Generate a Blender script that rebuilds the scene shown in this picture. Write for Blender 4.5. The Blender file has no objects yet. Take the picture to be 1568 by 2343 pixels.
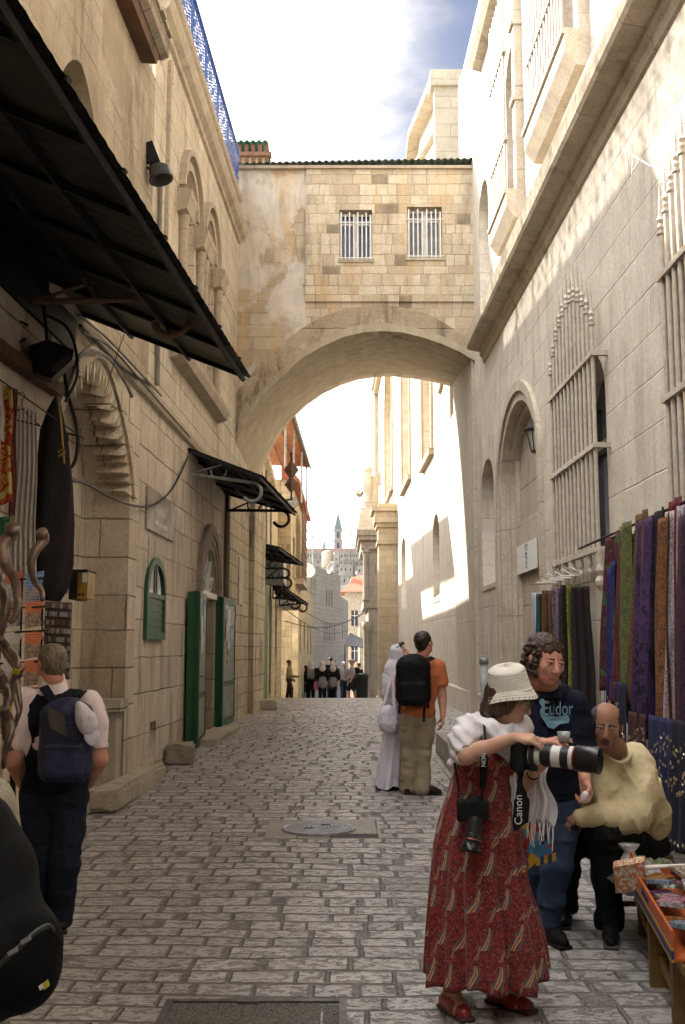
import bpy, math, random
import numpy as np
from mathutils import Vector, Matrix, Quaternion
R = math.radians
scene = bpy.context.scene
COL = scene.collection
random.seed(7)
# ------------------------------------------------------------------ camera
FPX, PITCH, CZ = 2400.0, R(7.34), 1.68
cam_d = bpy.data.cameras.new("camera"); cam = bpy.data.objects.new("camera", cam_d); COL.objects.link(cam)
cam.location = (0, 0, CZ); cam.rotation_euler = (R(90) + PITCH, 0, 0)
cam_d.sensor_fit = 'VERTICAL'; cam_d.sensor_height = 24.0; cam_d.lens = 24.0 * FPX / 2342.0
cam_d.clip_start = 0.05; cam_d.clip_end = 6000
cam_d.dof.use_dof = False
scene.camera = cam
# ------------------------------------------------------------------ light
sun_dir = Vector((-1.0, 0.66, 0.89)).normalized()          # towards the sun
sun_el = math.asin(sun_dir.z); sun_az = math.atan2(sun_dir.x, sun_dir.y)
world = bpy.data.worlds.new("World"); scene.world = world; world.use_nodes = True
wn = world.node_tree; wn.nodes.clear()
def wnode(t, **k):
 n = wn.nodes.new(t)
 for a, b in k.items(): setattr(n, a, b)
 return n
sky = wnode('ShaderNodeTexSky', sky_type='NISHITA', sun_disc=False, sun_elevation=sun_el, sun_rotation=sun_az)
sky.air_density = 1.0; sky.dust_density = 1.0; sky.ozone_density = 1.0
tc = wnode('ShaderNodeTexCoord')
mp = wnode('ShaderNodeMapping'); mp.inputs['Scale'].default_value = (1, 1, 2.2); mp.inputs['Location'].default_value = (0.3, 0.1, 0.0)
wn.links.new(tc.outputs['Generated'], mp.inputs['Vector'])
cn = wnode('ShaderNodeTexNoise'); cn.inputs['Scale'].default_value = 2.6; cn.inputs['Detail'].default_value = 7; cn.inputs['Roughness'].default_value = 0.55
wn.links.new(mp.outputs[0], cn.inputs['Vector'])
sep = wnode('ShaderNodeSeparateXYZ'); wn.links.new(tc.outputs['Generated'], sep.inputs[0])
m1 = wnode('ShaderNodeMath', operation='MULTIPLY_ADD'); wn.links.new(sep.outputs['X'], m1.inputs[0]); m1.inputs[1].default_value = -2.0; m1.inputs[2].default_value = 0.285
m2 = wnode('ShaderNodeMath', operation='MULTIPLY_ADD'); wn.links.new(sep.outputs['Z'], m2.inputs[0]); m2.inputs[1].default_value = -0.55; wn.links.new(m1.outputs[0], m2.inputs[2])
m3 = wnode('ShaderNodeMath', operation='ADD'); wn.links.new(cn.outputs['Fac'], m3.inputs[0]); wn.links.new(m2.outputs[0], m3.inputs[1])
cr = wnode('ShaderNodeMapRange', interpolation_type='SMOOTHSTEP'); cr.inputs['From Min'].default_value = 0.34; cr.inputs['From Max'].default_value = 0.66
wn.links.new(m3.outputs[0], cr.inputs['Value'])
mix = wnode('ShaderNodeMix', data_type='RGBA')
mix.inputs['A'].default_value = (0, 0, 0, 1)
wn.links.new(cr.outputs[0], mix.inputs['Factor'])
tint = wnode('ShaderNodeMix', data_type='RGBA', blend_type='MULTIPLY'); tint.inputs['Factor'].default_value = 1.0
wn.links.new(sky.outputs[0], tint.inputs['A']); tint.inputs['B'].default_value = (.36, .31, .32, 1)
wn.links.new(tint.outputs['Result'], mix.inputs['A'])
cb = wnode('ShaderNodeMapRange', interpolation_type='SMOOTHSTEP'); cb.inputs['From Min'].default_value = 0.40; cb.inputs['From Max'].default_value = 0.86; cb.inputs['To Min'].default_value = 2.1; cb.inputs['To Max'].default_value = 9.0
wn.links.new(m3.outputs[0], cb.inputs['Value'])
zb = wnode('ShaderNodeMapRange', interpolation_type='SMOOTHSTEP'); zb.inputs['From Min'].default_value = 0.58; zb.inputs['From Max'].default_value = 0.8; zb.inputs['To Min'].default_value = 0.0; zb.inputs['To Max'].default_value = 9.0
wn.links.new(sep.outputs['Z'], zb.inputs['Value'])
ca = wnode('ShaderNodeMath', operation='ADD'); wn.links.new(cb.outputs[0], ca.inputs[0]); wn.links.new(zb.outputs[0], ca.inputs[1])
cc = wnode('ShaderNodeCombineColor'); wn.links.new(ca.outputs[0], cc.inputs[0])
for i_, k_ in ((1, .975), (2, .94)):
 mm = wnode('ShaderNodeMath', operation='MULTIPLY'); wn.links.new(ca.outputs[0], mm.inputs[0]); mm.inputs[1].default_value = k_; wn.links.new(mm.outputs[0], cc.inputs[i_])
wn.links.new(cc.outputs[0], mix.inputs['B'])
bg = wnode('ShaderNodeBackground'); bg.inputs['Strength'].default_value = 0.13
wn.links.new(mix.outputs['Result'], bg.inputs['Color'])
wo = wnode('ShaderNodeOutputWorld'); wn.links.new(bg.outputs[0], wo.inputs['Surface'])
sl = bpy.data.lights.new("sun", 'SUN'); sl.energy = 5.0; sl.angle = R(1.0); sl.color = (1.0, 0.93, 0.82)
so = bpy.data.objects.new("sun", sl); COL.objects.link(so)
so.rotation_euler = (-sun_dir).to_track_quat('-Z', 'Y').to_euler(); so.location = (-20, 20, 30)
vs = scene.view_settings; vs.view_transform = 'Standard'; vs.look = 'None'; vs.exposure = 1.8; vs.gamma = 1.0
scene.cycles.max_bounces = 8; scene.cycles.diffuse_bounces = 5
scene.cycles.use_denoising = True
# ------------------------------------------------------------------ photo geometry (working units: a 1568x2342 picture)
CP, SP = math.cos(PITCH), math.sin(PITCH)
def ray(u, v):
 a = (u - 784) / FPX; b = (1171 - v) / FPX
 return a, CP - b * SP, SP + b * CP
def P(u, v, Y):
 a, y, z = ray(u, v); t = Y / y
 return Vector((a * t, Y, z * t + CZ))
def ground_z(Y):
 pts = [(-30, -0.6), (0, 0), (7, 0), (12.9, .16), (16, .26), (22, .32), (27, .34), (33, .12), (51, -.88), (75, -2.3), (110, -4.2), (160, -6.5)]
 for (a, za), (b, zb) in zip(pts, pts[1:]):
  if Y <= b:
   t = max(0, (Y - a) / (b - a)); return za + (zb - za) * t
 return -6.5
class Frame:
 """a wall plane: x = x0 + s*Y ; local coords (Y, z, n) with n towards the street"""
 def __init__(f, x0, s, side): f.x0, f.s, f.side = x0, s, side
 def w(f, Y, z, n=0.0): return Vector((f.x0 + f.s * Y + f.side * n, Y, z))
 def px(f, u, v, n=0.0):
  a, y, z = ray(u, v); t = (f.x0 + f.side * n) / (a - f.s * y)
  return (y * t, z * t + CZ)
LW = Frame(-2.79, .036, 1); RW = Frame(2.87, -.014, -1)
# ------------------------------------------------------------------ naming / hierarchy
def empty(name, loc=(0, 0, 0)):
 o = bpy.data.objects.new(name, None); COL.objects.link(o); o.location = loc; o.empty_display_size = .2
 return o
def tag(o, label=None, cat=None, group=None, kind=None):
 if label: o['label'] = label
 if cat: o['category'] = cat
 if group: o['group'] = group
 if kind: o['kind'] = kind
 return o
def wloc(o):
 v = Vector((0, 0, 0))
 while o is not None: v += o.location; o = o.parent
 return v
def link_mesh(name, me, mats, parent=None, smooth=False):
 """mesh data given in world coordinates; parents here are only ever translated"""
 o = bpy.data.objects.new(name, me); COL.objects.link(o)
 for m in (mats if isinstance(mats, (list, tuple)) else [mats]): me.materials.append(m)
 if parent is not None:
  o.parent = parent; me.transform(Matrix.Translation(-wloc(parent)))
 if smooth: me.shade_smooth()
 return o
class MB:
 def __init__(s): s.v = []; s.f = []; s.m = []; s.mi = 0
 def add(s, vs, fs, mi=None):
  b = len(s.v); s.v += [tuple(x) for x in vs]; s.f += [tuple(i + b for i in f) for f in fs]
  s.m += [s.mi if mi is None else mi] * len(fs); return s
 def hexa(s, c, mi=None):           # 8 corners: bottom 4 ccw, top 4 ccw
  return s.add(c, [(3, 2, 1, 0), (4, 5, 6, 7), (0, 1, 5, 4), (1, 2, 6, 5), (2, 3, 7, 6), (3, 0, 4, 7)], mi)
 def box(s, a, b, mi=None):
  x0, x1 = sorted((a[0], b[0])); y0, y1 = sorted((a[1], b[1])); z0, z1 = sorted((a[2], b[2]))
  return s.hexa([(x0, y0, z0), (x1, y0, z0), (x1, y1, z0), (x0, y1, z0), (x0, y0, z1), (x1, y0, z1), (x1, y1, z1), (x0, y1, z1)], mi)
 def obox(s, c, ex, ey, ez, mi=None):  # centre + 3 half-axis vectors
  c, ex, ey, ez = map(Vector, (c, ex, ey, ez))
  return s.hexa([c - ex - ey - ez, c + ex - ey - ez, c + ex + ey - ez, c - ex + ey - ez, c - ex - ey + ez, c + ex - ey + ez, c + ex + ey + ez, c - ex + ey + ez], mi)
 def wbox(s, F, Y0, Y1, z0, z1, n0, n1, mi=None):   # box in a wall frame
  c = [F.w(Y0, z0, n0), F.w(Y1, z0, n0), F.w(Y1, z0, n1), F.w(Y0, z0, n1), F.w(Y0, z1, n0), F.w(Y1, z1, n0), F.w(Y1, z1, n1), F.w(Y0, z1, n1)]
  return s.hexa(c, mi)
 def tube(s, pts, r, n=8, mi=None, cap=True):
  pts = [Vector(p) for p in pts]; rs = r if isinstance(r, (list, tuple)) else [r] * len(pts)
  up = None; rings = []
  for i, p in enumerate(pts):
   t = (pts[min(i + 1, len(pts) - 1)] - pts[max(i - 1, 0)])
   t = t.normalized() if t.length > 1e-9 else Vector((0, 0, 1))
   if up is None: up = t.orthogonal().normalized()
   up = (up - t * up.dot(t)); up = up.normalized() if up.length > 1e-6 else t.orthogonal().normalized()
   w = t.cross(up)
   rings.append([p + (up * math.cos(2 * math.pi * k / n) + w * math.sin(2 * math.pi * k / n)) * rs[i] for k in range(n)])
  vs = [q for g in rings for q in g]; fs = []
  for i in range(len(rings) - 1):
   for k in range(n):
    a = i * n + k; b = i * n + (k + 1) % n
    fs.append((a, b, b + n, a + n))
  if cap: fs += [tuple(range(n - 1, -1, -1)), tuple(range((len(rings) - 1) * n, len(rings) * n))]
  return s.add(vs, fs, mi)
 def lathe(s, c, prof, n=16, axis=(0, 0, 1), mi=None):   # prof: (r, h)
  c = Vector(c); ax = Vector(axis).normalized(); u = ax.orthogonal().normalized(); w = ax.cross(u)
  vs = []; fs = []
  for r, h in prof:
   vs += [c + ax * h + (u * math.cos(2 * math.pi * k / n) + w * math.sin(2 * math.pi * k / n)) * r for k in range(n)]
  for i in range(len(prof) - 1):
   for k in range(n):
    a = i * n + k; b = i * n + (k + 1) % n
    fs.append((a, b, b + n, a + n))
  fs += [tuple(range(n - 1, -1, -1)), tuple(range((len(prof) - 1) * n, len(prof) * n))]
  return s.add(vs, fs, mi)
 def grid(s, nu, nv, fn, mi=None, flip=False):
  vs = [fn(i / (nu - 1), j / (nv - 1)) for j in range(nv) for i in range(nu)]
  fs = []
  for j in range(nv - 1):
   for i in range(nu - 1):
    a = j * nu + i; q = (a, a + 1, a + nu + 1, a + nu)
    fs.append(q[::-1] if flip else q)
  return s.add(vs, fs, mi)
 def sweep(s, F, prof, Y0, Y1, mi=None):     # profile (n,z) swept along wall frame
  k = len(prof)
  vs = [F.w(Y0, z, n) for n, z in prof] + [F.w(Y1, z, n) for n, z in prof]
  fs = [(i, (i + 1) % k, (i + 1) % k + k, i + k) for i in range(k)] + [tuple(range(k - 1, -1, -1)), tuple(range(k, 2 * k))]
  return s.add(vs, fs, mi)
 def build(s, name, mats, parent=None, smooth=False):
  me = bpy.data.meshes.new(name); me.from_pydata(s.v, [], s.f); me.update()
  me.polygons.foreach_set('material_index', s.m)
  o = link_mesh(name, me, mats, parent, smooth)
  return o
def fix_normals(me):
 import bmesh
 bm = bmesh.new(); bm.from_mesh(me); bmesh.ops.recalc_face_normals(bm, faces=bm.faces); bm.to_mesh(me); bm.free()
def plate(mapf, outer, holes=(), t=.3, name='tmp'):
 """flat plate with holes; outline in (a,b), extruded 0..-t ; mapf(a,b,d)->world"""
 cu = bpy.data.curves.new('tmp', 'CURVE'); cu.dimensions = '2D'; cu.fill_mode = 'BOTH'; cu.extrude = t / 2
 for pts in [outer] + list(holes):
  sp = cu.splines.new('POLY'); sp.points.add(len(pts) - 1)
  for p, q in zip(sp.points, pts): p.co = (q[0], q[1], 0, 1)
  sp.use_cyclic_u = True
 ob = bpy.data.objects.new('tmp', cu)
 me = bpy.data.meshes.new_from_object(ob)
 bpy.data.objects.remove(ob); bpy.data.curves.remove(cu)
 me.name = name
 n = len(me.vertices); co = np.empty(n * 3, 'f'); me.vertices.foreach_get('co', co); co = co.reshape(-1, 3)
 for i, v in enumerate(me.vertices):
  v.co = mapf(co[i, 0], co[i, 1], co[i, 2] - t / 2)
 me.materials.clear(); fix_normals(me); me.update(); return me
def wall_plate(name, F, outer, holes, t, mat, parent, n=0.0):
 me = plate(lambda a, b, d: F.w(a, b, d + n), outer, holes, t, name)
 return link_mesh(name, me, mat, parent)
def arch(y0, y1, z0, zs, rise=None, n=14, pointed=False):
 c = (y0 + y1) / 2; r = (y1 - y0) / 2; rise = r if rise is None else rise
 pts = [(y0, z0), (y1, z0)]
 for i in range(n + 1):
  a = math.pi * i / n; x = math.cos(a); h = math.sin(a)
  if pointed: h = (1 - abs(x) ** 1.6) ** .75 if abs(x) < 1 else 0
  pts.append((c + r * x, zs + rise * h))
 return pts
# ------------------------------------------------------------------ materials
class NT:
 def __init__(s, name):
  s.mat = bpy.data.materials.new(name); s.mat.use_nodes = True; s.t = s.mat.node_tree; s.t.nodes.clear()
 def n(s, typ, **k):
  nd = s.t.nodes.new(typ)
  for a, b in k.items(): setattr(nd, a, b)
  return nd
 def put(s, inp, v):
  if isinstance(v, bpy.types.NodeSocket): s.t.links.new(v, inp)
  elif v is not None: inp.default_value = v
 def math(s, op, a, b=None, c=None, clamp=False):
  nd = s.n('ShaderNodeMath', operation=op, use_clamp=clamp); s.put(nd.inputs[0], a)
  if b is not None: s.put(nd.inputs[1], b)
  if c is not None: s.put(nd.inputs[2], c)
  return nd.outputs[0]
 def vmath(s, op, a, b=None):
  nd = s.n('ShaderNodeVectorMath', operation=op); s.put(nd.inputs[0], a)
  if b is not None: s.put(nd.inputs[1], b)
  return nd.outputs[0]
 def comb(s, x, y, z=0.0):
  nd = s.n('ShaderNodeCombineXYZ'); s.put(nd.inputs[0], x); s.put(nd.inputs[1], y); s.put(nd.inputs[2], z); return nd.outputs[0]
 def sep(s, v):
  nd = s.n('ShaderNodeSeparateXYZ'); s.put(nd.inputs[0], v); return nd.outputs
 def noise(s, vec, scale, detail=4, rough=.55, dist=0.0, col=False):
  nd = s.n('ShaderNodeTexNoise'); s.put(nd.inputs['Vector'], vec); nd.inputs['Scale'].default_value = scale
  nd.inputs['Detail'].default_value = detail; nd.inputs['Roughness'].default_value = rough; nd.inputs['Distortion'].default_value = dist
  return nd.outputs['Color' if col else 'Fac']
 def white(s, vec):
  nd = s.n('ShaderNodeTexWhiteNoise', noise_dimensions='3D'); s.put(nd.inputs['Vector'], vec); return nd.outputs['Value'], nd.outputs['Color']
 def vor(s, vec, scale, feature='F1', out='Distance'):
  nd = s.n('ShaderNodeTexVoronoi', feature=feature); s.put(nd.inputs['Vector'], vec); nd.inputs['Scale'].default_value = scale; return nd.outputs[out]
 def ramp(s, x, a, b, lo=0.0, hi=1.0, smooth=True):
  nd = s.n('ShaderNodeMapRange', interpolation_type='SMOOTHSTEP' if smooth else 'LINEAR'); s.put(nd.inputs['Value'], x)
  nd.inputs['From Min'].default_value = a; nd.inputs['From Max'].default_value = b; nd.inputs['To Min'].default_value = lo; nd.inputs['To Max'].default_value = hi
  return nd.outputs[0]
 def mix(s, f, a, b, blend='MIX'):
  nd = s.n('ShaderNodeMix', data_type='RGBA', blend_type=blend); s.put(nd.inputs['Factor'], f)
  for q, v in (('A', a), ('B', b)):
   if isinstance(v, tuple) and len(v) == 3: v = v + (1,)
   s.put(nd.inputs[q], v)
  return nd.outputs['Result']
 def pos(s): return s.n('ShaderNodeNewGeometry').outputs['Position']
 def obj(s): return s.n('ShaderNodeTexCoord').outputs['Object']
 def done(s, col, rough=.8, height=None, bdist=.01, bstr=.6, metal=0.0, spec=.4, sheen=0.0, alpha=None, sub=0.0, trans=0.0, coat=0.0):
  b = s.n('ShaderNodeBsdfPrincipled');
  if isinstance(col, tuple) and len(col) == 3: col = col + (1,)
  s.put(b.inputs['Base Color'], col); s.put(b.inputs['Roughness'], rough); s.put(b.inputs['Metallic'], metal)
  b.inputs['Specular IOR Level'].default_value = spec; b.inputs['Sheen Weight'].default_value = sheen
  b.inputs['Transmission Weight'].default_value = trans; b.inputs['Coat Weight'].default_value = coat
  if alpha is not None: s.put(b.inputs['Alpha'], alpha)
  if height is not None:
   bp = s.n('ShaderNodeBump'); s.put(bp.inputs['Height'], height); bp.inputs['Distance'].default_value = bdist; bp.inputs['Strength'].default_value = bstr
   s.t.links.new(bp.outputs[0], b.inputs['Normal'])
  o = s.n('ShaderNodeOutputMaterial'); s.t.links.new(b.outputs[0], o.inputs['Surface'])
  return s.mat
def blocks(s, X, Z, rowh, wmin, wmax, mortar, seed=0.0, soft=.006, wob=.012, vary=.35, vj=1.0):
 """irregular coursed masonry: returns mask(0 joint..1 stone), cell random value, cell colour"""
 v = s.comb(X, Z, seed)
 nz = s.noise(v, 2.3, 3, .5, col=True); q = s.sep(nz)
 X1 = s.math('MULTIPLY_ADD', s.math('SUBTRACT', q[0], .5), wob * 4, X)
 Z1 = s.math('MULTIPLY_ADD', s.math('SUBTRACT', q[1], .5), wob * 3, Z)
 zn = s.noise(s.comb(s.math('MULTIPLY', Z1, 1.1 / max(rowh, .1)), seed + 3.3, 0), 1.0, 1, .5)
 Z1 = s.math('MULTIPLY_ADD', zn, rowh * vary * 2, Z1)
 r = s.math('DIVIDE', Z1, rowh); row = s.math('FLOOR', r); fr = s.math('FRACT', r)
 rv, rc = s.white(s.comb(row, seed + .37, 1.7)); rc = s.sep(rc)
 wv = s.math('MULTIPLY_ADD', rc[0], wmax - wmin, wmin)
 xn = s.noise(s.comb(s.math('MULTIPLY', X1, 1.3 / wmax), s.math('MULTIPLY', row, 7.31), seed), 1.0, 1, .5)
 X2 = s.math('MULTIPLY_ADD', xn, wmax * 1.1, X1)
 c = s.math('MULTIPLY_ADD', rc[1], 17.0, s.math('DIVIDE', X2, wv)); colm = s.math('FLOOR', c); fc = s.math('FRACT', c)
 cv, cc = s.white(s.comb(row, colm, seed + 5.1))
 dr = s.math('MULTIPLY', s.math('MINIMUM', fr, s.math('SUBTRACT', 1.0, fr)), rowh)
 dc = s.math('MULTIPLY', s.math('MINIMUM', fc, s.math('SUBTRACT', 1.0, fc)), s.math('MULTIPLY', wv, vj))
 k = 6.0 / rowh
 d = s.math('SMOOTH_MIN', dr, dc, mortar * 1.2)
 en = s.noise(v, k, 3, .6)
 d = s.math('MULTIPLY_ADD', s.math('SUBTRACT', en, .5), mortar * 1.6, d)
 m = s.ramp(d, mortar * .5, mortar * .5 + soft)
 return m, cv, cc, d
def M_stone(name, c1, c2, rowh=.28, wmin=.35, wmax=.7, mortar=.012, mcol=None, seed=0.0, stain=(.10, .075, .05), stain_amt=.5, stain2=None, stain2_amt=.5,
   bump=.012, grime=.5, plaster=0.0, pcol=(.4, .35, .27), contrast=.5, soft=.01, dark_cells=0.0, top=None, wet=None):
 def ds(c, k=.22):
  if c is None: return c
  l = c[0] * .3 + c[1] * .5 + c[2] * .2; return tuple(x + (l - x) * k for x in c)
 c1, c2, mcol, pcol, stain, stain2 = ds(c1), ds(c2), ds(mcol), ds(pcol), ds(stain), ds(stain2, .12)
 s = NT(name); g = s.n('ShaderNodeNewGeometry'); p = g.outputs['Position']; q = s.sep(p); nn = s.sep(g.outputs['True Normal'])
 ax = s.math('ABSOLUTE', nn[0]); ay = s.math('ABSOLUTE', nn[1])
 sw = s.math('GREATER_THAN', ax, ay)
 X = s.math('ADD', s.math('MULTIPLY', sw, q[1]), s.math('MULTIPLY', s.math('SUBTRACT', 1.0, sw), q[0]))
 m, cv, cc, d = blocks(s, X, q[2], rowh, wmin, wmax, mortar, seed, soft=soft)
 big = s.noise(p, .55, 4, .6); mid = s.noise(p, 3.2, 5, .6, .4); fine = s.noise(p, 28, 4, .65)
 col = s.mix(s.ramp(cv, .5 - contrast, .5 + contrast, 0, 1, False), c1, c2)
 if dark_cells > 0:
  dk = s.math('GREATER_THAN', cv, 1 - dark_cells)
  col = s.mix(s.math('MULTIPLY', dk, .65), col, (.09, .075, .055))
 col = s.mix(s.ramp(mid, .35, .7, 0, .45), col, tuple(x * .62 for x in c1))
 col = s.mix(1.0, col, s.mix(s.ramp(fine, .3, .75), (1.06, 1.06, 1.06), (.80, .79, .76)), 'MULTIPLY')
 mc = mcol or tuple(x * .45 for x in c1)
 jm = s.math('MULTIPLY', s.math('SUBTRACT', 1.0, m), s.ramp(s.noise(p, 1.3, 3, .6), .3, .6, .35, 1.0))
 col = s.mix(jm, col, mc)
 hgt = s.math('SUBTRACT', 1.0, jm)
 if plaster > 0:
  pm = s.ramp(s.noise(p, .9, 5, .6, .3), 1 - plaster - .03, 1 - plaster + .03)
  col = s.mix(pm, col, s.mix(s.ramp(mid, .3, .7), pcol, tuple(x * .8 for x in pcol)))
  hgt = s.math('MAXIMUM', hgt, s.math('MULTIPLY', pm, 1.5))
 sv = s.comb(s.math('MULTIPLY', q[0], 2.2), s.math('MULTIPLY', q[1], 2.2), s.math('MULTIPLY', q[2], .35))
 st = s.math('MULTIPLY', s.ramp(s.noise(sv, 1.6, 6, .68, .6), .46, .70), s.ramp(big, .34, .58))
 col = s.mix(s.math('MULTIPLY', st, stain_amt), col, stain)
 if stain2:
  sv2 = s.comb(s.math('MULTIPLY', q[0], 1.5), s.math('MULTIPLY', q[1], 1.5), s.math('MULTIPLY', q[2], .4))
  st2 = s.ramp(s.noise(sv2, 1.3, 5, .6, .8), .48, .72)
  col = s.mix(s.math('MULTIPLY', st2, stain2_amt), col, stain2)
 pit = s.ramp(s.vor(p, 22.0), .0, .16)
 pm2 = s.math('MULTIPLY', s.math('SUBTRACT', 1.0, pit), s.ramp(mid, .45, .62))
 col = s.mix(s.math('MULTIPLY', pm2, grime), col, tuple(x * .35 for x in c1))
 h = s.math('ADD', s.math('MULTIPLY', hgt, .55), s.math('MULTIPLY_ADD', fine, .22, s.math('MULTIPLY', mid, .45)))
 h = s.math('ADD', h, s.math('MULTIPLY', cv, .12))
 h = s.math('SUBTRACT', h, s.math('MULTIPLY', pm2, .2))
 return s.done(col, .88, h, bump, 1.0, spec=.25)
def M_plain(name, c, rough=.6, metal=0.0, var=.25, scale=6.0, bump=0.0, spec=.4, c2=None, sheen=0.0, coat=0.0, objspace=True, streak=False):
 s = NT(name); p = s.obj() if objspace else s.pos()
 v = p
 if streak:
  q = s.sep(p); v = s.comb(q[0], q[1], s.math('MULTIPLY', q[2], .15))
 n1 = s.noise(v, scale, 5, .6); n2 = s.noise(p, scale * 7, 3, .6)
 b = c2 or tuple(x * (1 - var * 1.6) for x in c)
 col = s.mix(s.ramp(n1, .35, .68), c, b)
 col = s.mix(1.0, col, s.mix(n2, (1.12,) * 3, (.86,) * 3), 'MULTIPLY')
 h = s.math('MULTIPLY_ADD', n2, .4, n1) if bump > 0 else None
 return s.done(col, s.math('MULTIPLY_ADD', n1, .25, rough - .12), h, bump, .8, metal, spec, sheen, coat=coat)
MT = {}
MT['ashlarL'] = M_stone('cream_ashlar', (.66, .57, .43), (.58, .48, .34), .34, .45, .95, .007, (.28, .21, .14), 1.0, (.17, .125, .075), .5, (.42, .32, .18), .4, grime=.5)
MT['roughL'] = M_stone('weathered_plaster_stone', (.46, .37, .25), (.40, .31, .20), .30, .4, .8, .006, None, 4.0, (.15, .105, .065), .7, plaster=.45, pcol=(.36, .28, .18), grime=.5)
MT['portal'] = M_stone('portal_stone', (.70, .60, .45), (.56, .45, .31), .40, .45, 1.0, .008, (.24, .18, .12), 7.0, (.22, .15, .09), .5, (.42, .28, .18), .35, grime=.7, bump=.018)
MT['shopwall'] = M_stone('shop_wall', (.36, .32, .26), (.29, .255, .205), .34, .4, .8, .010, None, 9.0, (.10, .08, .06), .7, plaster=.5, pcol=(.30, .27, .22))
MT['ashlarR'] = M_stone('pale_ashlar', (.62, .55, .46), (.57, .50, .41), .42, .7, 1.3, .004, (.46, .40, .32), 12.0, (.28, .22, .155), .65, (.42, .34, .235), .35, grime=.35, bump=.012, contrast=.9)
MT['bridge'] = M_stone('bridge_blocks', (.64, .54, .38), (.46, .35, .21), .21, .22, .42, .005, (.34, .25, .16), 15.0, (.16, .11, .07), .6, (.52, .32, .12), .55, grime=.6, dark_cells=.05)
MT['bridgeP'] = M_stone('bridge_plaster', (.56, .46, .31), (.46, .35, .21), .26, .3, .6, .007, (.34, .25, .15), 18.0, (.15, .11, .07), .6, (.54, .33, .11), .7, plaster=.54, pcol=(.62, .55, .46), grime=.6)
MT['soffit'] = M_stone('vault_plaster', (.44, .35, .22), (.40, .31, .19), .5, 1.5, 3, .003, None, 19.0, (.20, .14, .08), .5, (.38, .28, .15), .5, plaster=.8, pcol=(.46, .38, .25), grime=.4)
MT['voussoir'] = M_stone('voussoir_rough', (.54, .43, .28), (.38, .28, .17), 3, 3, 5, .002, None, 22.0, (.11, .08, .05), 1., plaster=.40, pcol=(.54, .44, .29), grime=1., bump=.08)
MT['trim'] = M_stone('trim_stone', (.50, .41, .29), (.46, .37, .26), 1.2, 1.2, 2.0, .004, None, 25.0, (.22, .165, .11), .55, grime=.4, bump=.008)
MT['trimR'] = M_stone('pale_trim_stone', (.53, .46, .36), (.48, .40, .30), 1.3, 1.0, 1.7, .005, None, 26.0, (.26, .20, .13), .5, grime=.3, bump=.008)
MT['cornR'] = M_stone('brown_cornice_stone', (.52, .43, .31), (.47, .38, .26), 1.3, 1.0, 1.7, .005, None, 27.0, (.15, .11, .07), .6, grime=.4, bump=.008)
MT['church'] = M_stone('church_ashlar', (.60, .52, .40), (.55, .47, .35), .36, .7, 1.1, .010, (.38, .32, .23), 30.0, (.3, .24, .16), .3, grime=.3)
MT['gate'] = M_stone('gate_stone', (.50, .39, .23), (.44, .34, .20), .34, .5, .9, .008, (.28, .21, .12), 33.0, (.25, .18, .10), .4, grime=.4)
MT['gateg'] = M_stone('grey_gate_stone', (.36, .31, .25), (.32, .27, .22), .5, .5, .9, .006, None, 34.0, (.15, .12, .09), .5, grime=.4)
MT['farL'] = M_stone('old_yellow_stone', (.60, .48, .29), (.50, .39, .22), .25, .3, .6, .010, None, 36.0, (.13, .10, .06), .8, plaster=.35, pcol=(.46, .36, .21), grime=.8)
MT['farG'] = M_stone('grey_white_block', (.50, .47, .43), (.44, .41, .37), .3, .5, .8, .02, (.28, .26, .23), 38.0, (.25, .23, .2), .3, grime=.3)
MT['oldwall'] = M_stone('eroded_wall', (.52, .42, .28), (.44, .34, .22), .30, .35, .7, .010, None, 40.0, (.065, .05, .038), .9, plaster=.4, pcol=(.38, .30, .20), grime=.9, bump=.03)
MT['step'] = M_stone('step_stone', (.48, .42, .31), (.42, .35, .25), 2, 2, 3, .004, None, 43.0, (.16, .13, .09), .6, grime=.8, bump=.02)
MT['green'] = M_plain('dark_green_paint', (.009, .082, .032), .5, var=.2, scale=3, spec=.5, bump=.002)
MT['greenp'] = M_plain('pale_green_panel', (.035, .075, .042), .30, var=.2, scale=3, spec=.6)
MT['greeno'] = M_plain('chipped_green_paint', (.03, .16, .07), .6, c2=(.10, .12, .07), scale=9, bump=.004)
MT['black'] = M_plain('black_metal', (.008, .008, .008), .55, .0, scale=9, spec=.25)
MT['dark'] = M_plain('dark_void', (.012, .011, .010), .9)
MT['sheet'] = M_plain('dark_sheet_metal', (.014, .013, .011), .6, .2, var=.4, scale=3, bump=.004)
MT['sheetg'] = M_plain('olive_sheet_metal', (.13, .14, .11), .6, .1, var=.3, scale=2)
MT['rust'] = M_plain('rusty_iron', (.16, .125, .10), .7, .3, c2=(.17, .10, .055), scale=12, bump=.003)
MT['cream'] = M_plain('cream_painted_iron', (.47, .41, .34), .45, var=.15, scale=14, spec=.5, bump=.001)
MT['white'] = M_plain('white_paint', (.70, .68, .64), .5, var=.12)
MT['blue'] = M_plain('blue_paint', (.05, .12, .40), .45, var=.2, c2=(.08, .15, .42))
MT['wood'] = M_plain('old_wood', (.11, .055, .028), .7, var=.3, scale=5, bump=.004)
MT['woodo'] = M_plain('yellow_wood', (.20, .115, .03), .55, var=.35, scale=4, streak=True, bump=.002)
MT['glass'] = M_plain('window_glass_dark', (.03, .04, .07), .08, spec=.8, var=.1)
MT['bglass'] = M_plain('window_glass_blue', (.025, .05, .13), .12, spec=.7, var=.2)
MT['cable'] = M_plain('black_cable', (.018, .018, .018), .5)
MT['cableg'] = M_plain('grey_cable', (.22, .20, .17), .6)
MT['yellow'] = M_plain('yellow_box_paint', (.34, .20, .03), .45)
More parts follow.
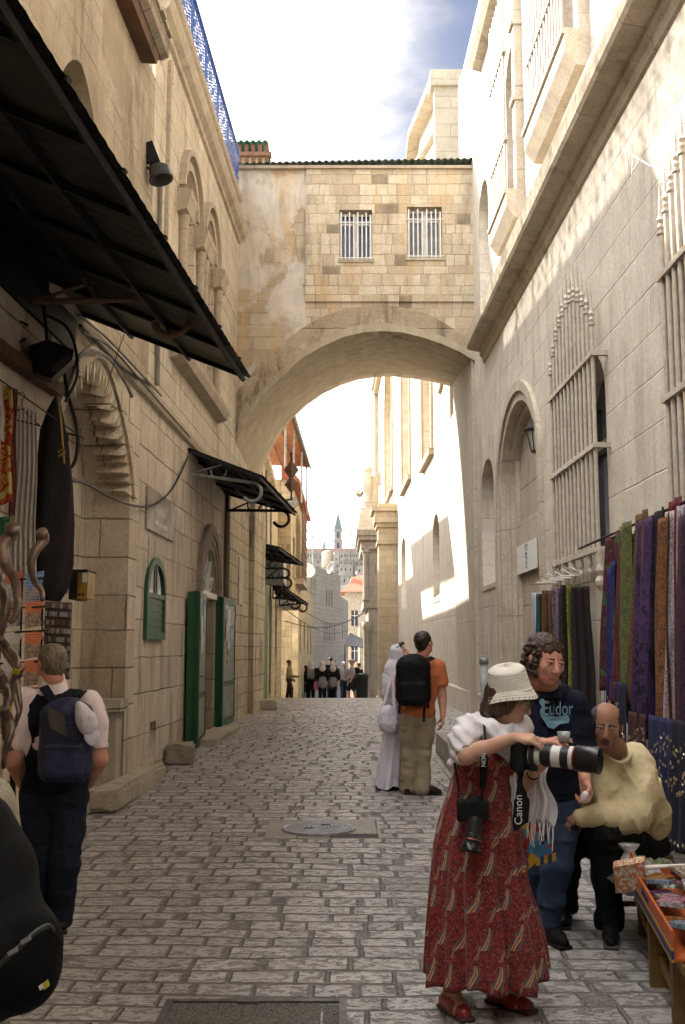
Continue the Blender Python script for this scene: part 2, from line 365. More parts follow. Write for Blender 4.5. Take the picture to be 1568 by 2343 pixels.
MT['paper'] = M_plain('paper', (.66, .66, .64), .7, var=.06)
MT['marble'] = M_plain('grey_marble', (.30, .26, .20), .5, var=.3, scale=4)
MT['asphalt'] = M_plain('patch_tar', (.07, .066, .06), .9, var=.3, scale=20, bump=.004)
MT['iron'] = M_plain('cast_iron', (.40, .41, .44), .45, .0, var=.2, scale=10)
MT['ironl'] = M_plain('worn_iron_frame', (.15, .145, .14), .5, .5, var=.3, scale=10)
MT['orange'] = M_plain('terracotta_sheet', (.42, .18, .09), .6, var=.2, streak=True)
MT['tile'] = M_plain('red_roof_tile', (.45, .14, .08), .8, var=.3, scale=30)
MT['leaf'] = M_plain('foliage', (.045, .085, .025), .8, c2=(.09, .13, .035), scale=12)
MT['slate'] = M_plain('blue_green_spire', (.06, .11, .12), .6)
MT['tin'] = M_plain('galvanised', (.32, .33, .33), .45, .5)
MT['bin'] = M_plain('dark_green_bin', (.015, .025, .02), .5)
def M_paving():
 s = NT('street_paving'); p = s.pos(); q = s.sep(p)
 w = s.noise(s.comb(q[0], q[1], 0), .35, 2, .5)
 Yw = s.math('MULTIPLY_ADD', w, .5, s.math('MULTIPLY_ADD', q[0], .015, q[1]))
 m, cv, cc, d = blocks(s, q[0], Yw, .195, .22, .40, .010, 51.0, soft=.014, wob=.012, vary=.2, vj=.7)
 c3 = s.sep(cc)
 col = s.mix(s.ramp(c3[0], 0, 1, 0, 1, False), (.53, .50, .485), (.37, .345, .335))
 col = s.mix(s.math('MULTIPLY', s.math('GREATER_THAN', c3[1], .92), .5), col, (.22, .205, .195))
 big = s.noise(p, .8, 4, .6); mid = s.noise(p, 5, 5, .65, .6)
 pv = s.comb(s.math('MULTIPLY', q[0], 15.0), s.math('MULTIPLY', q[1], 25.0), s.math('MULTIPLY', cv, 9.0))
 pn = s.noise(pv, 1.0, 5, .68, .35)
 pit = s.ramp(pn, .51, .585)
 pit2 = s.ramp(s.noise(pv, 2.4, 4, .6, .5), .58, .68)
 pit = s.math('MAXIMUM', pit, s.math('MULTIPLY', pit2, .7))
 pit = s.math('MULTIPLY', pit, s.ramp(mid, .3, .6, .35, 1.0))
 col = s.mix(s.math('MULTIPLY', pit, .72), col, (.15, .135, .125))
 col = s.mix(s.ramp(mid, .42, .72, 0, .45), col, (.22, .20, .185))
 col = s.mix(s.ramp(big, .4, .7, 0, .3), col, (.27, .245, .22))
 mort = s.mix(s.noise(p, 40, 3, .6), (.16, .15, .14), (.235, .22, .205))
 col = s.mix(s.math('SUBTRACT', 1.0, m), col, mort)
 h = s.math('ADD', s.math('MULTIPLY', m, 1.0), s.math('MULTIPLY', s.math('MULTIPLY', mid, m), .8))
 h = s.math('SUBTRACT', h, s.math('MULTIPLY', pit, .75))
 h = s.math('ADD', h, s.math('MULTIPLY', s.noise(p, 60, 3, .6), .12))
 h = s.math('ADD', h, s.math('MULTIPLY', c3[2], .35))
 rough = s.math('SUBTRACT', .74, s.math('MULTIPLY', s.math('MULTIPLY', m, s.math('SUBTRACT', 1.0, pit)), .30))
 return s.done(col, rough, h, .018, 1.0, spec=.5)
MT['paving'] = M_paving()
# ================================================================== SETTING
def build_ground():
 m = MB()
 ys = [-12, -6, 0, 3, 7, 9, 11, 12.9, 14.5, 16, 19, 22, 24.5, 27, 29, 31, 33, 36, 40, 45, 51, 60, 75, 92, 110, 135, 160]
 xs = [-6, -4.5, -3.2, -2.2, -1.2, 0, 1.2, 2.2, 3.2, 4.5, 6]
 vs = []
 for y in ys:
  for x in xs:
   xx = x * (1 if y < 60 else 1 + (y - 60) * .03)
   vs.append((xx, y, ground_z(y)))
 n = len(xs); fs = []
 for j in range(len(ys) - 1):
  for i in range(n - 1):
   a = j * n + i; fs.append((a, a + 1, a + n + 1, a + n))
 m.add(vs, fs); o = m.build('street', MT['paving'], smooth=True); tag(o, kind='structure')
 m = MB()
 def hz(x, y):
  base = -8.5
  if y < 160: base = min(-1.2, ground_z(y) - .6) if abs(x) < 30 or y > 40 else -1.2
  h = base
  if y > 150:
   t = min(1, (y - 150) / 420); h = -8.5 + 53 * (t * t * (3 - 2 * t))
  if y > 640: h -= (y - 640) * .06
  return h
 yy = [-300, -60, 0, 30, 60, 100, 150, 190, 230, 280, 330, 390, 450, 510, 570, 640, 800, 1200, 3000]
 xx = [-2500, -900, -400, -200, -100, -60, -30, -12, 0, 12, 30, 60, 100, 200, 400, 900, 2500]
 vs = [(x, y, hz(x, y) - (0.9 if y < 160 else 0)) for y in yy for x in xx]; n = len(xx)
 fs = [(j * n + i, j * n + i + 1, (j + 1) * n + i + 1, (j + 1) * n + i) for j in range(len(yy) - 1) for i in range(n - 1)]
 m.add(vs, fs)
 o = m.build('hillside', M_plain('dry_hillside', (.26, .22, .16), .95, c2=(.14, .14, .08), scale=.05, objspace=False), smooth=True); tag(o, kind='structure')
build_ground()
def spiral(c, ex, ez, r0, r1, a0, a1, n=22):
 c, ex, ez = Vector(c), Vector(ex), Vector(ez); out = []
 for i in range(n + 1):
  t = i / n; a = a0 + (a1 - a0) * t; r = r0 + (r1 - r0) * t
  out.append(c + ex * (r * math.cos(a)) + ez * (r * math.sin(a)))
 return out
# ---------------- LEFT: building A (weathered, nearest), portal, building B (ashlar), eroded wall
def left_buildings():
 F = LW
 # --- near house: upper weathered wall, shop wall, portal recess
 A = empty('stone_house', F.w(11, 0)); tag(A, 'brown weathered house with zigzag arched portal behind the hanging clothes', 'house')
 niche = arch(8.6, 9.9, 5.5, 6.5, .62, pointed=True)
 outerU = [(-9, 4.72), (12.35, 4.72), (12.35, 8.75), (-9, 8.75)]
 wall_plate('upper_wall', F, outerU, [niche], .45, MT['roughL'], A)
 m = MB(); m.wbox(F, 8.3, 10.2, 5.2, 7.6, -.6, -.44); m.build('niche_back', MT['roughL'], A)
 portal = arch(8.75, 11.6, 1.20, 3.35, 1.12, 20, pointed=True)
 portal = [(8.75, -.5), (11.6, -.5)] + portal[2:]
 wall_plate('lower_wall', F, [(-9, -.5), (8.75, -.5)] + portal[2:][::-1] + [(11.6, -.5), (12.0, -.5), (12.0, 4.72), (-9, 4.72)], [], .5, MT['portal'], A, n=.0)
 m = MB(); m.wbox(F, 8.2, 12.2, -.5, 4.7, -.62, -.50); m.build('portal_back', MT['portal'], A)
 m = MB(); pts = []
 for i in range(2, len(portal)): pts.append(portal[i])
 dense = []
 N = 30
 L = [0]
 for a, b in zip(pts, pts[1:]): L.append(L[-1] + math.hypot(b[0] - a[0], b[1] - a[1]))
 def at(t):
  d = t * L[-1]
  for i in range(len(L) - 1):
   if d <= L[i + 1] + 1e-6:
    k = (d - L[i]) / (L[i + 1] - L[i]); a, b = pts[i], pts[i + 1]
    return a[0] + (b[0] - a[0]) * k, a[1] + (b[1] - a[1]) * k
 cy, cz = 10.17, 3.2
 for i in range(N):
  (ya, za), (yb, zb) = at(i / N), at((i + 1) / N); ym, zm = (ya + yb) / 2, (za + zb) / 2
  dy, dz = cy - ym, cz - zm; l = math.hypot(dy, dz); dy /= l; dz /= l
  big = .20 if i % 2 == 0 else .10
  def pt(y, z, k, n): return F.w(y + dy * k, z + dz * k, n)
  for j, (n0, n1) in enumerate(((.015, -.15), (-.15, -.32))):
   bb = big * (1 if j == 0 else .75)
   v = [pt(ya, za, -.03, n0), pt(yb, zb, -.03, n0), pt(ym, zm, bb, n0 - .02), pt(ya, za, -.03, n1), pt(yb, zb, -.03, n1), pt(ym, zm, bb * .8, n1)]
   m.add(v, [(0, 2, 1), (3, 4, 5), (0, 1, 4, 3), (1, 2, 5, 4), (2, 0, 3, 5)])
 o = m.build('zigzag_moulding', MT['portal'], A); fix_normals(o.data)
 m = MB(); oo = arch(8.6, 11.78, 3.2, 3.35, 1.32, 20, pointed=True)[2:]
 ii = arch(8.72, 11.63, 3.2, 3.35, 1.17, 20, pointed=True)[2:]
 for (a, b, c, d) in zip(oo, oo[1:], ii, ii[1:]):
  m.hexa([F.w(*a, 0), F.w(*b, 0), F.w(*d, 0), F.w(*c, 0), F.w(*a, .05), F.w(*b, .05), F.w(*d, .05), F.w(*c, .05)])
 o = m.build('arch_moulding', MT['portal'], A); fix_normals(o.data)
 m = MB(); m.wbox(F, 11.25, 11.59, 1.0, 1.13, -.49, .04); m.wbox(F, 9.7, 11.2, .98, 1.09, -.49, -.08); m.wbox(F, 11.3, 11.58, -.4, .99, -.48, -.02); m.build('bench_ledge', MT['step'], A)
 m = MB(); F2 = F
 m.sweep(F2, [(-.4, 8.76), (.22, 8.60), (.30, 8.64), (.32, 8.80), (-.4, 9.0)], -9, 11.7)
 random.seed(3)
 e = m.build('eave', M_stone('eave_stone', (.36, .30, .21), (.28, .22, .15), .2, .3, .6, .01, None, 61., (.05, .04, .03), .9, grime=1., bump=.03), A)
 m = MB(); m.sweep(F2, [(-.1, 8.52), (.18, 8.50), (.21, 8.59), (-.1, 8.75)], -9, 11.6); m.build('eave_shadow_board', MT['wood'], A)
 y = 6.0; m = MB()
 while y < 11.5:
  w = random.uniform(.08, .2); m.wbox(F2, y, y + w, 8.82, 8.86 + random.uniform(0, .05), .15, .34 + random.uniform(0, .03)); y += w + .02
 m.build('roof_edge_tiles', MT['roughL'], A)
 m = MB(); m.box((-9, -9, -.5), (-3.4, 12.3, 8.7)); m.build('rear_block', MT['roughL'], A)
 m = MB(); m.sweep(F, [(0, 4.60), (.05, 4.62), (.07, 4.70), (.05, 4.78), (0, 4.82)], 8.4, 12.34); m.build('string_course', MT['trim'], A)
 # --- ashlar house B
 B = empty('ashlar_house', F.w(16, 0)); tag(B, 'cream ashlar house with twin arched windows, green door and blue rooftop screen', 'house')
 w1 = arch(14.25, 15.25, 5.9, 8.1, .5); w2 = arch(16.05, 17.05, 5.9, 8.1, .5)
 wall_plate('upper_wall', F, [(12.35, 4.72), (24.0, 4.72), (24.0, 10.7), (12.35, 10.7)], [w1, w2], .38, MT['ashlarL'], B)
 door = arch(16.35, 17.75, -.2, 2.55, .70)
 gw = arch(12.42, 13.48, 1.78, 2.35, .38)
 hatch = [(12.9, .32), (13.25, .32), (13.25, .78), (12.9, .78)]
 wall_plate('lower_wall', F, [(12.0, -.5), (16.35, -.5), (16.35, -.2)] + [p for p in door[2:]][::-1] + [(17.75, -.5), (18.72, -.5), (18.72, 4.72), (12.0, 4.72)], [hatch], .45, M_stone('lower_ashlar', (.70, .60, .46), (.58, .47, .345), .42, .45, .9, .007, (.24, .18, .13), 71., (.13, .095, .065), .6, (.32, .20, .16), .5, grime=.7, bump=.015), B)
 m = MB(); m.wbox(F, 12.1, 18.7, -.4, 4.6, -1.9, -1.5); m.build('passage_wall', M_plain('passage_plaster', (.42, .33, .21), .9, var=.12, scale=2, objspace=False), B)
 m = MB(); m.wbox(F, 17.75, 17.95, -.2, 3.3, -1.5, -.45); m.wbox(F, 16.15, 16.35, -.2, 3.3, -1.5, -.45); m.build('passage_side', M_plain('passage_cream', (.50, .40, .26), .9, var=.1, scale=1.5, objspace=False), B)
 m = MB(); m.wbox(F, 16.15, 17.95, 3.3, 3.4, -1.5, -.45); m.build('passage_ceiling', MT['trim'], B)
 m = MB(); m.wbox(F, 12.8, 13.4, .2, .9, -.6, -.44); m.build('hatch_back', MT['oldwall'], B)
 m = MB(); m.box((-9, 12.4, -.5), (-4.2, 23.8, 10.6)); m.box((-4.2, 12.4, 4.8), (-2.9, 23.8, 10.65)); m.build('rear_block', MT['ashlarL'], B)
 m = MB(); m.wbox(F, 12.36, 12.75, 8.7, 10.7, -2.0, -.39); m.build('return_wall', MT['trimR'], B)
 m = MB(); m.wbox(F, 12.30, 12.70, 9.72, 9.84, -2.0, -.2); m.build('return_moulding', MT['trim'], B)
 m = MB(); m.wbox(F, 14.0, 17.3, 5.7, 8.8, -.6, -.36); m.build('window_infill', MT['portal'], B)
 m = MB(); m.sweep(F, [(0, 5.50), (.16, 5.55), (.20, 5.66), (.20, 5.74), (0, 5.78)], 13.55, 17.75); m.build('window_sill', MT['trim'], B)
 cap = [(.11, 0), (.11, .04), (.075, .06), (.070, 1.18), (.085, 1.20), (.085, 1.22), (.07, 1.23), (.095, 1.31), (.095, 1.34)]
 for y in (14.08, 15.65, 17.22):
  m = MB()
  for yy in ((y,) if y != 15.65 else (y - .17, y + .17)):
   m.lathe(F.w(yy, 5.78, .05), [(r, h * 1.42) for r, h in cap], 14)
  hw = .24 if y != 15.65 else .42
  m.sweep(F, [(0, 7.66), (.14, 7.70), (.18, 7.86), (.20, 7.90), (.20, 7.98), (0, 8.02)], y - hw, y + hw)
  m.build('column', MT['trim'], B)
 for (a, b) in ((14.25, 15.25), (16.05, 17.05)):
  m = MB()
  for (ro, ri, n1) in ((.30, .22, .10), (.14, .02, .05)):
   oo = arch(a - ro, b + ro, 8, 8.1, .5 + ro)[2:]; ii = arch(a - ri, b + ri, 8, 8.1, .5 + ri)[2:]
   for (p, q, c, d) in zip(oo, oo[1:], ii, ii[1:]):
    m.hexa([F.w(*p, 0), F.w(*q, 0), F.w(*d, 0), F.w(*c, 0), F.w(*p, n1), F.w(*q, n1), F.w(*d, n1), F.w(*c, n1)])
  o = m.build('window_hood', MT['trim'], B); fix_normals(o.data)
 m = MB(); m.sweep(F, [(0, 9.62), (.05, 9.64), (.06, 9.70), (.14, 9.76), (.18, 9.86), (.18, 9.92), (0, 9.98)], 12.4, 20.0); m.build('cornice', MT['trim'], B)
 m = MB(); m.sweep(F, [(0, 10.46), (.05, 10.5), (.06, 10.60), (0, 10.62)], 12.36, 20.0); m.build('coping', MT['trim'], B)
 m = MB(); m.sweep(F, [(0, 9.2), (.03, 9.2), (.03, 9.5), (0, 9.5)], 13.2, 13.3)
 m.wbox(F, 13.05, 13.12, 6.6, 9.4, 0, .05); m.build('wall_strip', MT['trim'], B)
 m = MB(); m.sweep(F, [(0, 4.60), (.05, 4.62), (.07, 4.70), (.05, 4.78), (0, 4.82)], 12.36, 18.7); m.build('string_course', MT['trim'], B)
 m = MB(); m.tube([F.w(12.6, 7.7, .04), F.w(12.62, 6.2, .04), F.w(12.7, 4.9, .04)], .03, 8); m.build('conduit', MT['cableg'], B)
 m = MB(); m.tube([F.w(18.55, 4.7, .06), F.w(18.6, .35, .06)], .045, 10)
 m.tube([F.w(18.8, 4.7, .06), F.w(18.8, 2.4, .06)], .03, 8); m.build('drainpipe', MT['rust'], B)
 m = MB()
 for (ro, ri, n1) in ((.42, .24, .07), (.24, .12, .05), (.12, .0, .03)):
  oo = arch(16.35 - ro, 17.75 + ro, 2.3, 2.55, .70 + ro)[2:]; ii = arch(16.35 - ri, 17.75 + ri, 2.3, 2.55, .70 + ri)[2:]
  oo = [(17.75 + ro, 2.45)] + oo + [(16.35 - ro, 2.45)]; ii = [(17.75 + ri, 2.45)] + ii + [(16.35 - ri, 2.45)]
  for (p, q, c, d) in zip(oo, oo[1:], ii, ii[1:]):
   m.hexa([F.w(*p, 0), F.w(*q, 0), F.w(*d, 0), F.w(*c, 0), F.w(*p, n1), F.w(*q, n1), F.w(*d, n1), F.w(*c, n1)])
 o = m.build('door_arch', M_stone('door_arch_stone', (.33, .26, .20), (.29, .22, .17), 1, .2, .4, .006, None, 75., (.15, .1, .08), .6), B); fix_normals(o.data)
 fan = MB(); fan.wbox(F, 16.35, 17.75, 2.46, 2.56, -.12, .03, 1)
 me = plate(lambda a, b, d: F.w(a, b, d - .04), arch(16.36, 17.74, 2.56, 2.56, .68)[2:], [], .02);
 fl = link_mesh('fanlight', me, MT['green'], B)
 m = MB(); c = (17.05, 2.56)
 for k in range(5):
  a = math.pi * (.14 + .18 * k); l = .62
  p0 = F.w(c[0], c[1], -.03); p1 = F.w(c[0] + math.cos(a) * l, c[1] + math.sin(a) * l, -.03)
  pm = F.w(c[0] + math.cos(a + .25) * l * .55, c[1] + math.sin(a + .25) * l * .55, -.03); pm2 = F.w(c[0] + math.cos(a - .25) * l * .55, c[1] + math.sin(a - .25) * l * .55, -.03)
  m.tube([p0, pm, p1], .02, 6); m.tube([p0, pm2, p1], .02, 6)
 m.wbox(F, 16.3, 17.8, 2.47, 2.56, -.12, .03)
 m.build('tracery', MT['white'], fl)
 def leaf(name, Y0, Y1, n0, n1, z0, z1, handle):
  a = F.w(Y0, z0, n0); b = F.w(Y1, z0, n1); d = (b - a); w = d.length; d = d / w; up = Vector((0, 0, 1)); nrm = d.cross(up)
  if nrm.x < 0: nrm = -nrm
  h = z1 - z0; m = MB(); c = a + d * (w / 2) + up * (h / 2)
  m.obox(c, d * (w / 2), nrm * .035, up * (h / 2)); m.obox(a + d * .04 + up * (h / 2) - nrm * .02, d * .04, nrm * .09, up * (h / 2 - .01))
  lf = m.build(name, MT['green'], B)
  m = MB(); g = .02
  for (q0, q1) in ((.055, .30), (.345, .94)):
   c2 = a + d * (w / 2) + up * (h * (q0 + q1) / 2) + nrm * .034
   m.obox(c2, d * (w / 2 - .13), nrm * .006, up * (h * (q1 - q0) / 2))
  m.build('panel', MT['greenp'], lf)
  m = MB()
  for zz in (.045, .31, .335, .95):
   m.obox(a + d * (w / 2) + up * (h * zz) + nrm * .04, d * (w / 2 - .1), nrm * .01, up * .012)
  for s_ in (-1, 1): m.obox(a + d * (w / 2 + s_ * (w / 2 - .11)) + up * (h * .5) + nrm * .04, d * .012, nrm * .01, up * (h * .45))
  m.build('moulding', MT['green'], lf)
  random.seed(5 if handle else 9); m = MB()
  for k in range(9):
   zz = random.uniform(.66, .92); xx = random.uniform(.25, .75)
   m.obox(a + d * (w * xx) + up * (h * zz) + nrm * (.044 + .001 * k), d * .10, nrm * .001, up * .14, k % 3)
  m.build('pasted_notice', [MT['paper'], M_plain('blue_notice', (.30, .38, .52), .7), M_plain('grey_notice', (.50, .52, .50), .7)], lf)
  if handle:
   m = MB(); hp = a + d * .12 + up * (h * .45) + nrm * .05
   m.tube([hp, hp + nrm * .05, hp + nrm * .05 + d * .13], .011, 6); m.build('handle', MT['rust'], lf)
  return lf
 leaf('door_leaf', 15.02, 16.30, .15, .07, .27, 2.48, True)
 leaf('door_leaf', 17.82, 19.2, .07, .12, .36, 2.53, False)
 m = MB(); m.wbox(F, 16.36, 17.74, -.1, .33, -1.5, .0); m.sweep(F, [(0, .1), (.36, .12), (.38, .34), (0, .36)], 15.6, 18.3); m.build('threshold_step', MT['step'], B)
 gwin = MB(); gwin.wbox(F, 12.45, 13.45, 1.80, 2.30, .005, .02)
 me = plate(lambda a, b, d: F.w(a, b, d + .018), arch(12.42, 13.48, 2.30, 2.34, .42), [], .04)
 g1 = gwin.build('window_shutter', MT['green'], B)
 gl = link_mesh('window_fanlight', me, MT['glass'], g1)
 m = MB(); oo = arch(12.40, 13.50, 1.77, 2.34, .44); ii = arch(12.49, 13.41, 1.86, 2.34, .35)
 for i in range(len(oo)):
  j = (i + 1) % len(oo); p, q, c, d = oo[i], oo[j], ii[i], ii[j]
  m.hexa([F.w(*p, 0), F.w(*q, 0), F.w(*d, 0), F.w(*c, 0), F.w(*p, .045), F.w(*q, .045), F.w(*d, .045), F.w(*c, .045)])
 m.wbox(F, 12.45, 13.45, 2.27, 2.33, .0, .042); m.wbox(F, 12.93, 12.97, 2.3, 2.74, .025, .04)
 for k in range(4): m.wbox(F, 12.5, 13.4, 1.93 + k * .09, 1.95 + k * .09, .015, .03)
 o = m.build('window_frame', MT['green'], g1); fix_normals(o.data)
 s_ = MB(); s_.wbox(F, 12.35, 14.0, 3.08, 3.58, .0, .03)
 sg = s_.build('street_sign', MT['marble']); tag(sg, 'dark grey stone street name plate with pale arabic and latin lettering', 'sign')
 def text(body, F_, Y, z, n, size, mat, parent, font=None, flipdir=1, ext=.004):
  cu = bpy.data.curves.new('t', 'FONT'); cu.body = body; cu.size = size; cu.extrude = ext; cu.align_x = 'CENTER'
  if font: cu.font = font
  ob = bpy.data.objects.new('t', cu); me = bpy.data.meshes.new_from_object(ob); bpy.data.objects.remove(ob); bpy.data.curves.remove(cu)
  for v in me.vertices:
   x, y_, z_ = v.co; v.co = F_.w(Y + x * flipdir, z + y_, n + z_)
  me.materials.clear(); fix_normals(me)
  return link_mesh('lettering', me, mat, parent)
 globals()['wall_text'] = text
 lm = MT['paper']
 try:
  fp = bpy.utils.resource_path('LOCAL') + '/datafiles/fonts/'
  globals()['F_AR'] = bpy.data.fonts.load(fp + 'NotoSansArabic-VariableFont_wdth,wght.woff2')
  globals()['F_HE'] = bpy.data.fonts.load(fp + 'NotoSansHebrew-Regular.woff2')
 except Exception: globals()['F_AR'] = None; globals()['F_HE'] = None
 text('VIA DOLOROSA', F, 13.2, 3.15, .032, .11, lm, sg)
 text('\u0637\u0631\u064a\u0642 \u0627\u0644\u0622\u0644\u0627\u0645', F, 13.1, 3.34, .032, .2, lm, sg, F_AR)
 m = MB(); m.wbox(F, 12.55, 13.35, 2.60, 3.0, .0, .015); o = m.build('wall_plaque', MT['trimR']); tag(o, 'small blank pale stone plaque on the wall below the street sign', 'plaque')
 a_, b_ = P(179, 1308, 10.2), P(200, 1369, 10.2); m = MB(); m.box((a_.x, 10.2, b_.z), (b_.x, 10.5, a_.z)); mb = m.build('mailbox', MT['yellow']); tag(mb, 'yellow metal box with dark hood fixed inside the portal recess', 'mailbox')
 m = MB(); m.box((a_.x - .07, 10.15, b_.z - .01), (a_.x - .002, 10.6, a_.z + .02)); m.box((a_.x - .002, 10.17, a_.z + .002), (b_.x + .005, 10.52, a_.z + .022)); m.build('hood', MT['black'], mb)
 m = MB(); m.box((a_.x + .045, 10.19, a_.z - .10), (b_.x - .005, 10.199, a_.z - .01)); m.build('label', MT['paper'], mb)
 for k_ in (.012, .05): m = MB(); m.box((a_.x + k_, 10.19, b_.z + .03), (a_.x + k_ + .022, 10.199, b_.z + .05)); m.build('slot', MT['black'], mb)
 C = empty('eroded_wall', F.w(21, 0)); tag(C, 'stained eroded stone wall between the green doors and the far shops', 'wall')
 ys = [18.73, 24.0]
 m = MB(); m.wbox(F, 18.73, 21.9, -.5, 4.72, -.6, .05); m.wbox(F, 21.9, 24.0, -.5, 4.72, -.6, .16); m.build('wall', MT['oldwall'], C)
 m = MB(); m.wbox(F, 20.2, 20.9, 2.5, 3.4, .05, .075); m.build('blank_plaque', MT['trimR'], C)
 S = MB()
 y0, y1, z0, z1 = 11.2, 19.95, 10.72, 11.46; nc = 64; nr = 6; dy = (y1 - y0) / nc; dz = (z1 - z0) / nr
 sq = [(-1, -1), (0, -1), (1, -1), (1, 0), (1, 1), (0, 1), (-1, 1), (-1, 0)]
 for i in range(nc):
  for j in range(nr):
   cy, cz = y0 + (i + .5) * dy, z0 + (j + .5) * dz
   k = .86 if (i + j) % 2 else .66
   if (i * 7 + j * 3) % 11 == 0: k = .4
   for nn_, fl in ((-.02, 0), (.0, 1)):
    vs = [F.w(cy + a * dy / 2, cz + b * dz / 2, nn_) for a, b in sq] + [F.w(cy + a * dy / 2 * k * (.75 if a and b else 1), cz + b * dz / 2 * k * (.75 if a and b else 1), nn_) for a, b in sq]
    fs = [(q, (q + 1) % 8, (q + 1) % 8 + 8, q + 8) for q in range(8)]
    S.add(vs, [f[::-1] for f in fs] if fl else fs)
 sc = S.build('rooftop_screen', MT['blue']); tag(sc, 'blue perforated metal privacy screen along the left rooftop', 'screen')
 m = MB()
 for i in range(8): m.wbox(F, y0 + i * 1.24, y0 + i * 1.24 + .04, 10.7, 11.5, -.06, -.021)
 m.wbox(F, y0, y1, 11.46, 11.50, -.04, .02); m.wbox(F, y0, y1, 10.70, 10.72, -.04, .02); m.build('frame', MT['blue'], sc)
left_buildings()
# ---------------- BRIDGE
def bridge():
 B = empty('arch_bridge', (0, 21.5, 6)); tag(B, 'stone arch bridge with two barred windows spanning the street', 'bridge')
 YF, YB = 20.0, 23.4
 xl = LW.w(YF, 0).x - .3; xr = RW.w(YF, 0).x + .3
 fr = [(505, 1150), (514, 1095), (533, 1030), (560, 968), (600, 908), (640, 868), (690, 822), (740, 793), (785, 773), (830, 762), (875, 759), (920, 762), (965, 773), (1010, 788), (1050, 806), (1095, 832)]
 intr = [(P(u, v, YF).x, P(u, v, YF).z) for u, v in fr]
 ex = [(500, 1000), (545, 893), (590, 838), (640, 790), (690, 752), (740, 724), (790, 707), (850, 699), (910, 701), (980, 719), (1030, 747), (1098, 795)]
 extr = [(P(u, v, YF).x, P(u, v, YF).z) for u, v in ex]
 zt = 11.2
 def mp(Y): return lambda a, b, d: Vector((a, Y - d, b))
 xsplit = P(700, 500, YF).x
 left_out = [(xl, zt)] + [(xl, extr[0][1])] + [p for p in extr if p[0] < xsplit]
 def ez(x):
  for (a, za), (b, zb) in zip(extr, extr[1:]):
   if a <= x <= b: return za + (zb - za) * (x - a) / (b - a)
  return extr[-1][1]
 left_out += [(xsplit, ez(xsplit)), (xsplit, zt)]
 me = plate(lambda a, b, d: Vector((a, YF - d, b)), left_out, [], .4); link_mesh('plastered_wall', me, MT['bridgeP'], B)
 wpx = [((777, 482), (852, 596)), ((931, 475), (1012, 592))]
 holes = []; wins = []
 for (a, b) in wpx:
  p0 = P(a[0], a[1], YF); p1 = P(b[0], b[1], YF)
  holes.append([(p0.x, p1.z), (p1.x, p1.z), (p1.x, p0.z), (p0.x, p0.z)]); wins.append((p0.x, p1.x, p1.z, p0.z))
 right_out = [(xsplit, zt), (xsplit, ez(xsplit))] + [p for p in extr if p[0] > xsplit and p[0] < xr] + [(xr, ez(xr)), (xr, zt)]
 me = plate(lambda a, b, d: Vector((a, YF - d, b)), right_out, holes, .4); link_mesh('block_wall', me, MT['bridge'], B)
 zp = P(700, 691, YF).z
 me = plate(lambda a, b, d: Vector((a, YF - .045 - d, b)), [(xsplit, zt), (xsplit, zp), (xr, zp), (xr, zt)], holes, .05); link_mesh('projecting_panel', me, MT['bridge'], B)
 ring = intr + extr[::-1]
 me = plate(lambda a, b, d: Vector((a, YF - .02 - d, b)), ring, [], .42); link_mesh('arch_ring', me, MT['voussoir'], B)
 ip = [(x + (0 - x) * 0, z + .16) for x, z in intr]
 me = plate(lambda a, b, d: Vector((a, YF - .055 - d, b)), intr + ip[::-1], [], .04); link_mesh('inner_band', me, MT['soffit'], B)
 bk = [(598, 1150), (597, 1075), (612, 1035), (640, 985), (668, 950), (700, 920), (740, 892), (780, 873), (820, 860), (860, 854), (900, 853), (940, 857), (985, 864), (1015, 871), (1042, 878), (1060, 884)]
 bi = [(P(u, v, YB).x, P(u, v, YB).z) for u, v in bk]
 m = MB(); n = len(intr); K = 5
 vs = []
 for k in range(K):
  t = k / (K - 1)
  for (a, b) in zip(intr, bi): vs.append((a[0] * (1 - t) + b[0] * t, (YF - .02) * (1 - t) + YB * t, a[1] * (1 - t) + b[1] * t))
 fs = [(k * n + i, k * n + i + 1, (k + 1) * n + i + 1, (k + 1) * n + i) for k in range(K - 1) for i in range(n - 1)]
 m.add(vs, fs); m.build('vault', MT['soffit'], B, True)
 back = [(xl, zt), (xl, bi[0][1])] + [(min(max(x, xl), xr), z) for x, z in bi] + [(xr, bi[-1][1]), (xr, zt)]
 me = plate(lambda a, b, d: Vector((a, YB + .02 - d, b)), back, [], .3); link_mesh('rear_wall', me, MT['bridge'], B)
 m = MB(); m.box((xl, YF - .0, zt - .02), (xr, YB, zt + .02)); m.build('roof_slab', MT['trim'], B)
 m = MB(); m.box((RW.w(21, 0).x - .05, YF + .02, .2), (RW.w(21, 0).x + .4, YB, 7.75)); m.build('abutment', MT['trimR'], B)
 m = MB()
 def cor(u, v):
  x = xl + .3 + (xr - xl - .45) * u; z = zt + .05 + .016 * math.sin(u * 230) + .25 * v + .10 * u
  return Vector((x, YF - .16 + 3.5 * v, z))
 m.grid(420, 2, cor); m.build('corrugated_roof', M_plain('green_corrugated', (.22, .30, .24), .6, scale=5), B)
 m = MB(); m.box((xl + .3, YF - .1, zt - .03), (xr - .15, YF + .3, zt + .03)); m.build('eave_board', MT['trim'], B)
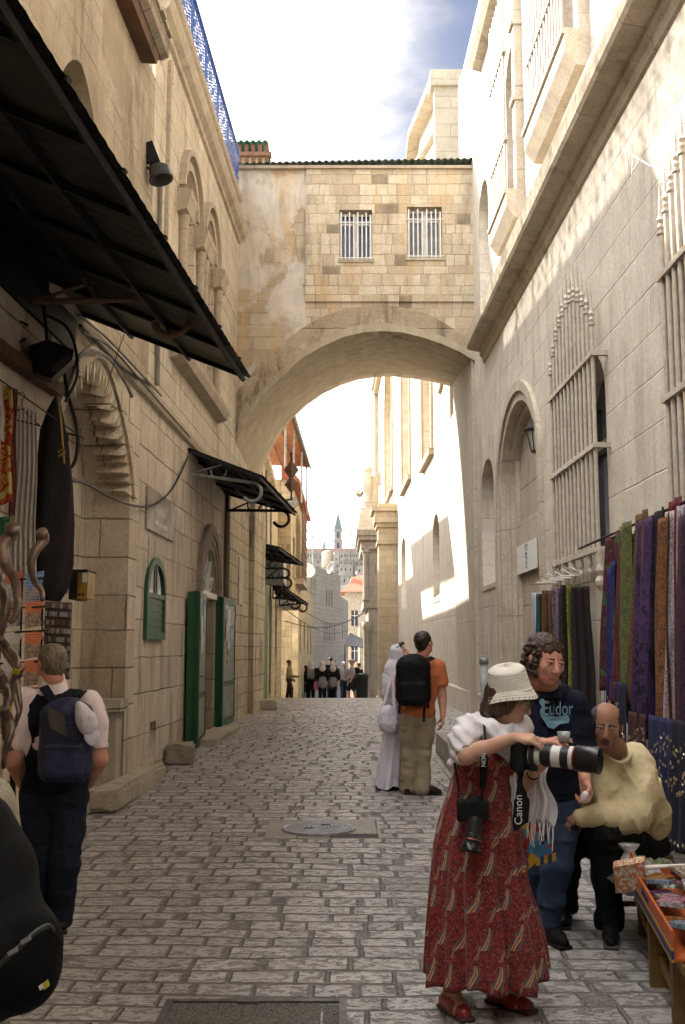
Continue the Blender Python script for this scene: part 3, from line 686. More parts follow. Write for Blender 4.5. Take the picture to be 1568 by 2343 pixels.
 for (x0, x1, z0, z1) in wins:
  w = MB()
  t = .05
  w.box((x0, YF + .16, z0), (x0 + t, YF + .22, z1)); w.box((x1 - t, YF + .16, z0), (x1, YF + .22, z1)); w.box((x0 + t, YF + .16, z1 - t), (x1 - t, YF + .22, z1)); w.box((x0 + t, YF + .16, z0), (x1 - t, YF + .22, z0 + t))
  cx = (x0 + x1) / 2; w.box((cx - .05, YF + .15, z0 + t), (cx + .05, YF + .21, z1 - t)); w.box((x0 + t, YF + .17, z1 - .24), (cx - .05, YF + .215, z1 - .20)); w.box((cx + .05, YF + .17, z1 - .24), (x1 - t, YF + .215, z1 - .20))
  wn_ = w.build('window', MT['white'], B)
  g = MB(); g.box((x0, YF + .19, z0), (x1, YF + .20, z1)); g.build('pane', MT['bglass'] if x0 < .5 else M_plain('pale_pane', (.20, .21, .24), .2, spec=.7), wn_)
  b = MB()
  for k in range(8):
   if k in (3,): pass
   x = x0 + .035 + (x1 - x0 - .07) * k / 7
   b.tube([(x, YF - .06, z0 + .0), (x, YF - .06, z1 - .06 - (.05 if k % 2 else 0))], .014, 6)
  b.tube([(x0 - .02, YF - .06, z1 - .27), (x1 + .02, YF - .06, z1 - .27)], .014, 6); b.tube([(x0 - .02, YF - .06, z0 + .03), (x1 + .02, YF - .06, z0 + .03)], .014, 6)
  b.build('window_bars', MT['white'], wn_)
  s_ = MB(); s_.box((x0 - .03, YF - .07, z0 - .05), (x1 + .03, YF + .2, z0)); s_.build('sill', MT['trim'], wn_)
bridge()
# ---------------- RIGHT: convent building
def spear(m, F, Y, z0, z1, n, r=.022):
 m.lathe(F.w(Y, z0, n), [(r, 0), (r, z1 - z0 - .42)], 10)
 b = z1 - z0 - .42
 m.lathe(F.w(Y, z0, n), [(r, b), (r * 1.7, b + .01), (r * 1.7, b + .03), (r * .9, b + .04), (r * 1.4, b + .07), (r * .9, b + .10), (r * 1.5, b + .13), (r * .8, b + .17), (r * .7, b + .22), (.003, b + .42)], 10)
def right_building():
 F = RW; A = empty('convent_building', F.w(14, 0)); tag(A, 'tall pale ashlar convent with long cornice and spear topped window grilles', 'building')
 win1 = arch(10.62, 12.9, 2.72, 4.35, .65); win2 = arch(6.3, 8.35, 2.62, 4.35, .65)
 doorh = arch(14.0, 17.25, -.3, 4.15, 1.30, 20)
 smn = arch(17.98, 19.42, 2.78, 4.55, .5)
 lower = [(-9, -.5), (14.0, -.5)] + doorh[2:][::-1] + [(17.25, -.5), (43.1, -1.5), (43.1, 7.0), (-9, 7.0)]
 low_holes = [win1, win2, smn, arch(26.9, 28.6, 2.95, 4.6, .6), arch(38.6, 40.9, 3.1, 5.2, .6)]
 wall_plate('lower_wall', F, lower, low_holes, .5, MT['ashlarR'], A)
 upn = arch(18.0, 19.15, 7.62, 9.7, .55)
 uw1 = arch(14.75, 16.0, 8.35, 10.6, .5); uw2 = arch(11.2, 12.7, 8.45, 11.2, .5)
 wall_plate('upper_wall', F, [(-9, 7.0), (21.7, 7.0), (21.7, 13.95), (-9, 13.95)], [upn, uw1, uw2], .5, MT['ashlarR'], A)
 m = MB(); m.wbox(F, 17.8, 19.6, 7.3, 10.6, -.62, -.46)
 m.wbox(F, 17.8, 19.6, 2.5, 5.2, -.62, -.40); m.build('niche_infill', MT['trimR'], A)
 m = MB(); m.sweep(F, [(-.40, 2.78), (.02, 2.70), (.02, 2.78), (-.40, 3.02)], 17.98, 19.42); m.build('niche_sill', MT['trimR'], A)
 m = MB(); m.wbox(F, 26, 29.4, 2.4, 6, -.62, -.40); m.wbox(F, 38, 42, 2.6, 6.5, -.62, -.40); m.build('slit_infill', MT['gate'], A)
 m = MB(); m.sweep(F, [(-.40, 2.96), (.02, 2.86), (.02, 2.96), (-.40, 3.3)], 26.9, 28.6); m.build('slit_sill', MT['trimR'], A)
 m = MB(); m.box((4.2, -9, -.5), (9, 21.6, 13.9)); m.box((3.36, -9, 13.5), (4.2, 21.6, 13.93)); m.build('rear_block', MT['ashlarR'], A)
 m = MB(); m.wbox(F, 21.3, 21.72, 11.0, 13.98, -3, .02); m.build('end_pier', MT['trimR'], A)
 prof = [(0, 6.84), (.03, 6.86), (.05, 6.95), (.09, 6.98), (.10, 7.06), (.30, 7.10), (.33, 7.14), (.34, 7.36), (.30, 7.40), (0, 7.62)]
 m = MB(); m.sweep(F, prof, -9, 18.75); m.build('cornice', MT['cornR'], A)
 m = MB(); m.sweep(F, [(0, -.5), (.05, -.5), (.05, .80), (.0, .84)], 17.3, 43); m.build('plinth', MT['ashlarR'], A)
 for (a, b, zs, top) in ((14.72, 16.05, 8.30, 12.1), (10.9, 13.05, 8.42, 12.6)):
  w = MB(); w.sweep(F, [(0, zs - .42), (.16, zs - .40), (.28, zs - .24), (.28, zs - .04), (.31, zs - .03), (.31, zs + .03), (0, zs + .03)], a - .12, b + .12)
  sl_ = w.build('projecting_sill', MT['trimR'], A)
  j = MB()
  for k, z in enumerate((zs + .03, )):
   j.wbox(F, a - .12, a + .10, z, top, 0, .12); j.wbox(F, a - .14, a + .12, zs + 1.4, zs + 1.48, 0, .16); j.wbox(F, a - .14, a + .12, zs + 2.6, zs + 2.68, 0, .16)
  j.build('jamb', MT['trimR'], A)
  g = MB()
  k = 0; y = a + .22
  while y < b + .1: g.tube([F.w(y, zs, .22), F.w(y, top - .4, .22)], .018, 8); y += .15
  for z in (zs + .9, zs + 2.3): g.wbox(F, a + .1, b + .12, z, z + .05, .19, .25)
  g.build('window_grille', MT['cream'], A)
  d = MB(); d.wbox(F, a - .2, b + .2, zs - .3, zs + 3.6, -.62, -.46); d.build('shutter', MT['wood'], A)
 m = MB(); m.sweep(F, [(0, 12.45), (.16, 12.5), (.24, 12.62), (.24, 12.9), (0, 12.95)], 15.4, 18.6); m.build('roof_moulding', MT['cornR'], A)
 doorj = [(14.0, -.3), (17.25, -.3)]
 D = MB(); D.wbox(F, 13.6, 17.6, -.4, 5.7, -.62, -.25); dp = D.build('door', M_stone('door_stone', (.46, .39, .31), (.42, .35, .27), .62, 2, 4, .008, None, 81., (.2, .15, .11), .5, grime=.3), A)
 me = []
 d = MB()
 for (z0, z1) in ((3.62, 3.66), (3.05, 3.62), (1.28, 1.62), (.12, .3)): d.wbox(F, 14.05, 17.2, z0, z1, -.25, -.20)
 d.wbox(F, 16.85, 17.2, .1, 5.0, -.25, -.19); d.wbox(F, 14.05, 14.22, .1, 4.4, -.25, -.21)
 d.build('door_panelling', MT['trimR'], dp)
 m = MB()
 for (ro, ri, n1) in ((.20, .05, .06), (.05, -.09, .02)):
  oo = arch(14.0 - ro, 17.25 + ro, 2.3, 4.15, 1.30 + ro, 20)[2:]; ii = arch(14.0 - ri, 17.25 + ri, 2.3, 4.15, 1.30 + ri, 20)[2:]
  oo = [(17.25 + ro, .2)] + oo + [(14.0 - ro, .2)]; ii = [(17.25 + ri, .2)] + ii + [(14.0 - ri, .2)]
  for (p, q, c, e) in zip(oo, oo[1:], ii, ii[1:]):
   m.hexa([F.w(*p, -.1), F.w(*q, -.1), F.w(*e, -.1), F.w(*c, -.1), F.w(*p, n1), F.w(*q, n1), F.w(*e, n1), F.w(*c, n1)])
 for (n1, ri) in ((-.07, -.12), (-.13, -.22)):
  oo = arch(14.0, 17.25, 2.3, 4.15, 1.30, 20)[2:]; ii = arch(14.0 - ri, 17.25 + ri, 2.3, 4.15, 1.30 + ri, 20)[2:]
  oo = [(17.25, .2)] + oo + [(14.0, .2)]; ii = [(17.25 + ri, .2)] + ii + [(14.0 - ri, .2)]
  for (p, q, c, e) in zip(oo, oo[1:], ii, ii[1:]):
   m.hexa([F.w(*p, n1 - .15), F.w(*q, n1 - .15), F.w(*e, n1 - .15), F.w(*c, n1 - .15), F.w(*p, n1), F.w(*q, n1), F.w(*e, n1), F.w(*c, n1)])
 o = m.build('door_arch', MT['trimR'], A); fix_normals(o.data)
 for a, b in ((10.62, 12.9), (6.3, 8.35)):
  w = MB(); w.wbox(F, a - .3, b + .3, 2.4, 5.3, -.62, -.46); w.build('window_glass', MT['glass'], A); w = MB()
  for y in (a + .0, (a + b) / 2 - .05, b - .1): w.wbox(F, y, y + .1, 2.72, 4.9, -.46, -.38)
  w.wbox(F, a, b, 4.0, 4.1, -.46, -.37); w.wbox(F, a, b, 2.72, 2.82, -.46, -.37)
  w.build('window_frame', M_plain('grey_brown_frame', (.17, .15, .13), .6), A)
 N = .14
 def grille(Y0, Y1, zb, rails, top, nb, name='window_grille'):
  g = MB()
  for k in range(nb):
   t = k / (nb - 1); y = Y0 + .04 + (Y1 - Y0 - .08) * t
   zt = top - .55 * (2 * t - 1) ** 2 - .0
   spear(g, F, y, zb, zt, N)
   if k % 2 == 0:
    g.lathe(F.w(y, zb - .30, N), [(.004, 0), (.022, .06), (.03, .10), (.018, .14), (.03, .18), (.022, .26), (.022, .30)], 10)
  for z in rails:
   g.wbox(F, Y0 - .03, Y1 + .03, z - .025, z + .025, N - .035, N + .035)
   g.wbox(F, Y0 - .03, Y0 + .02, z - .025, z + .025, 0, N - .035); g.wbox(F, Y1 - .02, Y1 + .03, z - .025, z + .025, 0, N - .035)
  for y in (Y0, Y1): g.lathe(F.w(y, zb - .42, N), [(.01, 0), (.05, .05), (.055, .1), (.03, .15), (.05, .2), (.03, .27), (.035, .42)], 12)
  return g.build(name, MT['cream'], A)
 ya = F.px(1358, 808, N)[0]; yb = F.px(1260, 915, N)[0]
 grille(ya, yb, 2.66, (4.68, 3.72, 2.66), 5.95, 12)
 yb2 = F.px(1512, 620, N)[0]
 grille(5.9, yb2, 2.58, (4.68, 3.66, 2.58), 6.0, 17)
 m = MB(); c = F.w(8.6, 5.9, .16)
 m.tube([F.w(8.75, 5.82, .2), F.w(8.35, 5.75, .25)], .008, 6); m.tube([F.w(8.95, 6.15, .2), F.w(8.7, 6.0, .3), F.w(8.3, 5.6, .1)], .006, 6); m.tube([F.w(9.0, 6.1, .12), F.w(8.8, 5.8, .2), F.w(8.6, 5.95, .3)], .005, 6)
 o = m.build('wire_aerial', MT['white']); tag(o, 'white wires tied to the tips of the nearest window grille', 'wire')
 m = MB();     Ya = F.px(1229, 1270, -.18)[0]; Yb = F.px(1183, 1270, -.18)[0]; z0 = F.px(1206, 1307, -.18)[1]; z1 = F.px(1206, 1240, -.18)[1]
 m.wbox(F, Ya, Yb, z0, z1, -.188, -.175); sn = m.build('notice', MT['paper']); tag(sn, 'white printed notice with small picture on the arched stone door', 'notice')
 H = z1 - z0; yc = (Ya + Yb) / 2
 dk = M_plain('ink', (.03, .03, .05), .8)
 def rtext(t, z, size): wall_text(t, F, yc, z, -.1745, size, dk, sn, None, -1, .001)
 rtext('HOLY PLACE', z1 - H * .13, H * .10)
 rtext('Silence and prayer', z1 - H * .20, H * .06); rtext('Please respect this church', z1 - H * .27, H * .05)
 rtext('\u2022 Dress modestly \u2022', z1 - H * .72, H * .06); rtext('\u2022 Keep quiet \u2022', z1 - H * .80, H * .06); rtext('\u2022 No smoking \u2022', z1 - H * .88, H * .06)
 m = MB(); m.wbox(F, yc - H * .14, yc + H * .14, z1 - H * .62, z1 - H * .34, -.175, -.171); pc = m.build('picture', dk, sn)
 m = MB(); m.wbox(F, yc - H * .12, yc - H * .0, z1 - H * .5, z1 - H * .42, -.171, -.168); m.wbox(F, yc - H * .1, yc + H * .12, z1 - H * .60, z1 - H * .54, -.171, -.168); m.build('picture_light', MT['paper'], pc)
 c = P(1224, 985, 14.15); L = empty('wall_lantern', c); tag(L, 'black framed wall lantern inside the arched doorway', 'lantern')
 m = MB(); m.lathe(c - Vector((0, 0, .28)), [(.05, 0), (.06, .02), (.11, .28)], 6); m.build('glass', M_plain('lantern_glass', (.45, .42, .36), .2), L)
 m = MB(); m.lathe(c, [(.15, 0), (.15, .02), (.06, .14), (.02, .16), (.01, .2)], 6); m.lathe(c - Vector((0, 0, .32)), [(.02, 0), (.06, .02), (.06, .04)], 6)
 for k in range(6):
  a = k * math.pi / 3; m.tube([c + Vector((.055 * math.cos(a), .055 * math.sin(a), -.28)), c + Vector((.12 * math.cos(a), .12 * math.sin(a), 0))], .008, 4)
 m.tube([c + Vector((0, 0, .18)), c + Vector((.25, 0, .25)), c + Vector((.62, 0, .1))], .012, 6)
 m.build('frame', MT['black'], L)
right_building()
# ---------------- buildings beyond the bridge
class Frame2:
 """free wall plane: origin p0 (x,y), along dir (unit), n to the left-hand normal side"""
 def __init__(f, x0, y0, x1, y1, side=1):
  f.p = Vector((x0, y0, 0)); d = Vector((x1 - x0, y1 - y0, 0)); f.L = d.length; f.d = d / f.L; f.nn = Vector((f.d.y, -f.d.x, 0)) * side
 def w(f, a, z, n=0.0): q = f.p + f.d * a + f.nn * n; return Vector((q.x, q.y, z))
def rect(a, b, c, d): return [(a, c), (b, c), (b, d), (a, d)]
def windows_on(F, rects, parent, glass, frame=None, sill=True, nback=-.22):
 for (a, b, z0, z1) in rects:
  m = MB(); m.wbox(F, a, b, z0, z1, nback, nback + .03); w = m.build('window', glass, parent)
  if sill:
   s_ = MB(); s_.wbox(F, a - .06, b + .06, z0 - .07, z0, -.05, .06); s_.build('sill', frame or MT['trim'], w)
   f = MB(); c = (a + b) / 2; f.wbox(F, c - .03, c + .03, z0, z1, nback + .031, nback + .06); f.wbox(F, a, b, z1 - (z1 - z0) * .35, z1 - (z1 - z0) * .35 + .05, nback + .031, nback + .055); f.build('frame', MT['white'], w)
def far_left():
 F = Frame(-1.41, -.0224, 1)
 A = empty('shop_house', F.w(28, 0)); tag(A, 'old yellow stone shop house with grey shutter just beyond the bridge', 'house')
 holes = [rect(24.6, 25.5, .3, 2.6), rect(27.2, 28.9, .2, 3.0), rect(30.0, 31.6, .2, 2.9), rect(34, 35.4, .0, 2.6), rect(25.2, 26.0, 4.4, 5.5)]
 wall_plate('wall', F, rect(24.0, 40.0, -1.5, 6.5), holes, .4, MT['farL'], A)
 m = MB(); m.box((-7, 24.05, -1.5), (-2.72, 40, 6.45)); m.build('rear_block', MT['farL'], A)
 m = MB(); m.sweep(F, [(0, 6.3), (.12, 6.38), (.14, 6.52), (-.4, 6.56)], 24.0, 40.0); m.build('parapet', MT['farL'], A)
 sh = MB(); sh.wbox(F, 27.2, 28.9, .2, 3.0, -.25, -.2)
 for k in range(24): sh.wbox(F, 27.2, 28.9, .25 + k * .115, .31 + k * .115, -.2, -.165)
 sh.build('roller_shutter', M_plain('grey_shutter', (.22, .21, .19), .5, .3, scale=4), A)
 d = MB(); d.wbox(F, 24.6, 25.5, .3, 2.6, -.3, -.24); d.build('door', MT['greeno'], A)
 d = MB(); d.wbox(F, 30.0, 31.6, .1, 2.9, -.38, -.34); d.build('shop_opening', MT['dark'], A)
 d = MB(); d.wbox(F, 34, 35.4, 0, 2.6, -.3, -.25); d.build('door', MT['wood'], A)
 windows_on(F, [(25.2, 26.0, 4.4, 5.5)], A, MT['glass'])
 m = MB(); m.obox(F.w(24.35, 1.75, .16), (.03, -.02, 0), (.02, .33, 0), (0, 0, 1.35)); o = m.build('open_leaf', MT['greeno'], A)
 m = MB(); m.tube([F.w(24.2, 6.4, .06), F.w(24.25, 2.9, .08)], .03, 6); m.tube([F.w(26.7, 6.2, .05), F.w(26.6, .4, .06)], .035, 6); m.tube([F.w(29.4, 6.2, .05), F.w(29.4, .4, .06)], .03, 6); m.build('drainpipe', MT['cableg'], A)
 for q_ in ((26.9, 29.2, 3.35, 3.95, .05, .5), (33.6, 35.6, 3.0, 3.3, .02, .6)): m = MB(); m.wbox(F, *q_); m.build('signboard', MT['tin'], A)
 B = empty('balcony_house', (-1.8, 42, 3)); tag(B, 'yellow stone house with red lattice balcony under a rusty rooftop edge', 'house')
 G = Frame(-1.9, .004, 1)
 bw = [rect(37.0, 38.2, 4.2, 5.6), rect(43.6, 44.8, 4.2, 5.6)]
 wall_plate('wall', G, rect(35.5, 47.0, 3.3, 7.4), bw, .35, MT['farL'], B)
 m = MB(); m.wbox(G, 35.5, 47.0, 3.3, 7.38, -4.0, -.36); m.box((-7, 40, -2.5), (-2.75, 47, 3.3)); m.build('rear_block', MT['farL'], B)
 windows_on(G, [(37.0, 38.2, 4.2, 5.6), (43.6, 44.8, 4.2, 5.6)], B, MT['glass'])
 m = MB()
 for k in range(18): m.wbox(G, 39 + k * .24, 39.12 + k * .24, 4.2, 6.9, .22, .25)
 for k in range(8): m.wbox(G, 39, 43.2, 4.25 + k * .36, 4.31 + k * .36, .25, .27)
 m.build('lattice_balcony', M_plain('red_brown_lattice', (.20, .11, .08), .7), B)
 m = MB(); m.wbox(G, 38.9, 43.3, 4.0, 4.2, .0, .3); m.build('balcony_floor', MT['trim'], B)
 m = MB(); m.sweep(G, [(-.3, 7.4), (.25, 7.30), (.3, 7.36), (-.3, 8.0)], 35.4, 47.1); m.build('roof', MT['tile'], B)
 Cn = empty('roof_canopy', (-2.3, 33, 6.5)); tag(Cn, 'orange sheet roof canopy on thin blue posts above the shop house', 'canopy')
 m = MB(); z = 8.32
 def cr(u, v): return Vector((-3.3 + 1.85 * u + .25 * v * u, 27.5 + 11.1 * v, z + .12 * (1 - u) + .018 * math.sin(v * 260)))
 m.grid(5, 180, cr)
 def cr2(u, v): return cr(u, v) + Vector((0, 0, .03))
 m.grid(5, 180, cr2, flip=True); m.build('roof_sheet', MT['orange'], Cn)
 m = MB(); m.tube([(-1.43, 27.5, z - .02), (-1.2, 38.6, z - .02)], .04, 6); m.build('fascia', M_plain('blue_grey_metal', (.14, .20, .24), .5), Cn)
 for (x, y) in ((-1.5, 28), (-1.43, 31.5), (-1.33, 35), (-1.27, 38.4), (-2.9, 38.4), (-2.2, 38.4), (-2.9, 28)):
  m = MB(); m.tube([(x - .05, y, 6.5), (x - .05, y, z)], .03, 6); m.build('post', MT['tin'], Cn)
 m = MB()
 for k in range(5): m.tube([(-3.1 + k * .4, 27.6, z - .05), (-3.1 + k * .44, 38.5, z - .05)], .025, 4)
 m.build('rafter', MT['wood'], Cn)
 s0 = P(541, 325, 25); s1 = P(614, 368, 25)
 S = empty('roof_shed', (s0.x, 25, s1.z - .6)); tag(S, 'small rusty rooftop shed with wavy green roof above the bridge', 'shed')
 m = MB(); m.box((s0.x - .5, 25, s1.z - 1), (s1.x - .05, 26.6, s0.z - .38)); m.build('block_wall', MT['farL'], S)
 m = MB();
 for k in range(7): m.box((s0.x - .3 + k * .17, 24.96, s1.z - .8), (s0.x - .2 + k * .17, 25.02, s0.z - .08))
 m.box((s0.x - .5, 24.9, s0.z - .40), (s1.x + .08, 25.1, s0.z - .30)); m.build('timber', M_plain('orange_timber', (.17, .085, .05), .7), S)
 m = MB(); m.grid(120, 2, lambda u, v: Vector((s0.x - .5 + (s1.x - s0.x + .5) * u, 24.85 + 1.9 * v, s0.z - .04 + .025 * math.sin(u * 55)))); m.build('roof', M_plain('green_tin', (.03, .16, .11), .6), S)
 m = MB(); m.tube([(s1.x - .25, 25.1, s0.z - .1), (s1.x - .25, 25.1, s0.z + .18)], .012, 5); m.build('pole', MT['tin'], S)
 H = Frame2(-2.1, 50, -1.75, 62, 1)
 D = empty('corner_shop_house', (-2.0, 55, -1)); tag(D, 'cream plastered house with small awning at the end of the shops row', 'house')
 wr = [(1, 2, 1.6, 3.0), (4, 5, 1.6, 3.0), (7, 8, 1.4, 2.8), (9.5, 10.5, 1.4, 2.8)]
 wall_plate('wall', H, rect(0, H.L, -4, 4.6), [rect(*w) for w in wr], .3, M_plain('cream_plaster', (.52, .42, .26), .9, objspace=False, scale=1.5), D)
 windows_on(H, wr, D, MT['glass'])
 m = MB(); m.wbox(H, 0, H.L, -4, 4.55, -5, -.31); m.build('rear_block', MT['farL'], D)
 m = MB(); m.wbox(H, 3, 4.4, -3.2, -.6, .0, .04); m.build('door', MT['greeno'], D)
 K = Frame2(-2.3, 62.2, -.15, 75, 1)
 E = empty('block_building', (-1.2, 66, -2)); tag(E, 'grey white block building with narrow paired windows down the street', 'building')
 wr = [(2.2 + .62 * k, 2.5 + .62 * k, 5.0, 5.9) for k in range(3)] + [(7.3 + 1.0 * k, 7.75 + 1.0 * k, 4.5, 5.5) for k in range(3)] + [(6.5 + .95 * k, 6.9 + .95 * k, 2.2, 3.3) for k in range(5)] + [(8.5 + 1.1 * k, 9.0 + 1.1 * k, -.6, .8) for k in range(3)]
 wall_plate('wall', K, rect(0, K.L, -6, 6.75), [rect(*w) for w in wr], .3, MT['farG'], E)
 windows_on(K, wr, E, MT['glass'])
 m = MB(); m.wbox(K, 0, K.L, -6, 6.7, -6, -.31); m.build('rear_block', MT['farG'], E)
 K2 = Frame2(-.15, 75, .45, 84, 1);
 E2 = empty('stepped_block_house', (0, 79, -3)); tag(E2, 'lower grey white house standing behind the block building', 'house')
 wr2 = [(1.5, 2.2, -.3, 1.2), (4, 4.7, -.3, 1.2), (2, 2.6, 2.4, 3.4), (5, 5.6, 2.4, 3.4)]
 wall_plate('wall', K2, rect(0, K2.L, -7, 5.3), [rect(*w) for w in wr2], .3, MT['farG'], E2); windows_on(K2, wr2, E2, MT['glass'])
 m = MB(); m.wbox(K2, 0, K2.L, -7, 5.25, -6, -.31); m.build('rear_block', MT['farG'], E2)
 def house(x0, x1, Y, z0, z1, mat, name, label, wins, roof=None, depth=8):
  H = empty(name, ((x0 + x1) / 2, Y, z0)); tag(H, label, 'house')
  F_ = Frame2(x0, Y, x1, Y, 1)
  wall_plate('wall', F_, rect(0, F_.L, z0, z1), [rect(*w) for w in wins], .3, mat, H); windows_on(F_, wins, H, MT['glass'])
  m = MB(); m.wbox(F_, 0, F_.L, z0, z1 - .02, -depth, -.31); m.build('rear_block', mat, H)
  if roof:
   m = MB(); cx = (x0 + x1) / 2; o = .4
   vs = [(x0 - o, Y - o, z1), (x1 + o, Y - o, z1), (x1 + o, Y + depth, z1), (x0 - o, Y + depth, z1), (x0 + 1.2, Y + depth / 2, z1 + roof), (x1 - 1.2, Y + depth / 2, z1 + roof)]
   m.add(vs, [(0, 1, 5, 4), (1, 2, 5), (2, 3, 4, 5), (3, 0, 4), (3, 2, 1, 0)]); m.build('roof', MT['tile'], H)
  return H
 house(.2, 3.6, 96, -8, 6.7, M_plain('pink_plaster', (.50, .42, .33), .9, objspace=False), 'red_roof_house', 'house with red tiled hip roof at the end of the street', [(.6, 1.2, 3.6, 5), (2.0, 2.6, 3.6, 5), (.6, 1.2, .4, 1.8), (2.0, 2.6, .4, 1.8)], 1.8)
 house(1.4, 5.2, 88, -8, 3.4, MT['farL'], 'stone_house', 'low rough stone house with dark openings below the red roof', [(.5, 1.0, .5, 1.6), (1.6, 2.1, .5, 1.6)])
 house(-3.5, 1.2, 118, -8, 8.6, MT['farG'], 'stone_house', 'pale flat roofed house behind the block building', [(1 + k * 1.1, 1.5 + k * 1.1, 5.6, 6.8) for k in range(3)])
 house(1.0, 9, 128, -8, 10.2, MT['farL'], 'stone_house', 'tall ochre flat roofed house behind the red roof', [(1 + k * 1.3, 1.6 + k * 1.3, 6.6, 7.9) for k in range(5)])
 c = empty('street_canopy', (1.2, 66, -1.5)); tag(c, 'grey cloth canopy over the far end of the street', 'canopy')
 m = MB(); m.add([(.1, 64, 1.75), (2.0, 64, 1.55), (2.0, 70, 1.9), (.5, 70, 2.6)], [(0, 1, 2, 3)]); m.add([(.1, 64, 1.79), (2.0, 64, 1.59), (2.0, 70, 1.94), (.5, 70, 2.64)], [(3, 2, 1, 0)]); m.build('cloth', M_plain('grey_cloth', (.17, .16, .16), .9), c)
 for x in (.15, 1.95):
  m = MB(); m.tube([(x, 64, -1.8), (x, 64, 1.7)], .03, 6); m.build('post', MT['black'], c)
far_left()
def far_right():
 F = RW
 A = empty('church', F.w(40, 0)); tag(A, 'sunlit church with tall round headed windows beyond the bridge', 'church')
 def rw(a, b, z0, zs): return arch(a, b, z0, zs, (b - a) * .5)
 tall = [rw(28.3, 31.0, 7.06, 10.2), rw(35.9, 39.6, 7.6, 12.3), rw(45.8, 51.6, 8.7, 12.6), [(26.6 + 0 * 1, 9.2)] ]
 oc = [(27.0 - 1.0 + 1.0 * math.cos(k * math.pi / 8), 9.3 + .95 * math.sin(k * math.pi / 8)) for k in range(16)]
 tall[3] = oc
 outer = [(24.2, 7.03), (59.6, 7.03), (59.6, 16.6), (38.6, 16.2), (31.4, 17.8), (24.2, 15.5)]
 wall_plate('wall', F, outer, tall, .5, MT['church'], A)
 m = MB(); m.box((2.9, 24.25, 6.5), (9, 59.5, 15.4));
 rb = m.build('rear_block', MT['church'], A)
 m = MB()
 for (a, b, z0, zt) in ((28.0, 31.3, 6.8, 12), (35.6, 40, 7.3, 14.6), (45.5, 52, 8.3, 16), (24.8, 28.3, 8, 10.5)): m.wbox(F, a, b, z0, zt, -.56, -.42)
 m.build('window_infill', M_plain('ochre_panel', (.40, .27, .12), .8, objspace=False, scale=2), A)
 for (a, b, z0, zs) in ((28.3, 31.0, 7.06, 10.2), (35.9, 39.6, 7.6, 12.3), (45.8, 51.6, 8.7, 12.6)):
  m = MB(); r = .22; oo = rw(a - r, b + r, z0, zs)[2:]; ii = rw(a, b, z0, zs)[2:]
  oo = [(b + r, z0)] + oo + [(a - r, z0)]; ii = [(b, z0)] + ii + [(a, z0)]
  for (p, q, c, e) in zip(oo, oo[1:], ii, ii[1:]):
   m.hexa([F.w(*p, 0), F.w(*q, 0), F.w(*e, 0), F.w(*c, 0), F.w(*p, .07), F.w(*q, .07), F.w(*e, .07), F.w(*c, .07)])
  m.wbox(F, (a + b) / 2 - .12, (a + b) / 2 + .12, z0, zs + .2, -.42, -.1); m.wbox(F, a - .25, b + .25, z0 - .18, z0, -.2, .14)
  o = m.build('window_surround', MT['gate'], A); fix_normals(o.data)
 m = MB()
 oo = [(26.0 + 1.25 * math.cos(k * math.pi / 12), 9.3 + 1.2 * math.sin(k * math.pi / 12)) for k in range(25)]; ii = [(26.0 + 1.0 * math.cos(k * math.pi / 12), 9.3 + .95 * math.sin(k * math.pi / 12)) for k in range(25)]
 for (p, q, c, e) in zip(oo, oo[1:], ii, ii[1:]): m.hexa([F.w(*p, 0), F.w(*q, 0), F.w(*e, 0), F.w(*c, 0), F.w(*p, .08), F.w(*q, .08), F.w(*e, .08), F.w(*c, .08)])
 o = m.build('round_window_surround', MT['gate'], A); fix_normals(o.data)
 m = MB()
 def rake(y0, z0, y1, z1, w=.35, t=.35):
  a, b = F.w(y0, z0, -.5), F.w(y1, z1, -.5); c, d = F.w(y0, z0, w), F.w(y1, z1, w); u = Vector((0, 0, t))
  m.hexa([a - u, b - u, d - u * .6, c - u * .6, a, b, d, c])
 rake(24.0, 15.6, 31.4, 17.9); rake(31.4, 17.9, 38.8, 16.2); rake(38.8, 16.75, 60, 16.75)
 rake(25.2, 14.9, 31.4, 16.9, .15, .2)
 m.wbox(F, 24.0, 24.3, 11, 15.6, -.6, .3); m.wbox(F, 23.9, 24.5, 15.2, 15.6, -.7, .4)
 o = m.build('cornice', MT['church'], A); fix_normals(o.data)
 m = MB()
 for k in range(9):
  y = 25.6 + k * .62; m.wbox(F, y, y + .34, 12.9 + k * .19, 13.5 + k * .19, 0, .30)
 m.build('corbel', MT['trimR'], A)
 m = MB(); m.wbox(F, 59.0, 59.6, 7, 16.6, 0, .2)
 for k in range(26): m.wbox(F, 40 + k * .75, 40.35 + k * .75, 16.1, 16.4, 0, .25)
 m.build('pilaster', MT['gate'], A)
 G = empty('gate_pier', (1.9, 43.6, -.5)); tag(G, 'square ochre stone gate pier with moulded cap beside the church wall', 'pillar')
 x0 = P(862, 1400, 43.1).x; x1 = F.w(43.1, 0).x + .02
 m = MB(); m.box((x0 + .1, 43.1, -1.6), (x1 + .3, 44.6, 5.9)); m.build('shaft', MT['gate'], G)
 m = MB(); m.box((x0 + .03, 43.02, 5.9), (x1 + .2, 44.7, 6.05)); m.box((x0 + .08, 43.08, 6.05), (x1 + .2, 44.6, 6.6)); m.box((x0, 43.0, 6.6), (x1 + .2, 44.7, 6.78)); m.box((x0 - .08, 42.9, 6.78), (x1 + .2, 44.8, 7.25)); m.box((x0 - .2, 42.8, 7.25), (x1 + .2, 44.9, 7.42)); m.box((x0 + .1, 43.1, 7.42), (x1 + .2, 44.6, 7.6)); m.build('capital', MT['gate'], G)
 m = MB(); m.box((x0 + .02, 43.02, -1.6), (x1 + .2, 44.7, -.35)); m.build('base', MT['gate'], G)
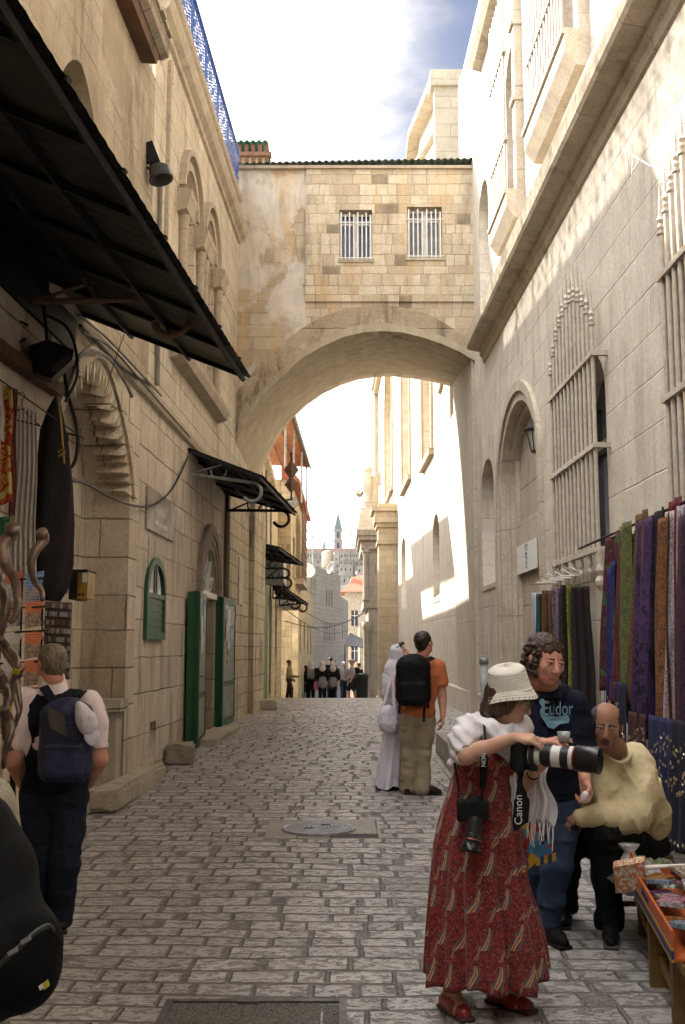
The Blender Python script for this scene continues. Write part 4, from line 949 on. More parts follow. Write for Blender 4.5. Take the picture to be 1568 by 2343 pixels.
 Pt = empty('gate_portal', (1.1, 47, -.8)); tag(Pt, 'grey stone church portal with slim column and angel statues on its top', 'gate')
 Y = 46.5; xa = P(832, 1400, Y).x; xb = P(862, 1400, Y).x + .4
 m = MB(); m.box((xa + .22, Y, -2), (xb, Y + 6, 6.0)); m.build('wall', MT['gateg'], Pt)
 m = MB(); m.box((xa + .0, Y - .05, 3.4), (xb, Y + 6, 3.7)); m.box((xa - .1, Y - .12, 6.0), (xb, Y + 6, 6.4)); m.box((xa - .22, Y - .25, 6.4), (xb, Y + 6, 6.6)); m.box((xa - .30, Y - .3, 6.6), (xb, Y + 6, 6.85)); m.build('entablature', MT['gateg'], Pt)
 m = MB(); m.lathe((xa + .14, Y - .05, -.9), [(.26, 0), (.26, .3), (.2, .4), (.17, .5), (.15, 3.3), (.2, 3.4), (.24, 3.7)], 14); m.build('column', MT['gateg'], Pt, True)
 m = MB(); m.lathe((xa + .14, Y + .1, 3.7), [(.19, 0), (.17, .1), (.15, 2.0), (.2, 2.15), (.24, 2.3)], 14); m.build('upper_column', MT['gateg'], Pt, True)
 m = MB(); m.add([(xa - .28, Y - .2, 6.85), (xb, Y - .2, 6.85), (xb, Y + 5, 6.85), (xa - .28, Y + 5, 6.85), (xa - .1, Y - .1, 7.9), (xa + .9, Y - .1, 7.4), (xa + .9, Y + 5, 7.4), (xa - .1, Y + 5, 8.2)], [(0, 1, 5, 4), (1, 2, 6, 5), (2, 3, 7, 6), (3, 0, 4, 7), (4, 5, 6, 7)]); m.build('pediment', MT['church'], Pt)
 S = empty('statue', (xa + .15, Y + .3, 7.9)); tag(S, 'pale round topped pedestal finial standing on the gate portal', 'statue')
 m = MB(); m.lathe((xa + .2, Y + .3, 7.6), [(.42, 0), (.3, .15), (.22, .5), (.24, .55), (.16, .7), (.2, 1.1), (.26, 1.3), (.2, 1.6), (.17, 1.9), (.22, 2.0), (.22, 2.15), (.1, 2.2)], 14); m.build('finial', MT['church'], S, True)
 a = P(853, 1118, Y + .5); S2 = empty('angel_statue', (a.x, a.y, a.z - 1)); tag(S2, 'weathered stone angel statue with open wings on the gate portal', 'statue')
 m = MB(); m.lathe((a.x, a.y, a.z - .95), [(.32, 0), (.30, .3), (.26, .6), (.30, .9), (.22, 1.15), (.1, 1.25), (.13, 1.38), (.12, 1.5), (.04, 1.58)], 12); m.build('figure', MT['church'], S2, True)
 m = MB(); m.grid(8, 5, lambda u, v: Vector((a.x - .15 - .6 * u, a.y - .1 + .1 * math.sin(v * 9), a.z - .1 + .5 * v * (1 - u * .4) + .12 * math.sin(u * 7) - .3 * u))); m.grid(8, 5, lambda u, v: Vector((a.x + .1 + .28 * u, a.y - .1, a.z + .2 + .6 * v - .1 * u)))
 m.build('wing', MT['trimR'], S2)
 b = P(829, 1600, 44.5); gz = ground_z(44.5)
 B_ = empty('litter_bin', (b.x, 44.5, gz)); tag(B_, 'round dark green litter bin standing at the foot of the gate', 'bin')
 m = MB(); m.lathe((b.x, 44.5, gz), [(.24, 0), (.26, .05), (.27, .95), (.29, .97), (.29, 1.03), (.25, 1.05), (.1, 1.12)], 18); m.build('body', MT['bin'], B_, True)
 m = MB(); m.lathe((b.x, 44.5, gz + 1.03), [(.295, 0), (.295, .05), (.28, .06)], 18); m.build('rim', MT['green'], B_, True)
far_right()
def hill_town():
 random.seed(21)
 tower_Y = 560
 T = empty('bell_tower', P(774, 1262, tower_Y)); tag(T, 'distant slim church tower with a dark pointed spire on the hill', 'tower')
 b = P(774, 1265, tower_Y); w = 2.2
 def zz(v): return P(774, v, tower_Y).z
 m = MB(); x = b.x
 m.box((x - w, tower_Y, zz(1300)), (x + w, tower_Y + 2 * w, zz(1237)))
 m.box((x - w * 1.15, tower_Y - .4, zz(1237)), (x + w * 1.15, tower_Y + 2 * w + .4, zz(1234)))
 m.box((x - w * .9, tower_Y, zz(1234)), (x + w * .9, tower_Y + 2 * w, zz(1214)))
 m.box((x - w * 1.1, tower_Y - .4, zz(1214)), (x + w * 1.1, tower_Y + 2 * w + .4, zz(1211))); m.build('shaft', M_plain('far_tower_stone', (.28, .26, .24), .9), T)
 for v0, v1 in ((1230, 1217), (1254, 1241)): m = MB(); m.box((x - .7, tower_Y - .2, zz(v0)), (x + .7, tower_Y, zz(v1))); m.build('opening', MT['dark'], T)
 m = MB(); s = w * 1.0; m.add([(x - s, tower_Y, zz(1211)), (x + s, tower_Y, zz(1211)), (x + s, tower_Y + 2 * w, zz(1211)), (x - s, tower_Y + 2 * w, zz(1211)), (x, tower_Y + w, zz(1168))], [(0, 1, 4), (1, 2, 4), (2, 3, 4), (3, 0, 4)]); m.build('spire', MT['slate'], T)
 H = empty('hilltop_monastery', (P(760, 1270, 545).x, 545, 40)); tag(H, 'long pale hilltop building with reddish roofs beside the tower', 'building')
 l, r = P(690, 1275, 545), P(842, 1275, 545); z1 = P(700, 1262, 545).z
 F_ = Frame2(l.x, 545, r.x, 545, 1)
 m = MB(); m.wbox(F_, 0, F_.L, 38, z1, -12, 0); m.build('wall', M_plain('far_stone', (.30, .27, .24), .9), H)
 m = MB(); m.wbox(F_, 0, F_.L, z1, z1 + 1.8, -11, -.2); m.build('roof', M_plain('far_red_roof', (.36, .20, .15), .9), H)
 m = MB()
 for k in range(28): m.wbox(F_, 1 + k * 1.2, 1.5 + k * 1.2, z1 - 2.6, z1 - 1.3, .0, .05)
 m.build('window_row', MT['dark'], H)
 def hz(y):
  t = min(1, max(0, (y - 150) / 420)); return -8.5 + 53 * (t * t * (3 - 2 * t))
 cols = [M_plain('hill_stone', c, .9, objspace=False, scale=.3) for c in ((.30, .27, .23), (.25, .22, .18), (.34, .31, .27), (.22, .19, .16))]
 for i, Y in enumerate([505, 480, 455, 430, 405, 380, 355, 330, 305, 280, 255, 232, 210, 190, 172, 155]):
  for j in range(3):
   u = 690 + (i * 37 + j * 52) % 150
   x = P(u, 1300, Y).x + random.uniform(-1, 1); w = random.uniform(3.5, 7) * (.5 + Y / 700); h = random.uniform(4.5, 8)
   z = hz(Y) - 1
   o = empty('hillside_house', (x, Y, z)); tag(o, 'small pale stone house on the distant hillside', 'house', 'houses on the distant hillside')
   F_ = Frame2(x - w / 2, Y, x + w / 2, Y + random.uniform(-1, 1), 1)
   m = MB(); m.wbox(F_, 0, F_.L, z, z + h, -7, 0); m.wbox(F_, -.15, F_.L + .15, z + h - .3, z + h, -7.1, .12); m.build('wall', cols[(i + j) % 4], o)
   m = MB(); n = max(2, int(w / 1.7))
   for k in range(n):
    a = (k + .35) * F_.L / n
    for zq in (h * .3, h * .68): m.wbox(F_, a, a + .55, z + zq, z + zq + 1.1, .0, .05)
   m.build('window_row', MT['dark'], o)
 for (u, v, s, nm, lb) in ((742, 1260, 3.6, 'cypress_tree', 'dark cypress on the ridge left of the far tower'), (803, 1262, 6.0, 'pine_tree', 'broad dark tree on the ridge right of the far tower')):
  Y = 535; c = P(u, v, Y); o = empty(nm, (c.x, Y, c.z - 5)); tag(o, lb, 'tree')
  m = MB(); m.tube([(c.x, Y, c.z - 7), (c.x, Y, c.z + 1)], [.5, .2], 6); m.build('trunk', MT['wood'], o)
  m = MB(); rr = random.Random(u)
  for k in range(420):
   t = rr.random(); a = rr.uniform(0, 6.28); rad = s * (.5 if 'cyp' in nm else .95) * math.sqrt(rr.random()) * (1 - t) ** .45 * (.55 + .45 * rr.random())
   p = Vector((c.x + rad * math.cos(a), Y + rad * math.sin(a), c.z - 3 + t * s * 2.1)); q = .55
   d1 = Vector((rr.gauss(0, 1), rr.gauss(0, 1), rr.gauss(0, 1))).normalized() * q; d2 = Vector((rr.gauss(0, 1), rr.gauss(0, 1), rr.gauss(0, 1))).normalized() * q
   m.add([p, p + d1, p + d2], [(0, 1, 2)])
  m.build('crown', MT['leaf'], o)
 def mast(u, v0, v1, Y, bars, label, r=.035):
  a, b = P(u, v1, Y), P(u, v0, Y); o = empty('antenna_mast', a); tag(o, label, 'antenna')
  m = MB(); m.tube([a, (a.x, Y, b.z)], r, 5); m.build('pole', MT['tin'], o)
  m = MB()
  for (v, w, tilt) in bars:
   c = P(u, v, Y); c.x = a.x; k = w / FPX * Y
   m.tube([c + Vector((-k, 0, -tilt * k)), c + Vector((k, 0, tilt * k))], .02, 4)
   for q in range(7):
    s_ = -1 + q / 3; p = c + Vector((k * s_, 0, tilt * k * s_)); m.tube([p - Vector((0, .5, 0)), p + Vector((0, .5, 0))], .012, 4)
  m.build('antenna_bars', MT['tin'], o)
 mast(716, 1121, 1290, 60, [(1119, 22, .15), (1175, 32, .12), (1205, 16, -.1), (1228, 7, 0)], 'tall thin television aerial mast rising behind the shop houses', .045)
 def dish(u, v, Y, rad, d, label, mat):
  c = P(u, v, Y); o = empty('satellite_dish', c); tag(o, label, 'dish')
  d = Vector(d).normalized(); m = MB(); k = 20
  prof = [(rad * t, rad * .28 * t * t) for t in (.02, .3, .6, .85, 1.0)] + [(rad * 1.0, rad * .3), (rad * .85, rad * .22), (rad * .5, rad * .09)]
  m.lathe(c, prof, k, d); m.build('reflector', mat, o, True)
  m = MB(); m.tube([c + Vector((0, 0, -rad * .9)), c + d * rad * .7], .015 * rad * 3, 4); m.tube([c, c - Vector((0, 0, rad * 1.6))], .04 * rad, 5); m.build('arm', MT['tin'], o)
 dish(669, 1150, 29, .17, (.5, -1, .3), 'small grey satellite dish beside the rusty canopy brackets', MT['tin'])
 dish(704, 1306, 55, .40, (.3, -1, .25), 'pale satellite dish on the edge of the block building', MT['white'])
 dish(760, 1300, 66, .42, (-.9, -.55, .35), 'dark tilted satellite dish on the roof of the block building', M_plain('dark_dish', (.07, .07, .07), .6))
 c = P(750, 1282, 100); o = empty('water_tank', c); tag(o, 'white cylindrical water tank on a roof below the far tower', 'tank')
 m = MB(); m.lathe(c - Vector((0, 0, .7)), [(.5, 0), (.55, .05), (.55, 1.5), (.3, 1.65)], 14); m.build('tank', MT['trimR'], o, True)
 m = MB(); m.box(c + Vector((-.6, -.3, -2.5)), c + Vector((.6, .6, -.7))); m.build('stand', MT['farG'], o)
 for k, (a, b) in enumerate((((650, 1420, 42), (842, 1395, 46)), ((655, 1395, 40), (800, 1440, 62)), ((700, 1400, 50), (836, 1402, 46)))):
  p, q = P(*a), P(*b); m = MB(); m.tube([p.lerp(q, t / 10) - Vector((0, 0, .5 * math.sin(math.pi * t / 10))) for t in range(11)], .018, 4)
  o = m.build('overhead_cable', MT['cable']); tag(o, ['lowest near cable sagging from the awnings to the gate', 'middle cable slanting towards the block building', 'highest thin cable in front of the block building'][k], 'cable', 'cables over the far street')
hill_town()
# ================================================================== STREET THINGS
def awning(name, label, inn, outn, outf, inf, mat, brackets, group='metal awnings over the shops', joists=6, far_mat=None, split=.0, thick=.012):
 """inn/outn/outf/inf: inner near, outer near, outer far, inner far corners"""
 o = empty(name, (Vector(inn) + Vector(inf)) / 2); tag(o, label, 'awning', group)
 A, B, C, D = map(Vector, (inn, outn, outf, inf)); nrm = (B - A).cross(D - A).normalized()
 if nrm.z < 0: nrm = -nrm
 def S(u, v): return (A.lerp(B, u)).lerp(D.lerp(C, u), v)
 L = (D - A).length; nv = max(30, int(L / .05))
 def top(u, v): return S(u, v) + nrm * (.0025 * math.sin(v * L * 42))
 segs = [(0.0, 1.0, mat)] if not far_mat else [(0.0, split, mat), (split, 1.0, far_mat)]
 for (a, b, mt) in segs:
  m = MB(); k = max(8, int(nv * (b - a))); m.grid(2, k, lambda u, v: top(u, a + (b - a) * v)); m.grid(2, k, lambda u, v: top(u, a + (b - a) * v) - nrm * thick, flip=True)
  m.build('sheet', mt, o)
 m = MB()
 for i in range(joists):
  v = i / (joists - 1) * .985 + .007; a, b = S(0, v) - nrm * .035, S(.97, v) - nrm * .035
  m.obox((a + b) / 2, (b - a) / 2, (D - A).normalized() * .015, nrm * .02)
 for u in (.97, .66, .33):
  a, b = S(u, 0) - nrm * .05, S(u, 1) - nrm * .05; m.obox((a + b) / 2, (b - a) / 2, (B - A).normalized() * .018, nrm * .018)
 k = int(L / .9) + 1
 for i in range(k):
  a = S(1.0, (i + .3) / k) + nrm * .0; m.obox(a, (D - A).normalized() * .02, (B - A).normalized() * .010, nrm * .012)
 m.build('frame', MT['black'], o)
 for (wall, end, cc, r, mat2, turns) in brackets:
  m = MB(); wall, end, cc = Vector(wall), Vector(end), Vector(cc)
  ex = (end - wall); ex.z = 0; ex.normalize()
  m.tube([wall, end], .026, 8)
  a0 = math.radians(90); pts = spiral(cc, ex, (0, 0, 1), r, r * .85, a0, a0 - math.radians(turns), 26)
  m.tube([end] + pts, [.026] * 20 + [.030] * (len(pts) - 19), 8)
  m.tube([wall - Vector((0, 0, .0)), wall + Vector((0, 0, .35)) + ex * .0], .02, 6)
  m.tube([wall + ex * .05, wall.lerp(end, .55) + Vector((0, 0, .20)), wall.lerp(end, .62) + Vector((0, 0, .24))], .016, 6)
  q = wall.lerp(end, .5) + Vector((0, 0, .10)); m.tube(spiral(q, ex, (0, 0, 1), r * .8, r * .7, math.radians(10), math.radians(-190), 16), .013, 6)
  m.build('scroll_bracket', mat2, o)
 return o
wz = lambda u, v, Y: P(u, v, Y)
awning('sheet_awning', 'huge black sheet metal awning over the nearest shop on the left', LW.w(-4, 4.77), (-1.79, -4, 4.14), (-.84, 9.4, 4.14), LW.w(9.4, 4.77), MT['sheet'],
       [(LW.w(8.0, 4.38, 0), P(420, 682, 8.0), P(391, 729, 8.0), .155, MT['rust'], 262)], joists=16, far_mat=MT['sheetg'], split=.925)
awning('corrugated_awning', 'dark corrugated awning on scroll brackets above the green doors', P(427, 1022, 15.0), P(603, 1088, 15.0), P(682, 1173, 18.6), LW.w(18.6, 4.45), MT['sheet'],
       [(P(425, 1083, 15.2), P(574, 1103, 15.2), P(576, 1126, 15.2), .15, MT['tin'], 235), (P(521, 1167, 18.3), P(640, 1168, 18.3), P(643, 1187, 18.3), .15, MT['black'], 250)], joists=5)
awning('corrugated_awning', 'bent dark awning just beyond the bridge pier, third from the camera', P(592, 1240, 24.2), P(640, 1250, 24.2), P(697, 1290, 26.8), P(598, 1275, 26.8), MT['sheet'],
       [(P(597, 1300, 24.6), P(650, 1300, 24.6), P(652, 1312, 24.6), .11, MT['black'], 240), (P(606, 1322, 26.4), P(655, 1322, 26.4), P(657, 1334, 26.4), .12, MT['black'], 240)], joists=4)
awning('corrugated_awning', 'small dark awning above the roller shutter, fourth from the camera', P(622, 1335, 28.6), P(655, 1345, 28.6), P(708, 1381, 32.0), P(632, 1362, 32.0), MT['sheet'],
       [(P(625, 1368, 29), P(668, 1370, 29), P(676, 1382, 29), .14, MT['black'], 250), (P(640, 1385, 31.5), P(690, 1380, 31.5), P(693, 1390, 31.5), .13, MT['black'], 250)], joists=4)
awning('corrugated_awning', 'tiny dark awning on the farthest cream house of the shop row', P(705, 1535, 52), P(722, 1538, 52), P(755, 1560, 56), P(708, 1556, 56), MT['sheet'],
       [(P(707, 1568, 53), P(735, 1570, 53), P(738, 1578, 53), .14, MT['black'], 240)], joists=3)
def things_on_left():
 F = LW
 c = P(667, 1095, 23.0); o = empty('hanging_sign', c); tag(o, 'wrought iron ornament of two stacked diamonds on a wall arm past the awning', 'ornament')
 m = MB()
 for v, s in ((1075, .17), (1108, .15)):
  q = P(667, v, 23.0)
  m.add([q + Vector((s, 0, 0)), q + Vector((0, s, 0)), q + Vector((-s, 0, 0)), q + Vector((0, -s, 0)), q + Vector((0, 0, s * 1.4)), q + Vector((0, 0, -s * 1.4))], [(0, 1, 4), (1, 2, 4), (2, 3, 4), (3, 0, 4), (1, 0, 5), (2, 1, 5), (3, 2, 5), (0, 3, 5)])
 m.build('diamond', MT['rust'], o)
 m = MB(); m.tube([P(667, 1035, 23.0), P(667, 1143, 23.0)], .02, 6); m.tube([P(608, 1143, 23.0), P(670, 1143, 23.0)], .018, 6); m.build('arm', MT['black'], o)
 Y = 12.0; c = P(352, 372, Y); o = empty('floodlight', c); tag(o, 'black metal floodlight bolted to the corner of the weathered house', 'lamp')
 a, b = P(338, 330, Y), P(355, 375, Y); ax = (b - a).normalized(); sd = Vector((1, 0, .3)).cross(ax).normalized(); s2 = ax.cross(sd)
 m = MB(); m.obox((a + b) / 2, ax * ((b - a).length / 2), sd * .055, s2 * .07); m.build('housing', MT['black'], o)
 d = Vector((.25, -.1, -1)).normalized(); b2 = P(362, 380, Y)
 m = MB(); m.lathe(b2, [(.055, -.02), (.12, .03), (.135, .17), (.148, .175), (.148, .19), (.12, .185), (.10, .10), (.0, .09)], 20, d); m.build('shade', M_plain('dark_grey_metal', (.05, .05, .048), .5), o, True)
 m = MB(); m.tube([P(318, 378, Y), P(335, 372, Y), P(350, 368, Y)], .02, 6); m.tube([P(320, 385, Y), P(345, 384, Y)], .018, 6); m.lathe(P(316, 378, Y), [(.05, 0), (.05, .03)], 10, (1, 0, 0)); m.build('bracket', MT['black'], o)
 m = MB(); m.tube([P(335, 330, Y), P(322, 318, Y), P(314, 340, Y), P(312, 370, Y), P(322, 388, Y)], .010, 6); m.build('cable', MT['cable'], o)
 def cable(px, n, mat, label, r=.014, Ys=None):
  pts = []
  for i, (u, v) in enumerate(px):
   if Ys: pts.append(P(u, v, Ys[i] if isinstance(Ys, (list, tuple)) else Ys))
   else:
    Y, z = F.px(u, v, n); pts.append(F.w(Y, z, n))
  out = []
  for i in range(len(pts) - 1):
   p0, p1, p2, p3 = pts[max(i - 1, 0)], pts[i], pts[i + 1], pts[min(i + 2, len(pts) - 1)]
   for k in range(5):
    t = k / 5; out.append(.5 * ((2 * p1) + (p2 - p0) * t + (2 * p0 - 5 * p1 + 4 * p2 - p3) * t * t + (3 * p1 - p0 - 3 * p2 + p3) * t ** 3))
  out.append(pts[-1]); m = MB(); m.tube(out, r, 6); o = m.build('cable', mat); tag(o, label, 'cable'); return o
 cable([(160, 1098), (200, 1108), (250, 1135), (300, 1155), (345, 1157), (380, 1135), (405, 1100), (430, 1045)], .05, MT['cable'], 'black cable drooping from the portal arch to the second awning')
 cable([(150, 905), (170, 850), (185, 812), (215, 802), (255, 825), (290, 880), (302, 907)], .09, MT['cableg'], 'grey cable bundle following the top of the portal arch', .02)
 cable([(105, 720), (150, 745), (172, 790), (178, 850), (170, 880), (150, 920)], None, MT['cable'], 'thick black cable looping down beside the black loudspeaker', .013, 7.9)
 cable([(148, 850), (155, 900), (172, 960), (179, 1010), (170, 1060), (152, 1075)], None, MT['cable'], 'thick black cable hanging in front of the portal arch', .017, 8.6)
 cable([(185, 745), (230, 790), (285, 845), (345, 880)], .07, MT['cable'], 'short black cable fixed diagonally on the string course', .018)
 cable([(180, 720), (240, 768), (300, 830), (370, 905)], .10, MT['cableg'], 'pale grey cable running down along the string course', .014)
 cable([(190, 760), (260, 800), (330, 880), (400, 960), (435, 1000)], .10, MT['cable'], 'thin dark wire along the string course to the second awning', .010)
 cable([(185, 980), (190, 1040), (192, 1090)], .02, MT['cableg'], 'thin grey wire hanging inside the portal arch', .008)
 cable([(300, 720), (262, 830), (240, 900)], None, MT['cable'], 'fine wire strung from the awning down to the portal arch', .004, 9.3)
 Y = 7.9; o = empty('loudspeaker', P(118, 820, Y)); tag(o, 'black wedge shaped loudspeaker hanging under the big awning', 'speaker')
 pf = [P(68, 790, Y), P(110, 776, Y), P(170, 800, Y), P(166, 822, Y), P(118, 866, Y), P(66, 848, Y)]
 m = MB(); n = len(pf); bk = [p + Vector((-.08, .35, .05)) for p in pf]
 m.add(pf + bk, [tuple(range(n)), tuple(range(2 * n - 1, n - 1, -1))] + [(i, i + n, (i + 1) % n + n, (i + 1) % n) for i in range(n)]); q = m.build('cabinet', MT['black'], o); fix_normals(q.data)
 m = MB(); g = [P(126, 856, Y - .01), P(165, 820, Y - .01), P(160, 808, Y - .01), P(116, 842, Y - .01)]
 m.add(g, [(0, 1, 2, 3)]); m.build('grille', M_plain('speaker_grille', (.035, .03, .03), .8), o)
 m = MB(); m.tube([P(108, 780, Y), P(105, 740, Y), P(100, 700, Y)], .015, 6); m.tube([P(65, 745, Y), P(20, 720, Y), P(30, 790, Y), P(60, 775, Y)], .012, 6); m.build('hanging_arm', MT['black'], o)
 a = F.px(0, 803, .06); b = F.px(132, 893, .06)
 m = MB(); c0, c1 = F.w(a[0] - .5, a[1], .06), F.w(b[0], b[1], .06); m.obox((c0 + c1) / 2, (c1 - c0) / 2, Vector((.05, 0, 0)), (0, 0, .05)); o = m.build('wooden_beam', MT['wood']); tag(o, 'brown wooden beam fixed along the wall above the hanging scarves', 'beam')
 m = MB(); c0 -= Vector((0, 0, .1)); m.tube([F.w(6.2, 3.42, .30), F.w(8.7, 3.42, .30)], .006, 8)
 for y in (6.3, 8.6): m.tube([F.w(y, 3.42, .30), F.w(y, 3.5, .0)], .008, 6)
 o = m.build('clothes_rail', MT['black']); tag(o, 'thin black rail carrying the hanging clothes at the shop wall', 'rail')
things_on_left()
m = MB(); m.wbox(LW, -4, 9.2, 4.30, 4.76, .02, .05); m.build('shade_sheet', MT['black']); tag(bpy.data.objects['shade_sheet'], 'black sheet added as deep shade along the wall under the big awning', 'shade_sheet')  # added black sheet stands in for the deep shade beneath the awning
# ---------------- cloth
def fabric(name, c1, c2=None, scale=20, pattern='noise', rough=.85, sheen=.0, c3=None, spec=.2):
 s = NT(name); p = s.obj(); q = s.sep(p)
 c2 = c2 or tuple(x * .6 for x in c1)
 if pattern == 'noise': f = s.ramp(s.noise(p, scale, 4, .6), .4, .62)
 elif pattern == 'spot': f = s.ramp(s.vor(p, scale), .25, .35)
 elif pattern == 'stripev': f = s.ramp(s.noise(s.comb(s.math('MULTIPLY', q[0], 60.0), s.math('MULTIPLY', q[1], 60.0), s.math('MULTIPLY', q[2], 2.0)), 1.0, 3), .42, .58)
 elif pattern == 'floral': f = s.ramp(s.noise(p, scale, 3, .5, 2.2), .50, .53)
 elif pattern == 'block': f = s.math('GREATER_THAN', s.vor(p, scale, 'F1', 'Color'), .5)
 col = s.mix(f, c1, c2)
 col = s.mix(s.math('MULTIPLY', s.ramp(s.noise(p, 42, 3, .5, 2.5), .53, .57), .75), col, tuple(min(.8, x * 1.65 + .008) for x in c1) if max(c1) < .3 else tuple(x * .75 for x in c1))
 if c3: col = s.mix(s.ramp(s.noise(p, scale * .35, 2, .5, 1.5), .55, .58), col, c3)
 w = s.noise(p, 240, 2, .5)
 col = s.mix(1.0, col, s.mix(w, (1.15,) * 3, (.85,) * 3), 'MULTIPLY')
 return s.done(col, rough, s.math('ADD', s.math('MULTIPLY', w, .5), s.noise(p, 12, 4, .6)), .004, .7, spec=spec, sheen=sheen)
def cloth(name, tl, tr, bl, br, mat, amp=.02, folds=4, nu=28, nv=26, thick=.006, parent=None, seed=0, gather=.0, edge=0.0, fringe=0, fmat=None):
 tl, tr, bl, br = map(Vector, (tl, tr, bl, br)); rr = random.Random(seed)
 nrm = (tr - tl).cross(bl - tl).normalized(); ph = rr.uniform(0, 6); ph2 = rr.uniform(0, 6); k2 = folds * rr.uniform(1.5, 2.3)
 def f(u, v, o=0):
  a = tl.lerp(bl, v); b = tr.lerp(br, v)
  p = a.lerp(b, u)
  g = .35 + .65 * v
  d = amp * g * (math.sin(u * folds * 2 * math.pi + ph + .7 * math.sin(v * 2.4 + ph2)) + .35 * math.sin(u * k2 * 2 * math.pi + ph2))
  p = p + nrm * (d + o) + (b - a).normalized() * (.006 * math.sin(v * 9 + ph) + edge * math.sin(v * 5 + ph2) * (u - .5))
  p.z += .012 * math.sin(u * 9 + ph) * v
  return p
 m = MB(); m.grid(nu, nv, lambda u, v: f(u, v)); m.grid(nu, nv, lambda u, v: f(u, v, -thick), flip=True)
 n = nu * nv
 ring = [i for i in range(nu)] + [j * nu + nu - 1 for j in range(1, nv)] + [(nv - 1) * nu + i for i in range(nu - 2, -1, -1)] + [j * nu for j in range(nv - 2, 0, -1)]
 b = [(ring[i], ring[i] + n, ring[(i + 1) % len(ring)] + n, ring[(i + 1) % len(ring)]) for i in range(len(ring))]
 m.f += b; m.m += [0] * len(b)
 o = m.build(name, mat, parent, True)
 if fringe:
  fm = MB(); nfr = fringe
  for i in range(nfr):
   u = (i + .5) / nfr; p = f(u, 1.0, -thick / 2); L = rr.uniform(.07, .13)
   fm.tube([p, p + Vector((rr.uniform(-.01, .01), 0, -L * .5)), p + Vector((rr.uniform(-.02, .02), rr.uniform(-.01, .01), -L))], [.004, .003, .002], 3)
  fm.build('fringe', fmat or mat, o)
 return o
def hanger(c, dirv, mat, label, w=.36, group='coat hangers on the grille rail'):
 c = Vector(c); d = Vector(dirv).normalized(); m = MB()
 m.tube([c + d * .0 + Vector((0, 0, -.10)), c + Vector((0, 0, -.03)), c + Vector((0, 0, .0)) + d * .025, c + Vector((0, 0, .03)), c + Vector((0, 0, .015)) - d * .025], .004, 5)
 m.tube([c - d * w / 2 + Vector((0, 0, -.20)), c + Vector((0, 0, -.10)), c + d * w / 2 + Vector((0, 0, -.20)), c - d * w / 2 + Vector((0, 0, -.20))], .008, 6)
 o = m.build('hanger', mat); tag(o, label, 'hanger', group); return o
